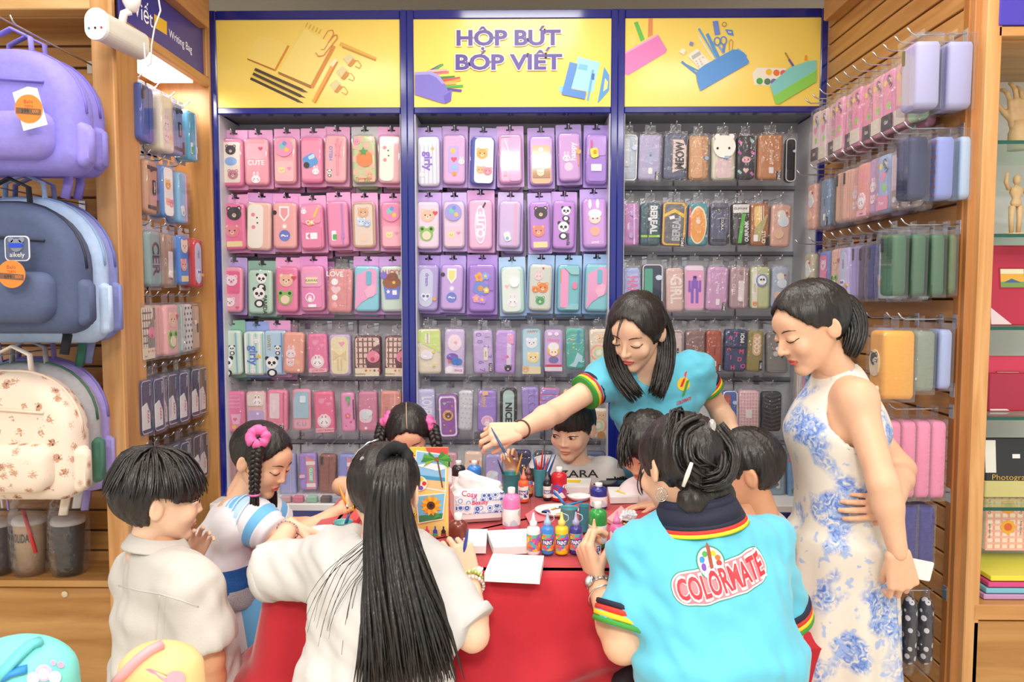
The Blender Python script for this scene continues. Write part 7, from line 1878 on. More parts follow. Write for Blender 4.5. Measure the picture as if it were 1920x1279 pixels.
J=jdict(head=(303, 936, 1.66), neck=(294, 1026, 1.65), shR=(362, 1092, 1.57), shL=(258, 1072, 1.72), chest=(312, 1140, 1.65), waist=(322, 1230, 1.65), pelvis=(330, 1335, 1.65), elR=(396, 1236, 1.56), wrR=(404, 1345, 1.62), elL=(335, 1150, 1.86), wrL=(362, 1050, 1.84))
p=person(J['pelvis'], 'small boy in loose white shirt with black bowl haircut, standing at the left')
stand_legs(J, .68, (.8, .6, 0), floor_at=Vector((J['pelvis'].x, J['pelvis'].y, 0)))
S=Skin();add_body(S, J, .70, SKIN_D)
Mh=frame(J['head'], (.86, .5, -.10), (0, 0, 1), .198)
add_head(S, 'child', Mh, SKIN_F, LIPS_K, .0)
add_hand(S, J['wrL'], (.35, .0, .9), (-.4, .85, .2), .125, SKIN_F, ((.5, .5, .4), (.4, .5, .4), (.5, .6, .4), (.6, .6, .4)), left=True, spread=.14, thumb=(.8, .3, .2))
add_hand(S, J['wrR'], (.05, .1, -1), (.7, -.7, 0), .12, SKIN_D, REL)
S.build('body', p)
sh, V, Q, ends=cloth_part(J, .66, LINEN, p, 'white_shirt', loose=.022, sleeve=.82, sleeve_r=.098, hem=1.15, neck_r=.055, seed=12, fold=.009, flare=1.95, belly=1.4)
for pth_ in(((222, 1098), (262, 1108), (300, 1114), (340, 1126), (372, 1138)), ((300, 1116), (296, 1150), (292, 1200), (290, 1250)), ((310, 1116), (308, 1150), (306, 1200), (305, 1250))):seam(sh, V, Q, pth_, .0016, LINEN)
b=MB();ax=(J['head']-J['neck']).normalized();f=Vector((.8, .6, 0));x=f.cross(ax).normalized();y=ax.cross(x)
vs=[];n=30
for(r, zz)in((.049, .0), (.050, .026), (.056, .028), (.072, .004), (.073, .0)):
 for k in range(n):
  a=.35+(6.283-.7)*k/(n-1);vs.append(J['neck']+(f*math.cos(a)+x*math.sin(a))*r+ax*zz+Vector((0, 0, -.012*math.cos(a))))
b.add(vs, [(i*n+k, i*n+k+1, (i+1)*n+k+1, (i+1)*n+k)for i in range(4)for k in range(n-1)], LINEN, True)
o=wlink(b, 'collar', sh);md=o.modifiers.new('t', 'SOLIDIFY');md.thickness=.002
trousers(J, .70, p, mat('#5a3a44', .8))
cuts=[(0, .04), (.55, .03), (.9, .02), (1.2, .03), (1.5, .10), (1.85, .10), (2.05, -.40), (2.5, -.56), (3.15, -.58)]
V, Q=hair_cap(Mh, cuts, (.08, .07, .07), c=(0, .07, .125), ridge=.012, seed=8)
S=Skin();S.add(V, Q, HAIR, None, Mh);hr=S.build('hair', p)
b=MB()
for i in range(26):
 a=.0+6.283*i/26;r0=.06
 top=Vector((.02, .12, .57))
 q=[top, Vector((.22*math.sin(a), .1-.28*math.cos(a), .52)), Vector((.40*math.sin(a), .07-.46*math.cos(a), .26)), Vector((.45*math.sin(a), .065-.52*math.cos(a), .06))]
 strands(b, [Mh@v for v in q], 5, .0032, .0006, .006, .018, 60+i, wob=.004, seg=8)
wlink(b, 'hair_locks', hr)
J=jdict(head=(492, 862, 2.08), neck=(445, 948, 2.08), shR=(438, 985, 1.99), shL=(470, 972, 2.18), chest=(425, 1030, 2.08), waist=(432, 1090, 2.08), pelvis=(425, 1180, 2.06), elR=(552, 1010, 1.98), wrR=(640, 955, 2.08), elL=(560, 990, 2.22), wrL=(615, 985, 2.24))
p=person(J['pelvis'], 'girl in blue and white tulle dress with a braid and pink scrunchie, painting')
stand_legs(J, .78, (1, 0, 0))
S=Skin();add_body(S, J, .74, SKIN)
Mh=frame(J['head'], (.94, -.26, -.42), (.22, -.02, 1), .196)
add_head(S, 'child', Mh, SKIN, LIPS)
hb=add_hand(S, J['wrR'], (.7, .0, .45), (-.3, -.8, .5), .13, SKIN, ((.8, .9, .6), (.9, 1., .6), (1., 1., .6), (1.1, 1., .6)), thumb=(.4, .7, .2))
add_hand(S, J['wrL'], (.9, .0, -.2), (0, 0, 1), .13, SKIN, CURL, left=True)
S.build('body', p)
TULLE_W=mat('#e9e7ee', .8, sheen=.4);TULLE_B=mat('#6db9ee', .75, sheen=.4);TULLE_L=mat('#b9dcf4', .8, sheen=.4)
SEQB=mat('#2a6fc4', .3, metal=.3, var=.5, vscale=500, bump=.8, bscale=600);SEQS=mat('#cdd0d8', .3, metal=.2, var=.4, vscale=500, bump=.8, bscale=600)
V, Q, ends=shirt_geo(J, .76, loose=.012, sleeves=False, hem=.4, neck_r=.062, seed=3, fold=.003)
wz=J['waist'].z;cx=J['chest']
reg=[(lambda c:(c[:, 2]<wz+.075)&(c[:, 0]>cx.x-.04+(wz+.075-c[:, 2])*-.3), SEQB), (lambda c:c[:, 2]<wz+.005+(c[:, 0]-cx.x)*.12, SEQS)]
S=Skin();S.add(V, Q, TULLE_W, reg);dr=S.build('dress_bodice', p)
n=48;rings=[];b=MB();vs=[];rr=np.linspace(0, 1, 16)
for i, t in enumerate(rr):
 c=J['waist'].lerp(J['pelvis'], min(1, t*1.2))if t<.83 else J['pelvis']
 zc=J['waist'].z-.02-t*.62
 for k in range(n):
  a=6.283*k/n;R_=.108+.17*t**.7+.018*t*math.sin(a*9+2*t)+.01*t*math.sin(a*17)
  vs.append(Vector((J['waist'].x+.05*t+R_*math.cos(a)*1.05, J['waist'].y+R_*math.sin(a)*.92, zc)))
for i in range(15):
 for k in range(n):
  m=(TULLE_B, TULLE_L, TULLE_L, TULLE_W)[(k//5+(i//6))%4]
  b.add([], [], m);b.f.append((i*n+k, i*n+(k+1)%n, (i+1)*n+(k+1)%n, (i+1)*n+k));b.m.append(b.mi(m));b.sm.append(True)
b.v=[tuple(v)for v in vs]
wlink(b, 'tulle_skirt', dr)
b=MB()
for q, sgn in(('R', 1), ('L', -1)):
 top=J['neck']*.42+J['sh'+q]*.58+Vector((-.015, 0, .0));e=J['sh'+q]+(J['el'+q]-J['sh'+q])*.62
 for i in range(6):
  t0_, t1_=i/6, (i+1)/6+.05
  m=(TULLE_W, TULLE_B, TULLE_L, TULLE_W, TULLE_B, TULLE_W)[i]
  pts=[];rad=[]
  for k in range(5):
   t=t0_+(t1_-t0_)*k/4
   c=top.lerp(e, t)+Vector((0, 0, .014*math.sin(t*3.1)))
   pts.append(c);rad.append((.048+.018*math.sin(t*3.0))*(1+.05*math.sin(k*3.1+i)))
  b.tube(pts, rad, m, 22, caps=(i in(0, 5)))
wlink(b, 'tulle_sleeve', dr)
cuts=[(0, .36), (.5, .30), (.9, .13), (1.2, .0), (1.45, -.02), (1.65, -.2), (2.1, -.36), (3.15, -.38)]
V, Q=hair_cap(Mh, cuts, (.035, .04, .045), ridge=.007, seed=6)
S=Skin();S.add(V, Q, HAIR, None, Mh);hr=S.build('hair', p)
bs=at(484, 826, 1.985)
b=MB();braid(b, [bs, at(480, 850, 1.975), at(478, 890, 1.972), at(477, 930, 1.975)], .017, 4.2);strands(b, [at(477, 925, 1.975), at(478, 950, 1.975), at(486, 990, 1.99)], 40, .003, .0006, .010, .014, 3, wob=.004);wlink(b, 'braid', hr)
b=MB();strands(b, [at(505, 905, 2.15), at(508, 940, 2.15), at(500, 985, 2.14)], 60, .004, .0008, .018, .016, 4, wob=.004);wlink(b, 'far_braid', hr)
b=MB();scrunchie(b, at(484, 820, 1.985), (.2, -.9, .4), .019, .014, PINKS);wlink(b, 'scrunchie', hr)
b=MB();wrist_r=at(477, 928, 1.972);b.tube([wrist_r+Vector((.012*math.cos(a), .012*math.sin(a), 0))for a in np.linspace(0, 6.283, 16)], .003, PINKS, 6);wlink(b, 'hair_band', hr)
b=MB();c=at(466, 882, 1.985);b.tube([c+Vector((.008*math.cos(a), 0, .009*math.sin(a)))for a in np.linspace(0, 6.283, 14)], .0014, GOLD, 6);wlink(b, 'earring', p)
BR_B=at(640, 935, 2.06)
J=jdict(head=(765, 818, 2.50), neck=(765, 886, 2.60), shR=(712, 900, 2.60), shL=(818, 900, 2.60), chest=(765, 945, 2.60), waist=(765, 1000, 2.64), pelvis=(765, 1060, 2.66), elR=(640, 912, 2.44), wrR=(705, 935, 2.34), elL=(855, 965, 2.48), wrL=(815, 965, 2.32))
p=person(J['pelvis'], 'girl with centre parting and two braids looking down behind the table')
seat_legs(J, .75, (0, -1, 0), .45, knee=.34)
S=Skin();add_body(S, J, .74, SKIN)
Mh=frame(J['head'], (.14, -.9, -.46), (0, -.3, 1), .198)
add_head(S, 'child', Mh, SKIN, LIPS_K)
add_hand(S, J['wrR'], (.8, -.2, -.1), (0, -.2, 1), .13, SKIN, CURL);add_hand(S, J['wrL'], (-.7, -.4, -.1), (0, -.2, 1), .13, SKIN, CURL, left=True)
S.build('body', p)
V, Q, ends=shirt_geo(J, .76, loose=.014, sleeve=.45, sleeve_r=.085, hem=.8, neck_r=.06, seed=3, fold=.006)
S=Skin();S.add(V, Q, TULLE_W, [(lambda c:np.sin(c[:, 0]*95+c[:, 2]*30)>.72, TULLE_B)]);dr=S.build('tulle_dress', p)
cuts=[(0, .33), (.45, .27), (.9, .08), (1.25, -.06), (1.6, -.22), (2.1, -.36), (3.15, -.38)]
V, Q=hair_cap(Mh, cuts, (.04, .045, .05), ridge=.008, seed=16, subs=[(ell((0, -.05, .57), (.012, .45, .03)), .01)])
S=Skin();S.add(V, Q, HAIR, None, Mh);hr=S.build('hair', p)
b=MB();arc=[(0, -.365+.0, .33), (0, -.33, .405), (0, -.25, .475), (0, -.13, .53), (0, 0, .553), (0, .13, .553), (0, .25, .53)]
b.tube([Mh@Vector(q)for q in arc[1:]], .0016, SCALP, 6);wlink(b, 'parting', hr)
b=MB()
braid(b, [at(720, 796, 2.50), at(713, 815, 2.48), at(709, 850, 2.46), at(708, 890, 2.45)], .018, 3.6);wlink(b, 'braid', hr)
b=MB();braid(b, [at(810, 800, 2.50), at(817, 825, 2.47), at(822, 860, 2.46), at(826, 900, 2.45)], .018, 3.6);wlink(b, 'braid', hr)
b=MB();scrunchie(b, at(728, 786, 2.50), (-.6, 0, .5), .017, .015, PINKS, 6);wlink(b, 'scrunchie', hr)
b=MB();scrunchie(b, at(805, 794, 2.50), (.6, 0, .3), .017, .015, PINKS, 7);wlink(b, 'scrunchie', hr)
J=jdict(head=(1072, 803, 2.52), neck=(1080, 866, 2.57), shR=(1024, 884, 2.55), shL=(1132, 886, 2.57), chest=(1080, 936, 2.58), waist=(1082, 1000, 2.62), pelvis=(1082, 1060, 2.64), elR=(985, 945, 2.42), wrR=(962, 882, 2.33), elL=(1158, 960, 2.5), wrL=(1110, 960, 2.36))
p=person(J['pelvis'], 'small boy in white T-shirt with black sleeves holding a brush behind the table')
seat_legs(J, .7, (0, -1, 0), .45, knee=.32)
S=Skin();add_body(S, J, .72, SKIN_F)
Mh=frame(J['head'], (-.42, -.88, -.24), (0, -.05, 1), .20)
add_head(S, 'child', Mh, SKIN_F, LIPS_K, -.015)
add_hand(S, J['wrR'], (-.2, -.15, .9), (.2, .9, .1), .12, SKIN_F, ((.7, .9, .6), (.9, 1., .6), (1.0, 1., .6), (1.1, 1., .6)), thumb=(.4, .7, .2));add_hand(S, J['wrL'], (-.8, -.3, 0), (0, 0, 1), .12, SKIN_F, CURL, left=True)
S.build('body', p)
V, Q, ends=shirt_geo(J, .74, loose=.018, sleeve=.55, sleeve_r=.078, hem=.8, neck_r=.058, seed=23, fold=.005)
BLACKF=mat('#17171a', .8)
aL, aR=np.array(J['shL']), np.array(J['shR']);bL, bR=np.array(J['elL']), np.array(J['elR'])
def sleeve_test(a, b_):
 d=b_-a;L2=d@d
 return lambda c:(((c-a)@d)/L2>.30)&(np.linalg.norm((c-a)-np.outer(np.clip(((c-a)@d)/L2, 0, 1), d), axis=1)<.085)
S=Skin();S.add(V, Q, WHITE_T, [(sleeve_test(aL, bL), BLACKF), (sleeve_test(aR, bR), BLACKF)]);sh=S.build('white_tshirt', p)
b=MB();cc=at(1088, 906, 2.42)
put_text(b, 'ZARA', mat('#1d1d20', .7), Matrix.Translation(cc), height=13/ppm(2.42), width=78/ppm(2.42), weight=.01)
BV=BVHTree.FromPolygons([tuple(v)for v in V.tolist()], [tuple(q)for q in Q.tolist()])
nv=[]
for v in b.v:
 h=BV.ray_cast(Vector((v[0], v[1]-.3, v[2])), Vector((0, 1, 0)))[0];nv.append((v[0], (h.y if h else v[1])-.002, v[2]))
b.v=nv;wlink(b, 'shirt_print', sh)
cuts=[(0, .10), (.5, .09), (.85, .08), (1.15, .0), (1.35, -.08), (1.55, .08), (1.88, .08), (2.05, -.26), (2.3, -.34), (3.15, -.36)]
V, Q=hair_cap(Mh, cuts, (.045, .05, .065), ridge=.012, seed=26)
S=Skin();S.add(V, Q, HAIR, None, Mh);S.build('hair', p)
J=jdict(head=(1192, 622, 2.36), neck=(1222, 702, 2.46), shR=(1142, 708, 2.42), shL=(1302, 690, 2.50), chest=(1228, 752, 2.50), waist=(1238, 820, 2.62), pelvis=(1245, 900, 2.74), elR=(1042, 772, 2.30), wrR=(972, 808, 2.12), elL=(1352, 775, 2.58), wrL=(1376, 812, 2.44))
p=person(J['pelvis'], 'standing woman in cyan polo with long black hair reaching over the table')
stand_legs(J, 1.0, (-.2, -1, 0), floor_at=Vector((J['pelvis'].x, 2.82, 0)))
S=Skin();add_body(S, J, .93, SKIN_F)
Mh=frame(J['head'], (-.48, -.74, -.42), (-.06, -.25, 1), .228)
add_head(S, 'adult', Mh, SKIN_F, LIPS)
hf=add_hand(S, J['wrR'], (-.85, -.30, -.05), (.15, -.75, .55), .165, SKIN_F, ((.75, .75, .4), (.8, .9, .6), (.9, 1.0, .6), (1.0, 1.0, .6)), thumb=(.35, .75, .2))
add_hand(S, J['wrL'], (.25, -.5, -.6), (.7, .3, .3), .16, SKIN_F, REL, left=True)
S.build('body', p)
sh, V, Q, ends=cloth_part(J, .93, CYAN, p, 'polo_shirt', loose=.010, sleeve=.46, sleeve_r=.062, hem=.7, neck_r=.062, seed=31, fold=.008, neck_off=(-.015, -.035, -.01))
F_SHIRT=(V, Q)
bands(sh, ends['R'], ('#3f9a3c', '#f2cf2e', '#d8382e', '#1c2038'), .010);bands(sh, ends['L'], ('#3f9a3c', '#f2cf2e', '#d8382e', '#1c2038'), .010)
ax=(J['head']-J['neck']).normalized()
co=collar(sh, J['neck']+ax*.0, ax*.5+Vector((.05, -.1, .8)), .058, .04, (-.45, -.9, 0), ('#6fd0e8', '#d8382e', '#f2cf2e', '#3f9a3c'))
b=MB();A0=at(1288, 722, 2.38);ML=Matrix.Translation(A0)@Matrix.Rotation(.0, 4, 'Y');q1=2.38/F
surf_poly(b, V, Q, [([(13*q1*math.cos(a)-3*q1, 13*q1*math.sin(a))for a in np.linspace(0, 6.283, 21)[:-1]], [tuple(range(20))])], ML, .0012, mat('#f0cf3a', .6))
surf_poly(b, V, Q, [([(-10*q1, -5*q1), (-5*q1, -5*q1), (6*q1, 24*q1), (1*q1, 22*q1)], [(0, 1, 2, 3)])], ML, .002, mat('#d8323e', .6), .03)
surf_poly(b, V, Q, [([(-6*q1, -24*q1), (-1*q1, -22*q1), (9*q1, 8*q1), (3*q1, 6*q1)], [(0, 1, 2, 3)])], ML, .0026, mat('#4aa24a', .6), .03)
vs, fs, w=text_mesh('COLORMATE', .03);s_=30*q1/w
surf_poly(b, V, Q, [([(x*s_-2*q1, z*6*q1-35*q1+x*s_*.3)for(x, y, z)in vs], fs)], ML, .002, mat('#c8323e', .6), .03)
wlink(b, 'chest_logo', sh)
trousers(J, .95, p, TROUSER)
cuts=[(0, .36), (.35, .32), (.75, .12), (1.1, -.05), (1.35, -.45), (1.7, -.60), (3.15, -.62)]
V, Q=hair_cap(Mh, cuts, (.05, .055, .05), ridge=.007, seed=36)
S=Skin();S.add(V, Q, HAIR, None, Mh);hr=S.build('hair', p)
b=MB()
strands(b, [at(1165, 575, 2.33), at(1152, 625, 2.33), at(1150, 670, 2.34), at(1168, 712, 2.33), at(1198, 750, 2.31)], 110, .0052, .0008, .020, .024, 51, mid=.030, wob=.006)
strands(b, [at(1225, 570, 2.38), at(1245, 620, 2.40), at(1247, 670, 2.38), at(1240, 710, 2.36), at(1228, 745, 2.34)], 120, .0052, .0008, .024, .024, 52, mid=.030, wob=.006)
strands(b, [at(1215, 560, 2.44), at(1235, 620, 2.48), at(1240, 690, 2.46)], 70, .0055, .001, .03, .03, 53, wob=.006)
wlink(b, 'long_hair', hr)
d=(J['wrR']-J['elR']).normalized();wrist_ring(p, J['wrR']-d*.02, d, .026, .0025, mat('#5a3a2a', .6), 'wristband')
b=MB();strands(b, [Mh@Vector(q)for q in((-.02, -.3, .4), (-.06, -.44, .2), (-.10, -.46, -.02))], 5, .0009, .0003, .004, .008, 54);wlink(b, 'fringe_strand', hr)
J=jdict(head=(1208, 838, 2.16), neck=(1232, 905, 2.26), shR=(1195, 930, 2.26), shL=(1285, 930, 2.26), chest=(1240, 965, 2.28), waist=(1245, 1020, 2.32), pelvis=(1245, 1090, 2.36), elR=(1245, 975, 2.14), wrR=(1238, 945, 2.12), elL=(1300, 980, 2.12), wrL=(1270, 960, 2.05))
p=person(J['pelvis'], 'small girl bending low over the table, half hidden behind the seated polo woman')
seat_legs(J, .7, (-.3, -1, 0), .45, knee=.3)
S=Skin();add_body(S, J, .68, SKIN)
Mh=frame(J['head'], (-.45, -.62, -.62), (-.1, -.5, 1), .188)
add_head(S, 'child', Mh, SKIN, LIPS_K)
add_hand(S, J['wrR'], (-1, .1, -.12), (0, .1, 1), .12, SKIN, (.15, .2, .15), spread=.1, thumb=(.7, .2, .2));add_hand(S, J['wrL'], (-.8, -.3, -.2), (0, 0, 1), .12, SKIN, CURL, left=True)
S.build('body', p)
cloth_part(J, .7, mat('#e8d8dc', .8), p, 'pale_top', loose=.014, sleeve=.5, sleeve_r=.07, hem=.8, neck_r=.055, seed=41, fold=.004)
cuts=[(0, .20), (.4, .14), (.9, .06), (1.25, -.1), (1.6, -.3), (2.2, -.40), (3.15, -.40)]
V, Q=hair_cap(Mh, cuts, (.05, .055, .06), ridge=.014, seed=46)
S=Skin();S.add(V, Q, HAIR, None, Mh);hr=S.build('hair', p)
b=MB()
strands(b, [at(1180, 800, 2.10), at(1172, 840, 2.08), at(1172, 880, 2.07)], 26, .003, .0006, .015, .022, 61, wob=.012)
strands(b, [at(1208, 868, 2.06), at(1204, 905, 2.05), at(1212, 925, 2.05)], 16, .002, .0005, .008, .012, 62, wob=.008)
strands(b, [at(1195, 785, 2.2), at(1185, 778, 2.2), at(1176, 788, 2.18), at(1186, 800, 2.16)], 14, .003, .0006, .008, .008, 63, wob=.01)
wlink(b, 'loose_hair', hr)
J=jdict(head=(1396, 882, 1.90), neck=(1402, 966, 1.90), shL=(1345, 995, 1.86), shR=(1440, 1000, 1.98), chest=(1398, 1040, 1.92), waist=(1402, 1110, 1.92), pelvis=(1405, 1190, 1.92), elL=(1330, 1060, 1.98), wrL=(1300, 1020, 2.1), elR=(1425, 1060, 2.08), wrR=(1360, 1020, 2.16))
p=person(J['pelvis'], 'boy with short cropped black hair, back of head beside the seated polo woman')
seat_legs(J, .72, (-.6, .6, 0), .45, knee=.3)
S=Skin();add_body(S, J, .72, SKIN_D)
Mh=frame(J['head'], (-.93, .28, -.2), (0, 0, 1), .196)
add_head(S, 'child', Mh, SKIN_D, LIPS_K)
add_hand(S, J['wrL'], (-.8, .4, 0), (0, 0, 1), .12, SKIN_D, CURL, left=True);add_hand(S, J['wrR'], (-.8, .4, 0), (0, 0, 1), .12, SKIN_D, CURL)
S.build('body', p)
cloth_part(J, .74, mat('#e3ddd4', .8), p, 'pale_tshirt', loose=.016, sleeve=.55, sleeve_r=.075, hem=.8, neck_r=.056, seed=51, fold=.004)
cuts=[(0, .2), (.6, .16), (.95, .0), (1.2, -.08), (1.5, .06), (1.88, .08), (2.05, -.2), (2.2, -.34), (3.15, -.36)]
V, Q=hair_cap(Mh, cuts, (.03, .035, .07), ridge=.014, seed=56)
S=Skin();S.add(V, Q, HAIR, None, Mh);S.build('hair', p)
J=jdict(head=(1518, 614, 1.90), neck=(1572, 698, 1.94), shL=(1606, 748, 1.82), shR=(1570, 735, 2.06), chest=(1570, 800, 1.94), waist=(1572, 905, 1.94), pelvis=(1580, 1000, 1.93), elL=(1656, 908, 1.72), wrL=(1684, 1036, 1.70), elR=(1692, 880, 2.02), wrR=(1676, 948, 1.80))
p=person(J['pelvis'], 'standing woman in sleeveless white dress with blue flowers, hands behind her')
stand_legs(J, .95, (-1, 0, 0), w=.055)
S=Skin();add_body(S, J, .88, SKIN)
Mh=frame(J['head'], (-.93, -.18, -.40), (-.25, 0, 1), .216)
add_head(S, 'adult', Mh, SKIN, LIPS)
hj=add_hand(S, J['wrL'], (.18, .0, -.9), (-.1, -.95, .0), .165, SKIN, ((.5, .8, .5), (.7, .9, .5), (.8, .9, .5), (.9, .9, .5)), left=True, thumb=(.3, .5, .2))
add_hand(S, J['wrR'], (-.75, -.25, .05), (.1, -.9, .2), .155, SKIN, ((.3, .5, .4), (.3, .5, .4), (.35, .5, .4), (.4, .5, .4)), thumb=(.8, .5, .2))
S.build('body', p)
def flower_dress():
 m=bpy.data.materials.new('white_cotton_with_blue_roses');m.use_nodes=True
 nt=m.node_tree;b=nt.nodes['Principled BSDF'];b.inputs['Roughness'].default_value=.75
 N=nt.nodes.new;L=nt.links.new
 tc=N('ShaderNodeTexCoord')
 n1=N('ShaderNodeTexNoise');n1.inputs['Scale'].default_value=11;n1.inputs['Detail'].default_value=1;L(tc.outputs['Object'], n1.inputs['Vector'])
 r1=N('ShaderNodeMapRange');r1.inputs['From Min'].default_value=.50;r1.inputs['From Max'].default_value=.60;L(n1.outputs['Fac'], r1.inputs['Value'])
 v=N('ShaderNodeTexVoronoi');v.inputs['Scale'].default_value=42;v.feature='SMOOTH_F1';L(tc.outputs['Object'], v.inputs['Vector'])
 w=N('ShaderNodeTexNoise');w.inputs['Scale'].default_value=55;w.inputs['Detail'].default_value=4;w.inputs['Distortion'].default_value=1.6;L(tc.outputs['Object'], w.inputs['Vector'])
 cr=N('ShaderNodeValToRGB');e=cr.color_ramp.elements;e[0].position=.34;e[0].color=(*lin('#5677c4'), 1);e[1].position=.64;e[1].color=(*lin('#e2dcd0'), 1);q=e.new(.50);q.color=(*lin('#93aee4'), 1)
 L(w.outputs['Fac'], cr.inputs['Fac'])
 mx=N('ShaderNodeMix');mx.data_type='RGBA';mx.inputs[6].default_value=(*lin('#e6e0d4'), 1)
 L(r1.outputs['Result'], mx.inputs['Factor']);L(cr.outputs['Color'], mx.inputs[7])
 n2=N('ShaderNodeTexNoise');n2.inputs['Scale'].default_value=34;n2.inputs['Detail'].default_value=2;L(tc.outputs['Object'], n2.inputs['Vector'])
 r2=N('ShaderNodeMapRange');r2.inputs['From Min'].default_value=.61;r2.inputs['From Max'].default_value=.66;r2.inputs['To Max'].default_value=.8;L(n2.outputs['Fac'], r2.inputs['Value'])
 m2=N('ShaderNodeMix');m2.data_type='RGBA';m2.inputs[7].default_value=(*lin('#9db8e8'), 1);L(r2.outputs['Result'], m2.inputs['Factor']);L(mx.outputs[2], m2.inputs[6])
 L(m2.outputs[2], b.inputs['Base Color'])
 return m
DRESS=flower_dress()
u=(J['shR']-J['shL']).normalized()
fl_=Vector((J['pelvis'].x-.03, J['pelvis'].y, .12))
P=[(ecap(J['waist'], J['chest'], (.125, .092), (.145, .115), u), .03), (ecap(J['chest'], J['chest']*.35+J['neck']*.65, (.145, .125), (.085, .075), u), .05), (ecap(J['pelvis'], J['waist'], (.165, .130), (.130, .098), u), .05), (ecap(fl_, J['pelvis'], (.23, .19), (.158, .13), u, True), .04), (cone(J['chest']*.15+J['neck']*.85, J['shL']*.72+J['neck']*.28, .05, .042), .03), (cone(J['chest']*.15+J['neck']*.85, J['shR']*.72+J['neck']*.28, .05, .042), .03)]
F_=Field.of(P, .009)
for q in 'LR':
 F_.sub(cone(J['sh'+q]+(J['sh'+q]-J['chest'])*.25+Vector((0, 0, .0)), J['sh'+q]*.8+J['chest']*.2+Vector((0, 0, -.07)), .070, .060), .012)
F_.sub(ell(J['neck']+Vector((-.03, 0, .045)), (.07, .07, .05)), .01)
V, Q=F_.mesh();V=relax(V, Q, 2, .4)
a=np.arctan2(V[:, 1]-J['pelvis'].y, V[:, 0]-J['pelvis'].x);t=np.clip((J['waist'].z-.03-V[:, 2])/.7, 0, 1)
dd=np.stack([np.cos(a), np.sin(a), 0*a], 1)*((np.sin(a*11+1.2*np.sin(V[:, 2]*4))*.016+np.sin(a*5+1)*.012)*t)[:, None]
V=wrinkle(V+dd.astype(f32), Q, .004, 24, 71)
S=Skin();S.add(V, Q, DRESS);S.build('floral_dress', p)
cuts=[(0, .38), (.5, .31), (.9, .15), (1.2, .03), (1.45, .03), (1.7, -.12), (2.2, -.32), (3.15, -.34)]
V, Q=hair_cap(Mh, cuts, (.04, .05, .055), ridge=.008, seed=76, extra=[(ell((0, .45, .2), (.14, .12, .13)), .06)])
S=Skin();S.add(V, Q, HAIR, None, Mh);hr=S.build('hair', p)
b=MB();t0=at(1572, 562, 1.90)
strands(b, [t0, at(1594, 575, 1.90), at(1606, 612, 1.89), at(1600, 645, 1.88), at(1590, 668, 1.88)], 150, .0052, .0008, .018, .020, 81, mid=.030, wob=.004, flat=.7, lens=(.9, 1.0))
wlink(b, 'ponytail', hr)
b=MB();scrunchie(b, at(1570, 556, 1.90), (.8, 0, .3), .021, .007, mat('#2a3436', .7), 9);wlink(b, 'hair_tie', hr)
HAND_J=J['wrL'].copy()
card=empty('paper_card', at(1724, 1068, 1.79));tag(card, 'blank white card held by the woman in the floral dress', 'card')
b=MB();b.prism(rot2(rrect(.062, .048, .004, 3), -.2), -.0006, .0006, mat('#f3f0f0', .5));b.build('card_sheet', card)
TX0, TX1, TY0, TY1=-.55, .50, 1.61, 2.40
RED=mat('#b81427', .8, var=.10, vscale=6, bump=.12, bscale=300, sheen=.3)
t=empty('craft_table', ((TX0+TX1)/2, (TY0+TY1)/2, 0));tag(t, 'long table hidden under the red cloth', 'table')
o0=parent_world(t)
b=MB();b.bbox(Vector((TX0, TY0, TABLE_Z-.03))-o0, Vector((TX1, TY1, TABLE_Z-.004))-o0, W_PANEL_X, .003);b.build('tabletop', t)
for sx in(TX0+.05, TX1-.05):
 for sy in(TY0+.05, TY1-.05):
  b=MB();b.tube([Vector((sx, sy, .0))-o0, Vector((sx, sy, TABLE_Z-.03))-o0], .018, STEEL, 10);b.build('leg', t)
def perim(n, r=.03):
 w, d=TX1-TX0, TY1-TY0;out=[]
 o=rrect(w, d, r, 6, (TX0+TX1)/2, (TY0+TY1)/2)
 pts=[Vector((p[0], p[1]))for p in o];pts.append(pts[0]);L=[0]
 for i in range(1, len(pts)):L.append(L[-1]+(pts[i]-pts[i-1]).length)
 for k in range(n):
  s=L[-1]*k/n;i=max(j for j in range(len(L))if L[j]<=s+1e-9);i=min(i, len(pts)-2)
  q=pts[i].lerp(pts[i+1], (s-L[i])/max(1e-9, L[i+1]-L[i]));tn=(pts[i+1]-pts[i]).normalized();out.append((q, Vector((tn.y, -tn.x)), s))
 return out
N=260;pr=perim(N);b=MB();vs=[]
rings=[(-.05, TABLE_Z), (0, TABLE_Z), (.006, TABLE_Z-.004), (.012, TABLE_Z-.02)]+[(.02+.003*i, TABLE_Z-.02-.0205*i)for i in range(1, 35)]
for ri, (o_, z)in enumerate(rings):
 dz=max(0, (TABLE_Z-z))/.7
 for(q, nn, s)in pr:
  f=(math.sin(s*17+2.5*math.sin(s*3.1))*.045+math.sin(s*41+1)*.012)*min(1, dz*1.6)
  sw=.05*max(0, 1-abs((TABLE_Z-z)-.16-.11*math.sin(s*2.6+.7))/.045)+.035*max(0, 1-abs((TABLE_Z-z)-.34-.09*math.sin(s*2.1+2.2))/.06)
  p_=q+nn*(o_+f+sw)
  vs.append(Vector((p_.x, p_.y, z+(0 if ri>1 else.0008))))
for i in range(len(rings)-1):
 for k in range(N):b.f.append((i*N+(k+1)%N, i*N+k, (i+1)*N+k, (i+1)*N+(k+1)%N));b.m.append(0);b.sm.append(True)
b.f.append(tuple(range(N)));b.m.append(0);b.sm.append(False)
b.v=[tuple(v)for v in vs];b.mats=[RED]
cl=b.build('tablecloth');tag(cl, 'red cloth draped over the craft table', 'tablecloth')
b=MB()
nx=24;vs=[]
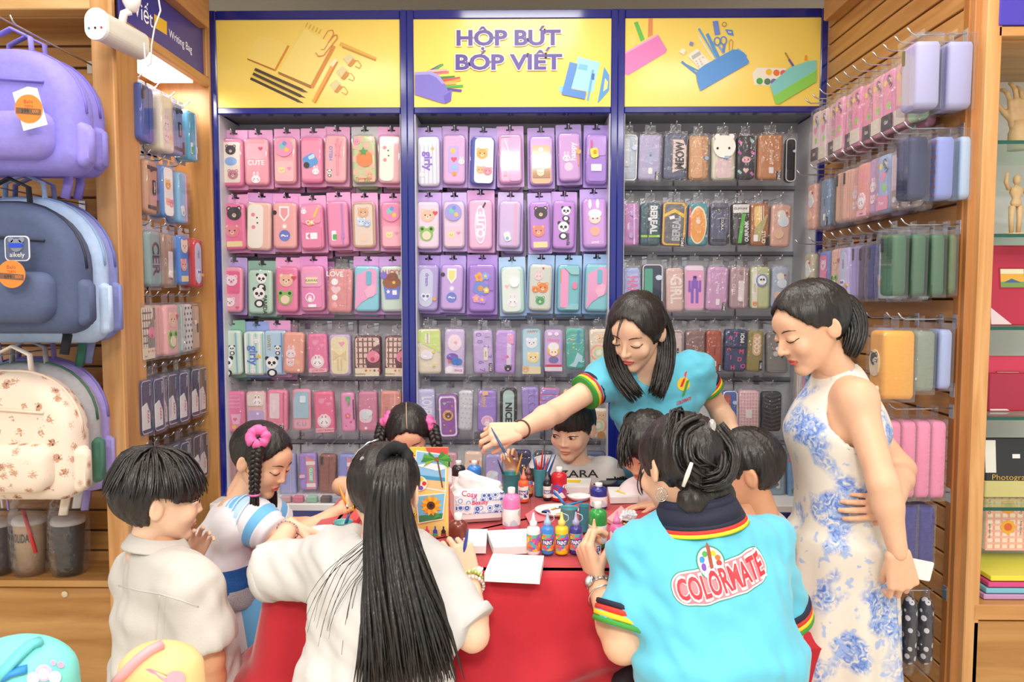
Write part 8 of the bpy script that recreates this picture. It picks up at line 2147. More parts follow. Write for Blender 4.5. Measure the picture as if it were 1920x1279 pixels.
for j in range(13):
 for i in range(nx+1):
  x=.03+.46*i/nx;y=1.765+.58*j/12+.012*math.sin(i*.9)*(j==0);vs.append((x, y, TABLE_Z+.003+.0012*math.sin(i*1.3+j*.8)))
b.add(vs, [(j*(nx+1)+i, j*(nx+1)+i+1, (j+1)*(nx+1)+i+1, (j+1)*(nx+1)+i)for j in range(12)for i in range(nx)], RED, True)
o=b.build('red_cloth_sheet');tag(o, 'second red cloth laid over the right half of the table', 'cloth')
md=o.modifiers.new('t', 'SOLIDIFY');md.thickness=.003
for(px, py, Y, z, lab)in((705, 1400, 1.40, .45, 'under the ponytail girl'), (1358, 1380, 1.40, .45, 'under the seated polo woman'), (765, 1060, 2.68, .40, 'under the girl with two braids'), (1082, 1060, 2.66, .40, 'under the boy with black sleeves'), (1245, 1090, 2.38, .40, 'under the half hidden small girl')):
 q=at(px, py, Y);r=empty('stool', (q.x, q.y, 0));tag(r, 'plain stool with red seat '+lab, 'stool', 'stools round the table')
 z=min(.45, q.z-.09)
 b=MB();b.lathe([(.15, z-.03), (.165, z-.02), (.165, z-.005), (.15, z)], RED, n=24);b.build('seat', r)
 for k in range(4):a=.785+1.571*k;b=MB();b.tube([(.12*math.cos(a), .12*math.sin(a), z-.03), (.15*math.cos(a), .15*math.sin(a), 0)], .012, STEEL, 8);b.build('leg', r)
q=at(1418, 1200, 1.86);r=empty('covered_chair', (q.x, q.y, 0));tag(r, 'chair under a red cover behind the seated polo woman', 'chair')
b=MB();b.bbox((-.17, -.02, .02), (.15, .36, .46), RED, .03);b.build('seat_cover', r)
zb=at(1480, 1185, 1.80).z
b=MB();b.bbox((-.02, -.09, .02), (.165, -.03, zb), RED, .03);b.build('back_cover', r)
TZ=TABLE_Z+.0062
def base_pt(px, py):return at_z(px, py, TZ)
LABELS={}
def label_band(kind):
 if kind in LABELS:return LABELS[kind]
 m=bpy.data.materials.new('bottle_label_'+kind);m.use_nodes=True
 nt=m.node_tree;bb=nt.nodes['Principled BSDF'];bb.inputs['Roughness'].default_value=.35
 tc=nt.nodes.new('ShaderNodeTexCoord');v=nt.nodes.new('ShaderNodeTexVoronoi');v.inputs['Scale'].default_value=120 if kind=='fun' else 70
 nt.links.new(tc.outputs['Object'], v.inputs['Vector'])
 cr=nt.nodes.new('ShaderNodeValToRGB');cr.color_ramp.interpolation='CONSTANT'
 cols={'fun':('#e8557a', '#4fb8c0', '#f2c84a', '#f0834a', '#8a6ad0', '#6fc05a'), 'poster':('#f0ece8', '#f08a3a', '#4a4a9a', '#f3efe8', '#7fb8e0', '#f2c0d0'), 'white':('#f4f2f0', '#f2f0ee', '#c9d4e0', '#f4f2f0', '#f6f4f2', '#b9c8b0'), 'splash':('#f2f0ee', '#4a5ac8', '#f4f2f0', '#b03a6a', '#f2f0ee', '#f4f2f0')}[kind]
 e=cr.color_ramp.elements;e[0].color=(*lin(cols[0]), 1);e[1].position=.17;e[1].color=(*lin(cols[1]), 1)
 for i in range(2, 6):q=e.new(i/6);q.color=(*lin(cols[i]), 1)
 nt.links.new(v.outputs['Color'], cr.inputs['Fac']);nt.links.new(cr.outputs['Color'], bb.inputs['Base Color'])
 LABELS[kind]=m;return m
def bottle(x0, x1, ybase, ytop, col, cap, kind, desc, txt=None):
 c=base_pt((x0+x1)/2, ybase);r=(x1-x0)/2/ppm(c.y);h=(ybase-ytop)/ppm(c.y)*.985-r*.25
 root=empty('paint_bottle', c);tag(root, desc, 'paint bottle', 'paint bottles on the table')
 P_=mat(col, .3, spec=.5, coat=.3)
 b=MB()
 if kind in('white', 'splash'):
  b.lathe([(r*.92, 0), (r, .004), (r, h*.70), (r*.96, h*.76), (r*.75, h*.82), (r*.40, h*.85), (r*.38, h*.88)], P_, n=26);b.build('body', root)
  b=MB();b.lathe([(r*.40, h*.86), (r*.42, h*.865), (r*.42, h*.985), (r*.36, h)], mat(cap, .35), n=22);b.build('cap', root)
 else:
  b.lathe([(r*.92, 0), (r, .004), (r, h*.58), (r*.9, h*.64), (r*.5, h*.68), (r*.48, h*.70)], P_, n=24);b.build('body', root)
  nm=mat(cap, .3);b=MB();b.lathe([(r*.55, h*.68), (r*.55, h*.78), (r*.3, h*.82), (r*.16, h*.96), (r*.1, h)], nm, n=18);b.build('nozzle', root)
  if desc.split()[0]in('blue', 'yellow', 'violet'):
   b=MB();b.tube([(r*.5, 0, h*.74), (r*1.0, -.004, h*.84), (r*.9, -.004, h*.93), (r*.2, 0, h*.97)], r*.06, mat('#cfd6e0', .3), 6);b.build('cap_tether', root)
 z0, z1=(h*.10, h*.50)if kind in('white', 'splash')else(h*.10, h*.50)
 b=MB();b.lathe([(r*1.012, z0), (r*1.014, z0+.001), (r*1.014, z1-.001), (r*1.012, z1)], label_band(kind), n=26);lb=b.build('label', root)
 if txt:
  vs, fs, w=text_mesh(txt, .03);s=r*1.5/w;hh=(z1-z0)*.22;b=MB()
  rr=r*1.03;zz=(z0+z1)/2
  bar=[(rr*math.sin(a), -rr*math.cos(a), zz+q)for q in(-hh*.7, hh*.8)for a in np.linspace(-.95, .95, 9)]
  b.add(bar, [(i, i+1, 10+i, 9+i)for i in range(8)], mat('#3c3c8c', .4))
  rr*=1.012;b.add([(rr*math.sin(x*s/rr), -rr*math.cos(x*s/rr), zz+(z-.5)*hh)for(x, y, z)in vs], fs, mat('#ffffff', .4));b.build('lettering', lb)
bottle(841, 878, 1046, 953, '#7a3426', '#f2f2f0', 'splash', 'large brown paint bottle with white cap beside the ponytail girl')
bottle(942, 976, 990, 906, '#ee7fb8', '#f4f2f0', 'white', 'large pink paint bottle with white cap in front of the tissues')
bottle(1033, 1063, 937, 869, '#cf1f2c', '#f4f2f0', 'splash', 'large red paint bottle with white cap before the small boy')
bottle(1106, 1139, 952, 899, '#2a2f86', '#f4f2f0', 'white', 'large navy paint bottle with white cap behind the green one')
bottle(1103, 1138, 1024, 932, '#2f9a44', '#eceeea', 'white', 'large green paint bottle with white cap')
bottle(847, 873, 918, 858, '#1f1c20', '#eceaea', 'white', 'large black paint bottle behind the tissue pack')
bottle(876, 903, 918, 858, '#3a8ae0', '#eceaea', 'white', 'large bright blue paint bottle behind the tissue pack')
bottle(971, 992, 940, 875, '#ee6a3c', '#f08a70', 'poster', 'small orange red paint bottle with pointed nozzle', 'PAINT')
bottle(983, 999, 930, 866, '#6a3024', '#8a5a50', 'fun', 'small dark brown paint bottle behind the orange red one')
bottle(1018, 1034, 937, 880, '#201e22', '#6a686c', 'poster', 'small black paint bottle beside the red bottle', 'PAINT')
bottle(987, 1013, 1038, 954, '#efeff0', '#f2f2f2', 'fun', 'small white paint bottle, first of the front row')
bottle(1014, 1039, 1037, 953, '#3f86dc', '#9cc0e8', 'fun', 'blue small paint bottle, second of the front row', 'PAINT')
bottle(1040, 1066, 1037, 953, '#f4cb2a', '#f2d870', 'fun', 'yellow small paint bottle, third of the front row', 'PAINT')
bottle(1067, 1092, 1036, 953, '#39358c', '#a9a8d0', 'fun', 'violet small paint bottle, fourth of the front row', 'PAINT')
bottle(1100, 1127, 1048, 966, '#f49a34', '#f6b48a', 'poster', 'small orange paint bottle beside the raised fist', 'PAINT')
bottle(1143, 1169, 1032, 950, '#ee6fae', '#f28abc', 'poster', 'small pink paint bottle right of the green one', 'POSTER PAINT')
def board(corners, label, paint=None, th=.018):
 top=[at_z(x, y, TZ+th)for(x, y)in corners]
 c=sum(top, Vector())/4;c.z=TZ
 root=empty('canvas_board', c);tag(root, label, 'canvas board', 'white canvas boards on the table')
 b=MB();vs=[v-c for v in top]+[Vector((v.x-c.x, v.y-c.y, 0))for v in top]
 b.add(vs, [(0, 1, 2, 3), (7, 6, 5, 4)]+[(i, i+4, (i+1)%4+4, (i+1)%4)for i in range(4)], mat('#ecebea', .7));b.build('board', root)
 if paint:
  b=MB();b.add([at_z(x, y, TZ+th+.0006)-c for(x, y)in paint], [tuple(range(len(paint)))], mat('#f2d21e', .4));b.build('paint_mark', root)
board([(924, 1038), (1020, 1042), (1012, 1080), (908, 1075)], 'blank white canvas board nearest the camera')
board([(913, 995), (990, 991), (992, 1024), (925, 1027)], 'blank white canvas board left of the white paint bottle')
board([(842, 992), (914, 992), (911, 1024), (840, 1024)], 'blank white canvas board beside the brown paint bottle')
board([(1063, 897), (1109, 897), (1105, 914), (1062, 914)], 'white canvas board with yellow streak before the small boy', [(1064, 899), (1090, 900), (1087, 905), (1063, 904)])
board([(1139, 913), (1203, 913), (1197, 932), (1144, 933)], 'white canvas board with yellow triangle', [(1153, 921), (1168, 915), (1173, 927)])
board([(1168, 999), (1225, 997), (1228, 1014), (1180, 1018)], 'white canvas board beside the cyan shoulder', None, .014)
def cup(x0, x1, yb, yt, desc, col='#3f8f98', brushes=()):
 c=base_pt((x0+x1)/2, yb);r=(x1-x0)/2/ppm(c.y);h=(yb-yt)/ppm(c.y)-r*.2
 root=empty('water_cup', c);tag(root, desc, 'cup', 'teal water cups')
 b=MB();b.lathe([(0.0005, .003), (r*.78, .002), (r*.80, 0), (r*.82, .004), (r*.98, h), (r*1.03, h+.002), (r*.97, h+.001), (r*.93, h*.96), (r*.8, .02), (.0005, .018)], mat(col, .35), n=26);b.build('wall', root)
 b=MB();b.lathe([(r*.9, h*.62), (.0005, h*.62)], mat('#5a8a90', .05), n=24);b.build('water', root)
 return c, r, h
def brush(a, b_, desc, handle='#2f6ab0', tip='#c9a04a', w=.0034):
 a, b_=Vector(a), Vector(b_);root=empty('paint_brush', a);tag(root, desc, 'paint brush', 'paint brushes')
 d=b_-a
 b=MB();b.tube([d*.28, d*.5, d*.8, d], [w*1.05, w*1.25, w*.8, w*.4], mat(handle, .3), 8);b.build('handle', root)
 b=MB();b.tube([d*.14, d*.28], [w*.9, w*1.1], SILVER, 8);b.build('ferrule', root)
 b=MB();b.tube([Vector(), d*.05, d*.14], [w*.2, w*.9, w*.9], mat(tip, .7), 8);b.build('bristles', root)
c, r, h=cup(940, 976, 930, 883, 'teal water cup holding an orange brush behind the pink bottle')
brush(c+Vector((-.005, 0, .02)), at(933, 862, c.y), 'dark brush leaning left in the teal cup', '#3a4a55')
brush(c+Vector((.005, 0, .02)), at(979, 850, c.y), 'orange brush leaning right in the teal cup', '#e8a030')
c, r, h=cup(1000, 1024, 930, 876, 'narrow teal cup full of red and blue brushes', '#4a98a4')
for i, (px, py, col, wd)in enumerate(((999, 852, '#2f6ab0', 'blue'), (1004, 860, '#c9282e', 'red'), (1011, 866, '#b82a2e', 'dark red'), (1018, 845, '#d03238', 'long red'), (1022, 850, '#2f5aa0', 'navy'), (1028, 858, '#d8443c', 'scarlet'), (1036, 850, '#3a78c0', 'sky blue'), (1042, 853, '#2a4a90', 'deep blue'))):
 brush(c+Vector((.008*math.sin(i*2), .008*math.cos(i*2), .02)), at(px, py, c.y), wd+' handled brush in the narrow teal cup', col)
cup(1050, 1084, 995, 948, 'low teal cup under the crossed brushes', '#5a9aa2');cup(1085, 1105, 998, 944, 'teal cup touching the green bottle', '#3a8a98')
c, r, h=cup(626, 662, 1008, 974, 'pale teal cup beside the ponytail girl', '#6ab0ac')
brush(c+Vector((0, 0, .02)), at(656, 962, c.y), 'blue brush in the pale teal cup', '#2a5a90')
brush(at(1068, 958, 1.98), at(1037, 918, 2.02), 'upright leaning blue brush over the plate', '#2f7ab8');brush(at(1032, 956, 1.98), at(1099, 938, 2.03), 'flat blue brush crossing the plate', '#2a7ab0')
brush(base_pt(1170, 978)+Vector((0, 0, .004)), base_pt(1222, 998)+Vector((0, 0, .004)), 'orange handled brush lying right of the pink bottle', '#e08a2a');brush(base_pt(1168, 984)+Vector((0, 0, .004)), base_pt(1212, 1002)+Vector((0, 0, .004)), 'red handled brush lying right of the pink bottle', '#c23a2e')
brush(at(957, 868, 2.02), at(921, 802, 2.07), 'dark blue brush in the hand of the reaching woman', '#3a5a88');brush(at(986, 880, 2.28), at(958, 852, 2.31), 'brush with orange end in the small boy\'s hand', '#3a5a88', '#e8a030')
brush(at(655, 962, 2.04), at(634, 906, 2.06), 'orange brush in the hand of the dress girl', '#f0a030');brush(at(866, 1052, 1.60), at(878, 992, 1.61), 'blue brush in the hand of the ponytail girl', '#3048a0')
brush(at(566, 985, 1.86), at(580, 1015, 1.88), 'red pencil in the lowered hand of the ponytail girl', '#e0502a')
def plate(px, py, w, label, spots):
 c=base_pt(px, py);r=w/2/ppm(c.y);root=empty('paint_plate', c);tag(root, label, 'plate', 'paint plates')
 b=MB();b.lathe([(.0005, .002), (r*.7, .002), (r*.8, .006), (r, .012), (r*1.0, .010), (r*.78, 0), (.0005, 0)], mat('#eceae8', .5), n=30, sy=.9);b.build('dish', root)
 rs=random.Random(int(px))
 for i, cc in enumerate(spots):
  b=MB();a=rs.uniform(0, 6.28);q=r*rs.uniform(.2, .6);k=r*rs.uniform(.1, .22);b.lathe([(k, .0022), (k*.8, .004), (.0004, .0045)], mat(cc, .25), (q*math.cos(a), q*math.sin(a), 0), n=10, sy=.8);b.build('paint_blob', root)
plate(1044, 962, 84, 'white paint plate under the crossed brushes', ('#d8b83a', '#2a4a90', '#e8e6e2', '#c23a3a', '#3a8a5a'));plate(1086, 936, 46, 'white paint plate with red dab beside the navy bottle', ('#e05a3a', '#e9d8c8'))
plate(1165, 1066, 46, 'white paint plate under the cyan sleeve', ('#e8c8d0', ));plate(606, 1000, 58, 'white paint plate with orange and yellow paint near the dress girl', ('#f08a30', '#f4c83a', '#f0a860'))
def crumple(px, py, w, label, col='#ece8e2', seed=1):
 c=base_pt(px, py);r=w/2/ppm(c.y);rs=np.random.RandomState(seed)
 b=MB();b.ball((0, 0, r*.6), (r, r*.8, r*.62), mat(col, .85, var=.12, vscale=90), 18, 12)
 b.v=[tuple(np.array(v)*(1+.35*rs.uniform(-1, 1)))if v[2]>.002 else v for v in b.v]
 for i in range(len(b.sm)):b.sm[i]=False
 root=b.build('crumpled_tissue', None, c);tag(root, label, 'tissue', 'used tissues on the table')
crumple(1178, 978, 30, 'paint stained tissue right of the pink bottle', '#dfe6ea', 3);crumple(1161, 1042, 26, 'crumpled tissue in front of the small pink bottle', '#eae2d6', 4);crumple(895, 1078, 22, 'small white tissue roll under the bracelet hand', '#f0ece8', 5);crumple(935, 925, 26, 'cream flower-like tissue behind the tissue pack', '#e8e2d0', 6)
A=base_pt(845, 984);B_=base_pt(940, 978);c=(A+B_)/2;c.y+=.05;wv=B_-A;ang=math.atan2(wv.y, wv.x);L=wv.length;hh=.088
root=empty('tissue_pack', c, (0, 0, ang));tag(root, 'white tissue pack with blue flower pattern and a plume of tissue', 'tissue pack')
m=bpy.data.materials.new('tissue_print');m.use_nodes=True;nt=m.node_tree;bb=nt.nodes['Principled BSDF'];bb.inputs['Roughness'].default_value=.3
tc=nt.nodes.new('ShaderNodeTexCoord');v=nt.nodes.new('ShaderNodeTexVoronoi');v.inputs['Scale'].default_value=55;v.inputs['Randomness'].default_value=.6;nt.links.new(tc.outputs['Object'], v.inputs['Vector'])
cr=nt.nodes.new('ShaderNodeValToRGB');cr.color_ramp.interpolation='CONSTANT';e=cr.color_ramp.elements;e[0].color=(*lin('#f3f4f8'), 1);e[1].position=.12;e[1].color=(*lin('#3f6ac0'), 1);q=e.new(.34);q.color=(*lin('#eef1f6'), 1);q=e.new(.42);q.color=(*lin('#8fb0e0'), 1);q=e.new(.52);q.color=(*lin('#f3f4f8'), 1)
nt.links.new(v.outputs['Distance'], cr.inputs['Fac']);nt.links.new(cr.outputs['Color'], bb.inputs['Base Color'])
b=MB();b.bbox((-L/2, -.05, 0), (L/2, .06, hh), mat('#f1f0f2', .35), .012);b.build('pack', root)
b=MB();b.box((-L*.48, -.0512, hh*.30), (L*.48, -.0502, hh*.55), m);b.build('lower_band', root)
b=MB();b.box((-L*.1, -.0512, hh*.68), (L*.48, -.0502, hh*.92), m);b.box((-L*.48, -.0512, hh*.62), (-L*.12, -.0502, hh*.8), m);b.build('upper_band', root)
b=MB();put_text(b, 'Cosy', mat('#e0407a', .4), Matrix.Translation((-L*.22, -.0516, hh*.84))@Matrix.Rotation(.2, 4, 'Y'), height=.014, weight=.02);put_text(b, 'Beauty', mat('#e0407a', .4), Matrix.Translation((.0, -.0516, hh*.58)), height=.011, weight=.02);b.build('lettering', root)
F_=Field.of([(ecap((-.015, 0, hh-.012), (-.01, .005, hh+.022), (L*.42, .022), (L*.24, .014), (1, 0, 0)), .02), (cone((-.03, -.005, hh+.022), (.055, .0, hh+.004), .018, .010), .02)], .005)
V, Q=F_.mesh();V=wrinkle(wrinkle(V, Q, .006, 60, 3), Q, .004, 150, 5);S=Skin();S.add(V, Q, mat('#e6e5e6', .8));o=S.build('tissue', None);o.parent=root
Yb=1.86;cb=at(806, 1040, Yb);cb.z=TZ
root=empty('picture_board', cb);tag(root, 'printed board with palm beach and sunflower paintings behind the ponytail girl', 'picture')
q=Yb/F;W_, H_=72*q, (1040-868)*q
b=MB();b.box((-W_/2, 0, 0), (W_/2, .004, H_), mat('#f0cf7a', .5));b.build('board', root)
b=MB();yy=[0]
def pp(pts, col):yy[0]+=.00025;b.add([Vector((x*W_, -yy[0], z*H_))for(x, z)in pts], [tuple(range(len(pts)))], mat(col, .5))
def cc_(x, z, r, col, n=16, sx=1):pp([(x+r*sx*math.cos(6.283*i/n), z+r*.42*math.sin(6.283*i/n))for i in range(n)], col)
pp([(-.5, .9), (.5, .9), (.5, 1), (-.5, 1)], '#e0524a');pp([(-.5, .92), (0, .9), (-.1, 1), (-.5, 1)], '#d8c84a')
pp([(-.44, .56), (.44, .5), (.46, .92), (-.34, .97)], '#f4f0ea');pp([(-.41, .58), (.41, .52), (.43, .91), (-.32, .955)], '#8fc4ea');pp([(-.4, .66), (.42, .62), (.41, .52), (-.41, .58)], '#e6c48a');pp([(-.4, .7), (.42, .66), (.42, .62), (-.4, .655)], '#3f9ac8');pp([(-.36, .80), (.2, .74), (.42, .76), (.42, .80), (.0, .83)], '#e8f0f6')
pp([(.33, .55), (.37, .55), (.24, .86), (.2, .86)], '#7a4f2e')
for a in(0, .5, 1.0, 2.1, 2.6, 3.14, 3.7, 5.6):pp([(.2, .87), (.2+.34*math.cos(a)-.05*math.sin(a), .87+.085*math.sin(a)+.02), (.2+.42*math.cos(a), .86+.10*math.sin(a)-.025), (.2+.2*math.cos(a), .86+.04*math.sin(a)-.01)], ('#3f8a3a', '#5aa83e', '#8fb83a')[int(a*3)%3])
cc_(.2, .87, .06, '#9a5a2e');cc_(-.25, .6, .2, '#f0ead8')
for i, c_ in enumerate(('#d8382e', '#f2c02e', '#3a8ad0', '#5aa83e', '#8a4ab0')):cc_(-.25+.12*math.cos(i*1.25), .6+.05*math.sin(i*1.25), .06, c_)
pp([(-.3, .15), (.36, .2), (.44, .5), (-.36, .47)], '#f4f0e4');pp([(-.27, .165), (.34, .21), (.41, .49), (-.33, .455)], '#7ac0e4');pp([(-.27, .165), (.34, .21), (.36, .27), (-.28, .24)], '#3f8a5a')
for i in range(14):a=6.283*i/14;pp([(.05, .36), (.05+.19*math.cos(a+.3), .36+.080*math.sin(a+.3)), (.05+.29*math.cos(a), .36+.122*math.sin(a)), (.05+.19*math.cos(a-.3), .36+.080*math.sin(a-.3))], '#f0962a' if i%2 else '#f4b83a')
cc_(.05, .36, .11, '#5a3420');cc_(.05, .36, .05, '#2f1c14');pp([(.1, .2), (.3, .24), (.2, .28)], '#4a9a4a')
for i, c_ in enumerate(('#e8e2d8', '#d8446a', '#3a4ab0', '#2a2226')):
 x=-.28+.22*i;pp([(x-.06, .02), (x+.06, .02), (x+.06, .08), (x+.02, .1), (x+.02, .13), (x-.02, .13), (x-.02, .1), (x-.06, .08)], c_);pp([(x-.07, .02), (x+.07, .02), (x+.07, .05), (x-.07, .05)], ('#c85a3a', '#7a5aa0', '#4a9a6a', '#8a3a3a')[i])
b.build('print', root)
def flat(corners, th, col, name, label, cat, rough=.5):
 top=[at_z(x, y, TZ+th)for(x, y)in corners];c=sum(top, Vector())/len(top);c.z=TZ
 b=MB();n=len(top);b.add([v-c for v in top]+[Vector((v.x-c.x, v.y-c.y, 0))for v in top], [tuple(range(n)), tuple(range(2*n-1, n-1, -1))]+[(i, i+n, (i+1)%n+n, (i+1)%n)for i in range(n)], mat(col, rough))
 o=b.build(name, None, c);tag(o, label, cat)
flat([(1126, 901), (1196, 900), (1198, 908), (1124, 909)], .006, '#2a2e36', 'tablet', 'dark glossy tablet lying behind the yellow triangle board', 'tablet', .08)
flat([(590, 1000), (650, 1000), (656, 1016), (585, 1018)], .003, '#5a9ad8', 'paper_sheet', 'blue sheet under the pale teal cup', 'paper')
flat([(985, 965), (1010, 948), (1030, 952), (1025, 975), (992, 980)], .002, '#ee7f8c', 'paint_pouch', 'pink plastic pouch behind the front bottles', 'pouch', .2)
flat([(1138, 972), (1165, 948), (1176, 960), (1160, 985)], .010, '#e8b4b8', 'plastic_bag', 'clear reddish plastic bag right of the green bottle', 'bag', .15)
flat([(652, 972), (684, 934), (694, 942), (668, 976)], .012, '#d8404a', 'red_folder', 'red folder leaning beside the dress girl', 'folder', .4)
c=at(219, 50, 2.25);root=empty('emergency_lamp', c);tag(root, 'white emergency lamp with cable above the left upright', 'emergency lamp')
m1=mat('#eeece8', .4);m2=mat('#d9d4c8', .45)
b=MB();o_=rrect(.066, .085, .03, 6);R9=Matrix.Rotation(math.radians(-8), 4, 'Z');b.prism(o_, -.02, .17, m2, R9@Matrix.Translation((-.045, 0, 0)));b.build('casing', root)
b=MB();b.prism(rrect(.072, .092, .034, 6), -.032, -.02, m1, R9@Matrix.Translation((-.045, 0, 0)));b.build('end_cap', root)
b=MB()
for i, cc in enumerate(('#3a8a9a', '#2a2a2e', '#c8404a')):b.prism(ngon(.0035, 10, -.066+.02*i, -.012), -.0335, -.032, mat(cc, .4), R9)
b.build('indicator_lights', root)
b=MB();b.tube([(-.04, .10, .03), (-.03, .10, .075), (-.015, .11, .085)], .012, m1, 10);b.lathe([(.014, 0), (.026, .025), (.028, .04)], mat('#f4f2f0', .2), (-.01, .11, .085), n=18);b.build('lamp_head', root)
b=MB();b.tube([at(296, -10, 2.3)-c, at(301, 20, 2.3)-c, at(290, 50, 2.3)-c, at(284, 85, 2.3)-c, at(283, 120, 2.3)-c, at(277, 124, 2.3)-c, at(272, 110, 2.3)-c, at(270, 80, 2.3)-c], .0025, mat('#d8d4d0', .5), 6);b.build('cable', root)
def bag_cup(px, py, w, h, col, cap, label, art=None, straw=None):
 Y=2.44;c=at(px, py, Y);c.z=lz;r=w/2/ppm(Y);hh=h/ppm(Y)
 root=empty('bagged_cup', c);tag(root, label, 'cup', 'bagged cups on the ledge')
 b=MB();b.lathe([(r*.72, .001), (r*.74, 0), (r*.98, hh*.9), (r, hh*.92)], mat(col, .4), n=24);b.build('cup_wall', root)
 b=MB();b.lathe([(r*1.04, hh*.9), (r*1.06, hh*.95), (r*.95, hh), (.0005, hh*1.01)], mat(cap, .3), n=24);b.build('lid', root)
 if art:
  b=MB();vs, fs, w_=text_mesh(art, .02);s=r*1.5/w_;rr=r*.99;b.add([(rr*math.sin(x*s/rr), -rr*math.cos(x*s/rr), hh*.62+z*hh*.14)for(x, y, z)in vs], fs, mat('#2f2a28', .5));b.build('lettering', root)
 if straw:b=MB();b.tube([(r*.2, -r*.9, hh*1.2), (r*1.0, -r*1.0, hh*.45)], .006, mat(straw, .4), 8);b.build('straw', root)
 b=MB();b.lathe([(r*1.0, .001), (r*1.25, hh*.2), (r*1.3, hh*.9), (r*1.1, hh*1.3), (r*.5, hh*1.45)], CLEAR, n=16);b.build('bag', root)
bag_cup(132, 1085, 58, 110, '#2c2a2e', '#d8d2ca', 'black lidded cup in a clear bag, rightmost on the ledge')
bag_cup(60, 1088, 58, 110, '#c9a988', '#e6e0d8', 'tan cup with red straw in a clear bag on the ledge', 'HOLIDAY', '#d83a3a')
bag_cup(0, 1086, 58, 105, '#3a3238', '#cfc8c0', 'dark cup in a clear bag at the left frame edge')
def dome_bag(x0, x1, yt, Y, col, strapcol, label, seed):
 a=at(x0, yt, Y);c_=at(x1, yt, Y);cx=(a.x+c_.x)/2;w=c_.x-a.x
 root=empty('school_bag', (cx, Y, 0));tag(root, label, 'school bag', 'school bags in the foreground')
 zt=a.z;F_=Field.of([(ecap((cx, Y, .60), (cx, Y, zt-w*.30), (w*.5, w*.36), (w*.44, w*.30), (1, 0, 0)), .03)], .009)
 V, Q=F_.mesh();V=wrinkle(V, Q, .002, 20, seed);S=Skin();S.add(V, Q, mat(col, .55, bump=.05));S.build('body', root)
 return root, cx, zt, w
def decal_on(b, root, pts, col):b.add(pts, [tuple(range(len(pts)))], mat(col, .5))
r, cx, zt, w=dome_bag(-85, 152, 1196, 1.18, '#7fdcd8', '#49b8c4', 'turquoise school bag top at the lower left corner', 3)
bo=[o for o in r.children][0]
def bag_art(root, body, items, off=.002):
 V=np.array([tuple(v.co)for v in body.data.vertices]);fs=[tuple(p.vertices)for p in body.data.polygons]
 bv=BVHTree.FromPolygons([tuple(v)for v in V.tolist()], fs);o0=parent_world(root);k=0
 b=MB()
 for(pts, col)in items:
  k+=1;out=[]
  for(px, py)in pts:
   d=ray(px, py).normalized();h, n, _, _=bv.ray_cast(CAM-o0, d)
   out.append((h-d*(off+.0006*k))if h else at(px, py, 1.1)-o0)
  b.add(out, [tuple(range(len(out)))], mat(col, .45))
 return b.build('print', root)
def strap_on(root, body, path, col, name, rad=.014):
 bv=BVHTree.FromPolygons([tuple(v.co)for v in body.data.vertices], [tuple(p.vertices)for p in body.data.polygons]);o0=parent_world(root);pts=[]
 for(px, py)in path:
  d=ray(px, py).normalized();h=bv.ray_cast(CAM-o0, d)[0]
  pts.append((h-d*rad*.4)if h else at(px, py, 1.12)-o0)
 b=MB();b.tube(pts, rad, mat(col, .5), 10, flat=.6);b.build(name, root)
C2=lambda x, y, r, n=14, sx=1:[(x+r*sx*math.cos(6.283*i/n), y+r*math.sin(6.283*i/n))for i in range(n)]
bag_art(r, bo, [(C2(82, 1262, 16), '#f2b8dc'), (C2(82, 1264, 11), '#d8c4f0'), (C2(62, 1272, 12), '#f4f0f6'), (C2(103, 1270, 12), '#f4f0f6'), (C2(100, 1243, 5), '#e8a0c0'), (C2(114, 1247, 6), '#e8a0c0')])
strap_on(r, bo, ((-8, 1275), (15, 1250), (35, 1228), (55, 1210), (75, 1203)), '#6accd0', 'handle')
strap_on(r, bo, ((-6, 1278), (20, 1262), (50, 1254)), '#2f8fd8', 'zip_flap', .010)
r, cx, zt, w=dome_bag(212, 390, 1203, 1.20, '#f4c98a', '#e79aa4', 'peach school bag top with pink handle at the lower edge', 5)
bag_art(r, [o for o in r.children][0], [([(272, 1255), (282, 1254), (318, 1268), (330, 1279), (310, 1279)], '#ee8fa8'), (C2(330, 1272, 14, 14, 1.3), '#f0a4b4')])
strap_on(r, [o for o in r.children][0], ((222, 1276), (238, 1258), (258, 1238), (280, 1221), (305, 1209)), '#eda6ac', 'handle')
WD=mat('#dcb98a', .5, var=.06, vscale=60)
yc=YC+.2
q=at_z(1905, 262, SHELF_Z['a']);c=Vector((at(1908, 262, yc).x, yc, SHELF_Z['a']));root=empty('wooden_hand', c);tag(root, 'jointed wooden artist hand on the top glass shelf', 'hand model')
V, Q=hand_geo(((.3, .5, .4), (.2, .4, .3), (.3, .4, .3), (.4, .5, .3)), (.7, .2, .2), .12);S=Skin();M=Matrix(((0, -.15, 0, 0), (0, 0, -.15, 0), (.15, 0, 0, .07), (0, 0, 0, 1)));S.add(V, Q, WD, None, M);o=S.build('fingers', None);o.parent=root
b=MB();b.lathe([(.026, 0), (.026, .05), (.022, .06), (.024, .085)], WD, n=16);b.build('wrist_block', root)
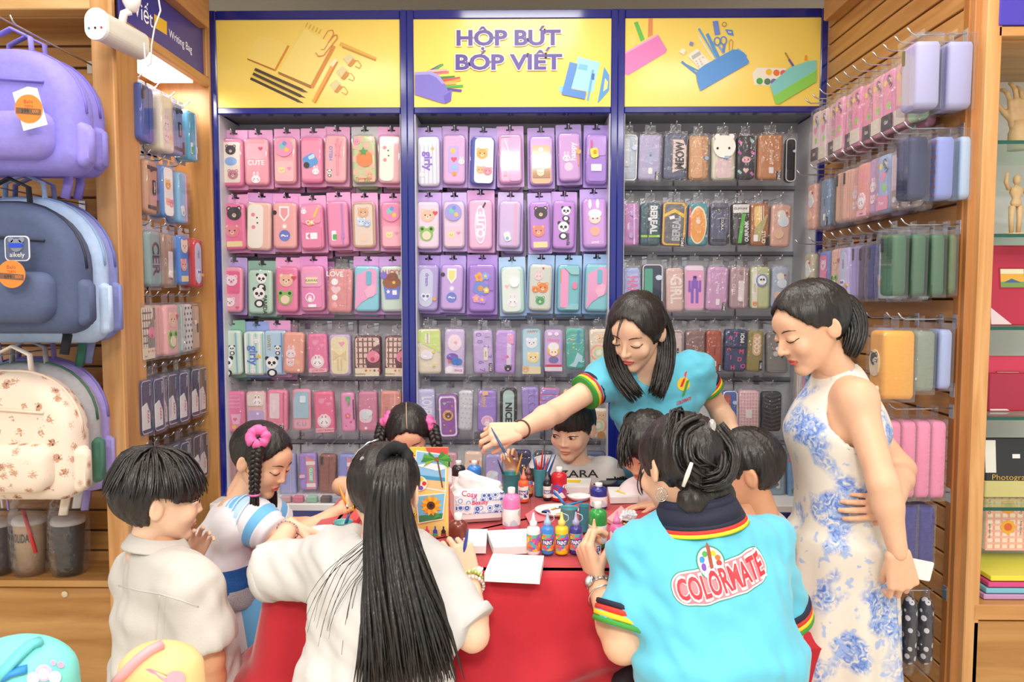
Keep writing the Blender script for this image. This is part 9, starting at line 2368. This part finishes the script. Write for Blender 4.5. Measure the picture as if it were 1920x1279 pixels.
def manikin(px, sh, label, arm_up=True, s=.17):
 c=Vector((at(px, 437, yc).x, yc-.04, SHELF_Z[sh]));root=empty('wooden_manikin', c);tag(root, label, 'manikin', 'wooden manikins on the glass shelf')
 k=s/.17
 b=MB();b.lathe([(.028*k, 0), (.03*k, .004), (.03*k, .01), (.004, .012)], WD, n=18);b.build('base', root)
 for e in(-1, 1):
  b=MB();b.tube([(e*.010*k, 0, .012), (e*.012*k, 0, .05*k), (e*.011*k, 0, .09*k)], [.006*k, .007*k, .009*k], WD, 8);b.build('leg', root)
  up=arm_up and e<0
  b=MB();b.tube([(e*.022*k, 0, .138*k), (e*.034*k, -.004, (.16 if up else.115)*k), (e*.034*k, -.01, (.185 if up else.10)*k)], [.006*k, .006*k, .0045*k], WD, 8);b.build('arm', root)
 b=MB();b.lathe([(.012*k, .088*k), (.016*k, .1*k), (.011*k, .112*k), (.019*k, .13*k), (.018*k, .143*k), (.006*k, .148*k), (.005*k, .154*k)], WD, n=14, sy=.7);b.build('torso', root)
 b=MB();b.ball((0, 0, .166*k), (.010*k, .011*k, .015*k), WD);b.build('head', root)
manikin(1886, 'b', 'wooden artist manikin raising one arm on the second glass shelf');manikin(1925, 'b', 'wooden artist manikin at the right frame edge', False)
def album(x0, x1, y0, y1, sh, col, label, lean=.12, extra=None):
 a=at(x0, y1, YC+.16);w=(x1-x0)/ppm(YC+.16);h=(y1-y0)/ppm(YC+.16)
 root=empty('photo_album', (a.x+w/2, YC+.16, SHELF_Z[sh]+.001), (-lean, 0, 0));tag(root, label, 'photo album', 'albums on the glass shelves')
 b=MB();b.bbox((-w/2, 0, 0), (w/2, .02, h), mat(col, .35, coat=.2), .003);b.build('cover', root)
 if extra:extra(root, w, h)
 return root
def window_pic(root, w, h):
 b=MB();b.box((-w*.36, -.001, h*.45), (w*.02, .0, h*.72), mat('#a82a3e', .4));b.build('window_rim', root)
 b=MB();b.box((-w*.34, -.0016, h*.47), (0, -.001, h*.70), mat('#f0b44a', .5));b.box((-w*.34, -.0018, h*.47), (0, -.0016, h*.54), mat('#7fa05a', .5));b.prism([(-w*.3, h*.53), (-w*.18, h*.58), (-w*.04, h*.53)], -.002, -.0018, mat('#4a6a9a', .5));b.box((-w*.34, -.0018, h*.64), (0, -.0016, h*.70), mat('#f3e8c8', .5));b.build('photo', root)
 b=MB();b.prism([(-w*.5, 0.002), (-w*.2, .002), (-w*.5, h*.22)], -.0012, 0, mat('#f0d8e0', .5));b.build('corner_label', root)
album(1858, 1985, 462, 612, 'c', '#c22a4a', 'red photo album with landscape window on the third shelf', extra=window_pic)
album(1856, 1985, 628, 700, 'd', '#b22a48', 'dark red album standing behind on the fourth shelf', .02)
album(1856, 1975, 676, 781, 'd', '#d83a5c', 'bright red photo album with small window on the fourth shelf', .2, window_pic)
def dark_text(root, w, h):
 b=MB();put_text(b, 'Photograph', mat('#d8a848', .3), Matrix.Translation((-w*.14, -.001, h*.30)), width=w*.55, height=h*.09);b.build('lettering', root)
 b=MB();b.box((-w*.5, -.0012, h*.42), (-w*.36, 0, h*.96), mat('#efece6', .5));b.build('side_label', root)
 b=MB();b.box((-w*.14, -.0012, h*.66), (-w*.04, 0, h*.73), mat('#f2f2f2', .5));b.build('price_label', root)
album(1848, 1990, 838, 951, 'e', '#2a2a2e', 'black photo album reading Photograph on the fifth shelf', .1, dark_text)
album(1850, 1990, 818, 850, 'e', '#d8cc8a', 'yellow box lying behind the black album', .0)
def checks(root, w, h):
 b=MB()
 for i in range(10):b.box((-w*.5+w*.1*i, -.0006, 0), (-w*.5+w*.1*i+.006, 0, h), mat('#f0a898', .5))
 for j in range(9):b.box((-w*.5, -.001, h*.11*j), (w*.5, -.0006, h*.11*j+.006), mat('#f4b8a8', .5))
 for(x, z, c1, c2)in((-.2, .78, '#f0a030', '#3a9a8a'), (-.2, .42, '#f0b43a', '#e86a3a'), (.15, .7, '#f0c04a', '#3a3a8a')):
  b.prism(star(.024, 8, .8, x*w, z*h), -.0016, -.001, mat(c1, .5));b.prism(ngon(.012, 14, x*w, z*h), -.002, -.0016, mat(c2, .5))
 b.build('print', root)
 b=MB()
 for(t_, x, z)in(('Con tự giác', -.44, .78), ('Con ngoan ngoãn', -.44, .35), ('Con quan sát', -.02, .78), ('Con tập trung', -.02, .4)):
  vs, fs, w_=text_mesh(t_, 0);s=h*.26/w_;b.add([(x*w-zz*s*1.2, -.0022, z*h+x_*s)for(x_, y_, zz)in vs], fs, mat('#2a2426', .5))
 b.build('lettering', root)
album(1845, 1985, 968, 1075, 'f', '#f6e2d4', 'checked sticker board with badges on the bottom shelf', .03, checks)
for o in[bpy.data.objects[n]for n in bpy.data.objects.keys()if n.startswith('photo_album')and 'sticker' in bpy.data.objects[n]['label']]:o.location.z+=.10
for i, (c_, nm)in enumerate((('#c9a0d0', 'violet'), ('#7fc4d8', 'aqua'), ('#d8508a', 'magenta'), ('#e8e04a', 'yellow'))):
 z0=SHELF_Z['f']+.002+.018*i;b=MB();a=at(1850+4*i, 1100, YC+.02);b.bbox((0, 0, 0), (.25, .2, .015), mat(c_, .3), .002);o=b.build('booklet', None, (a.x, YC+.03, z0));tag(o, nm+' booklet in the pile on the bottom shelf', 'booklet', 'booklets in a pile')
for i, (px, c_, nm)in enumerate(((537, '#d8b0b8', 'pale rose'), (560, '#e87aa0', 'pink'), (586, '#9ad0b8', 'mint'), (612, '#5a4a4e', 'dark brown'), (634, '#a8b8c8', 'grey blue'), (508, '#3f9a8a', 'teal'))):
 c=at(px, 944, 3.02);c.z=base_z;root=empty('eraser_box', c);tag(root, nm+' erasers in a small clear box on the white deck', 'eraser box', 'eraser boxes on the deck')
 b=MB();b.bbox((-.022, -.015, .001), (.022, .015, .026), mat(c_, .5), .004);b.build('erasers', root);b=MB();b.bbox((-.026, -.02, 0), (.026, .02, .036), BOXPL, .002);b.build('box', root)
bpy.data.objects.remove(_font_obj)
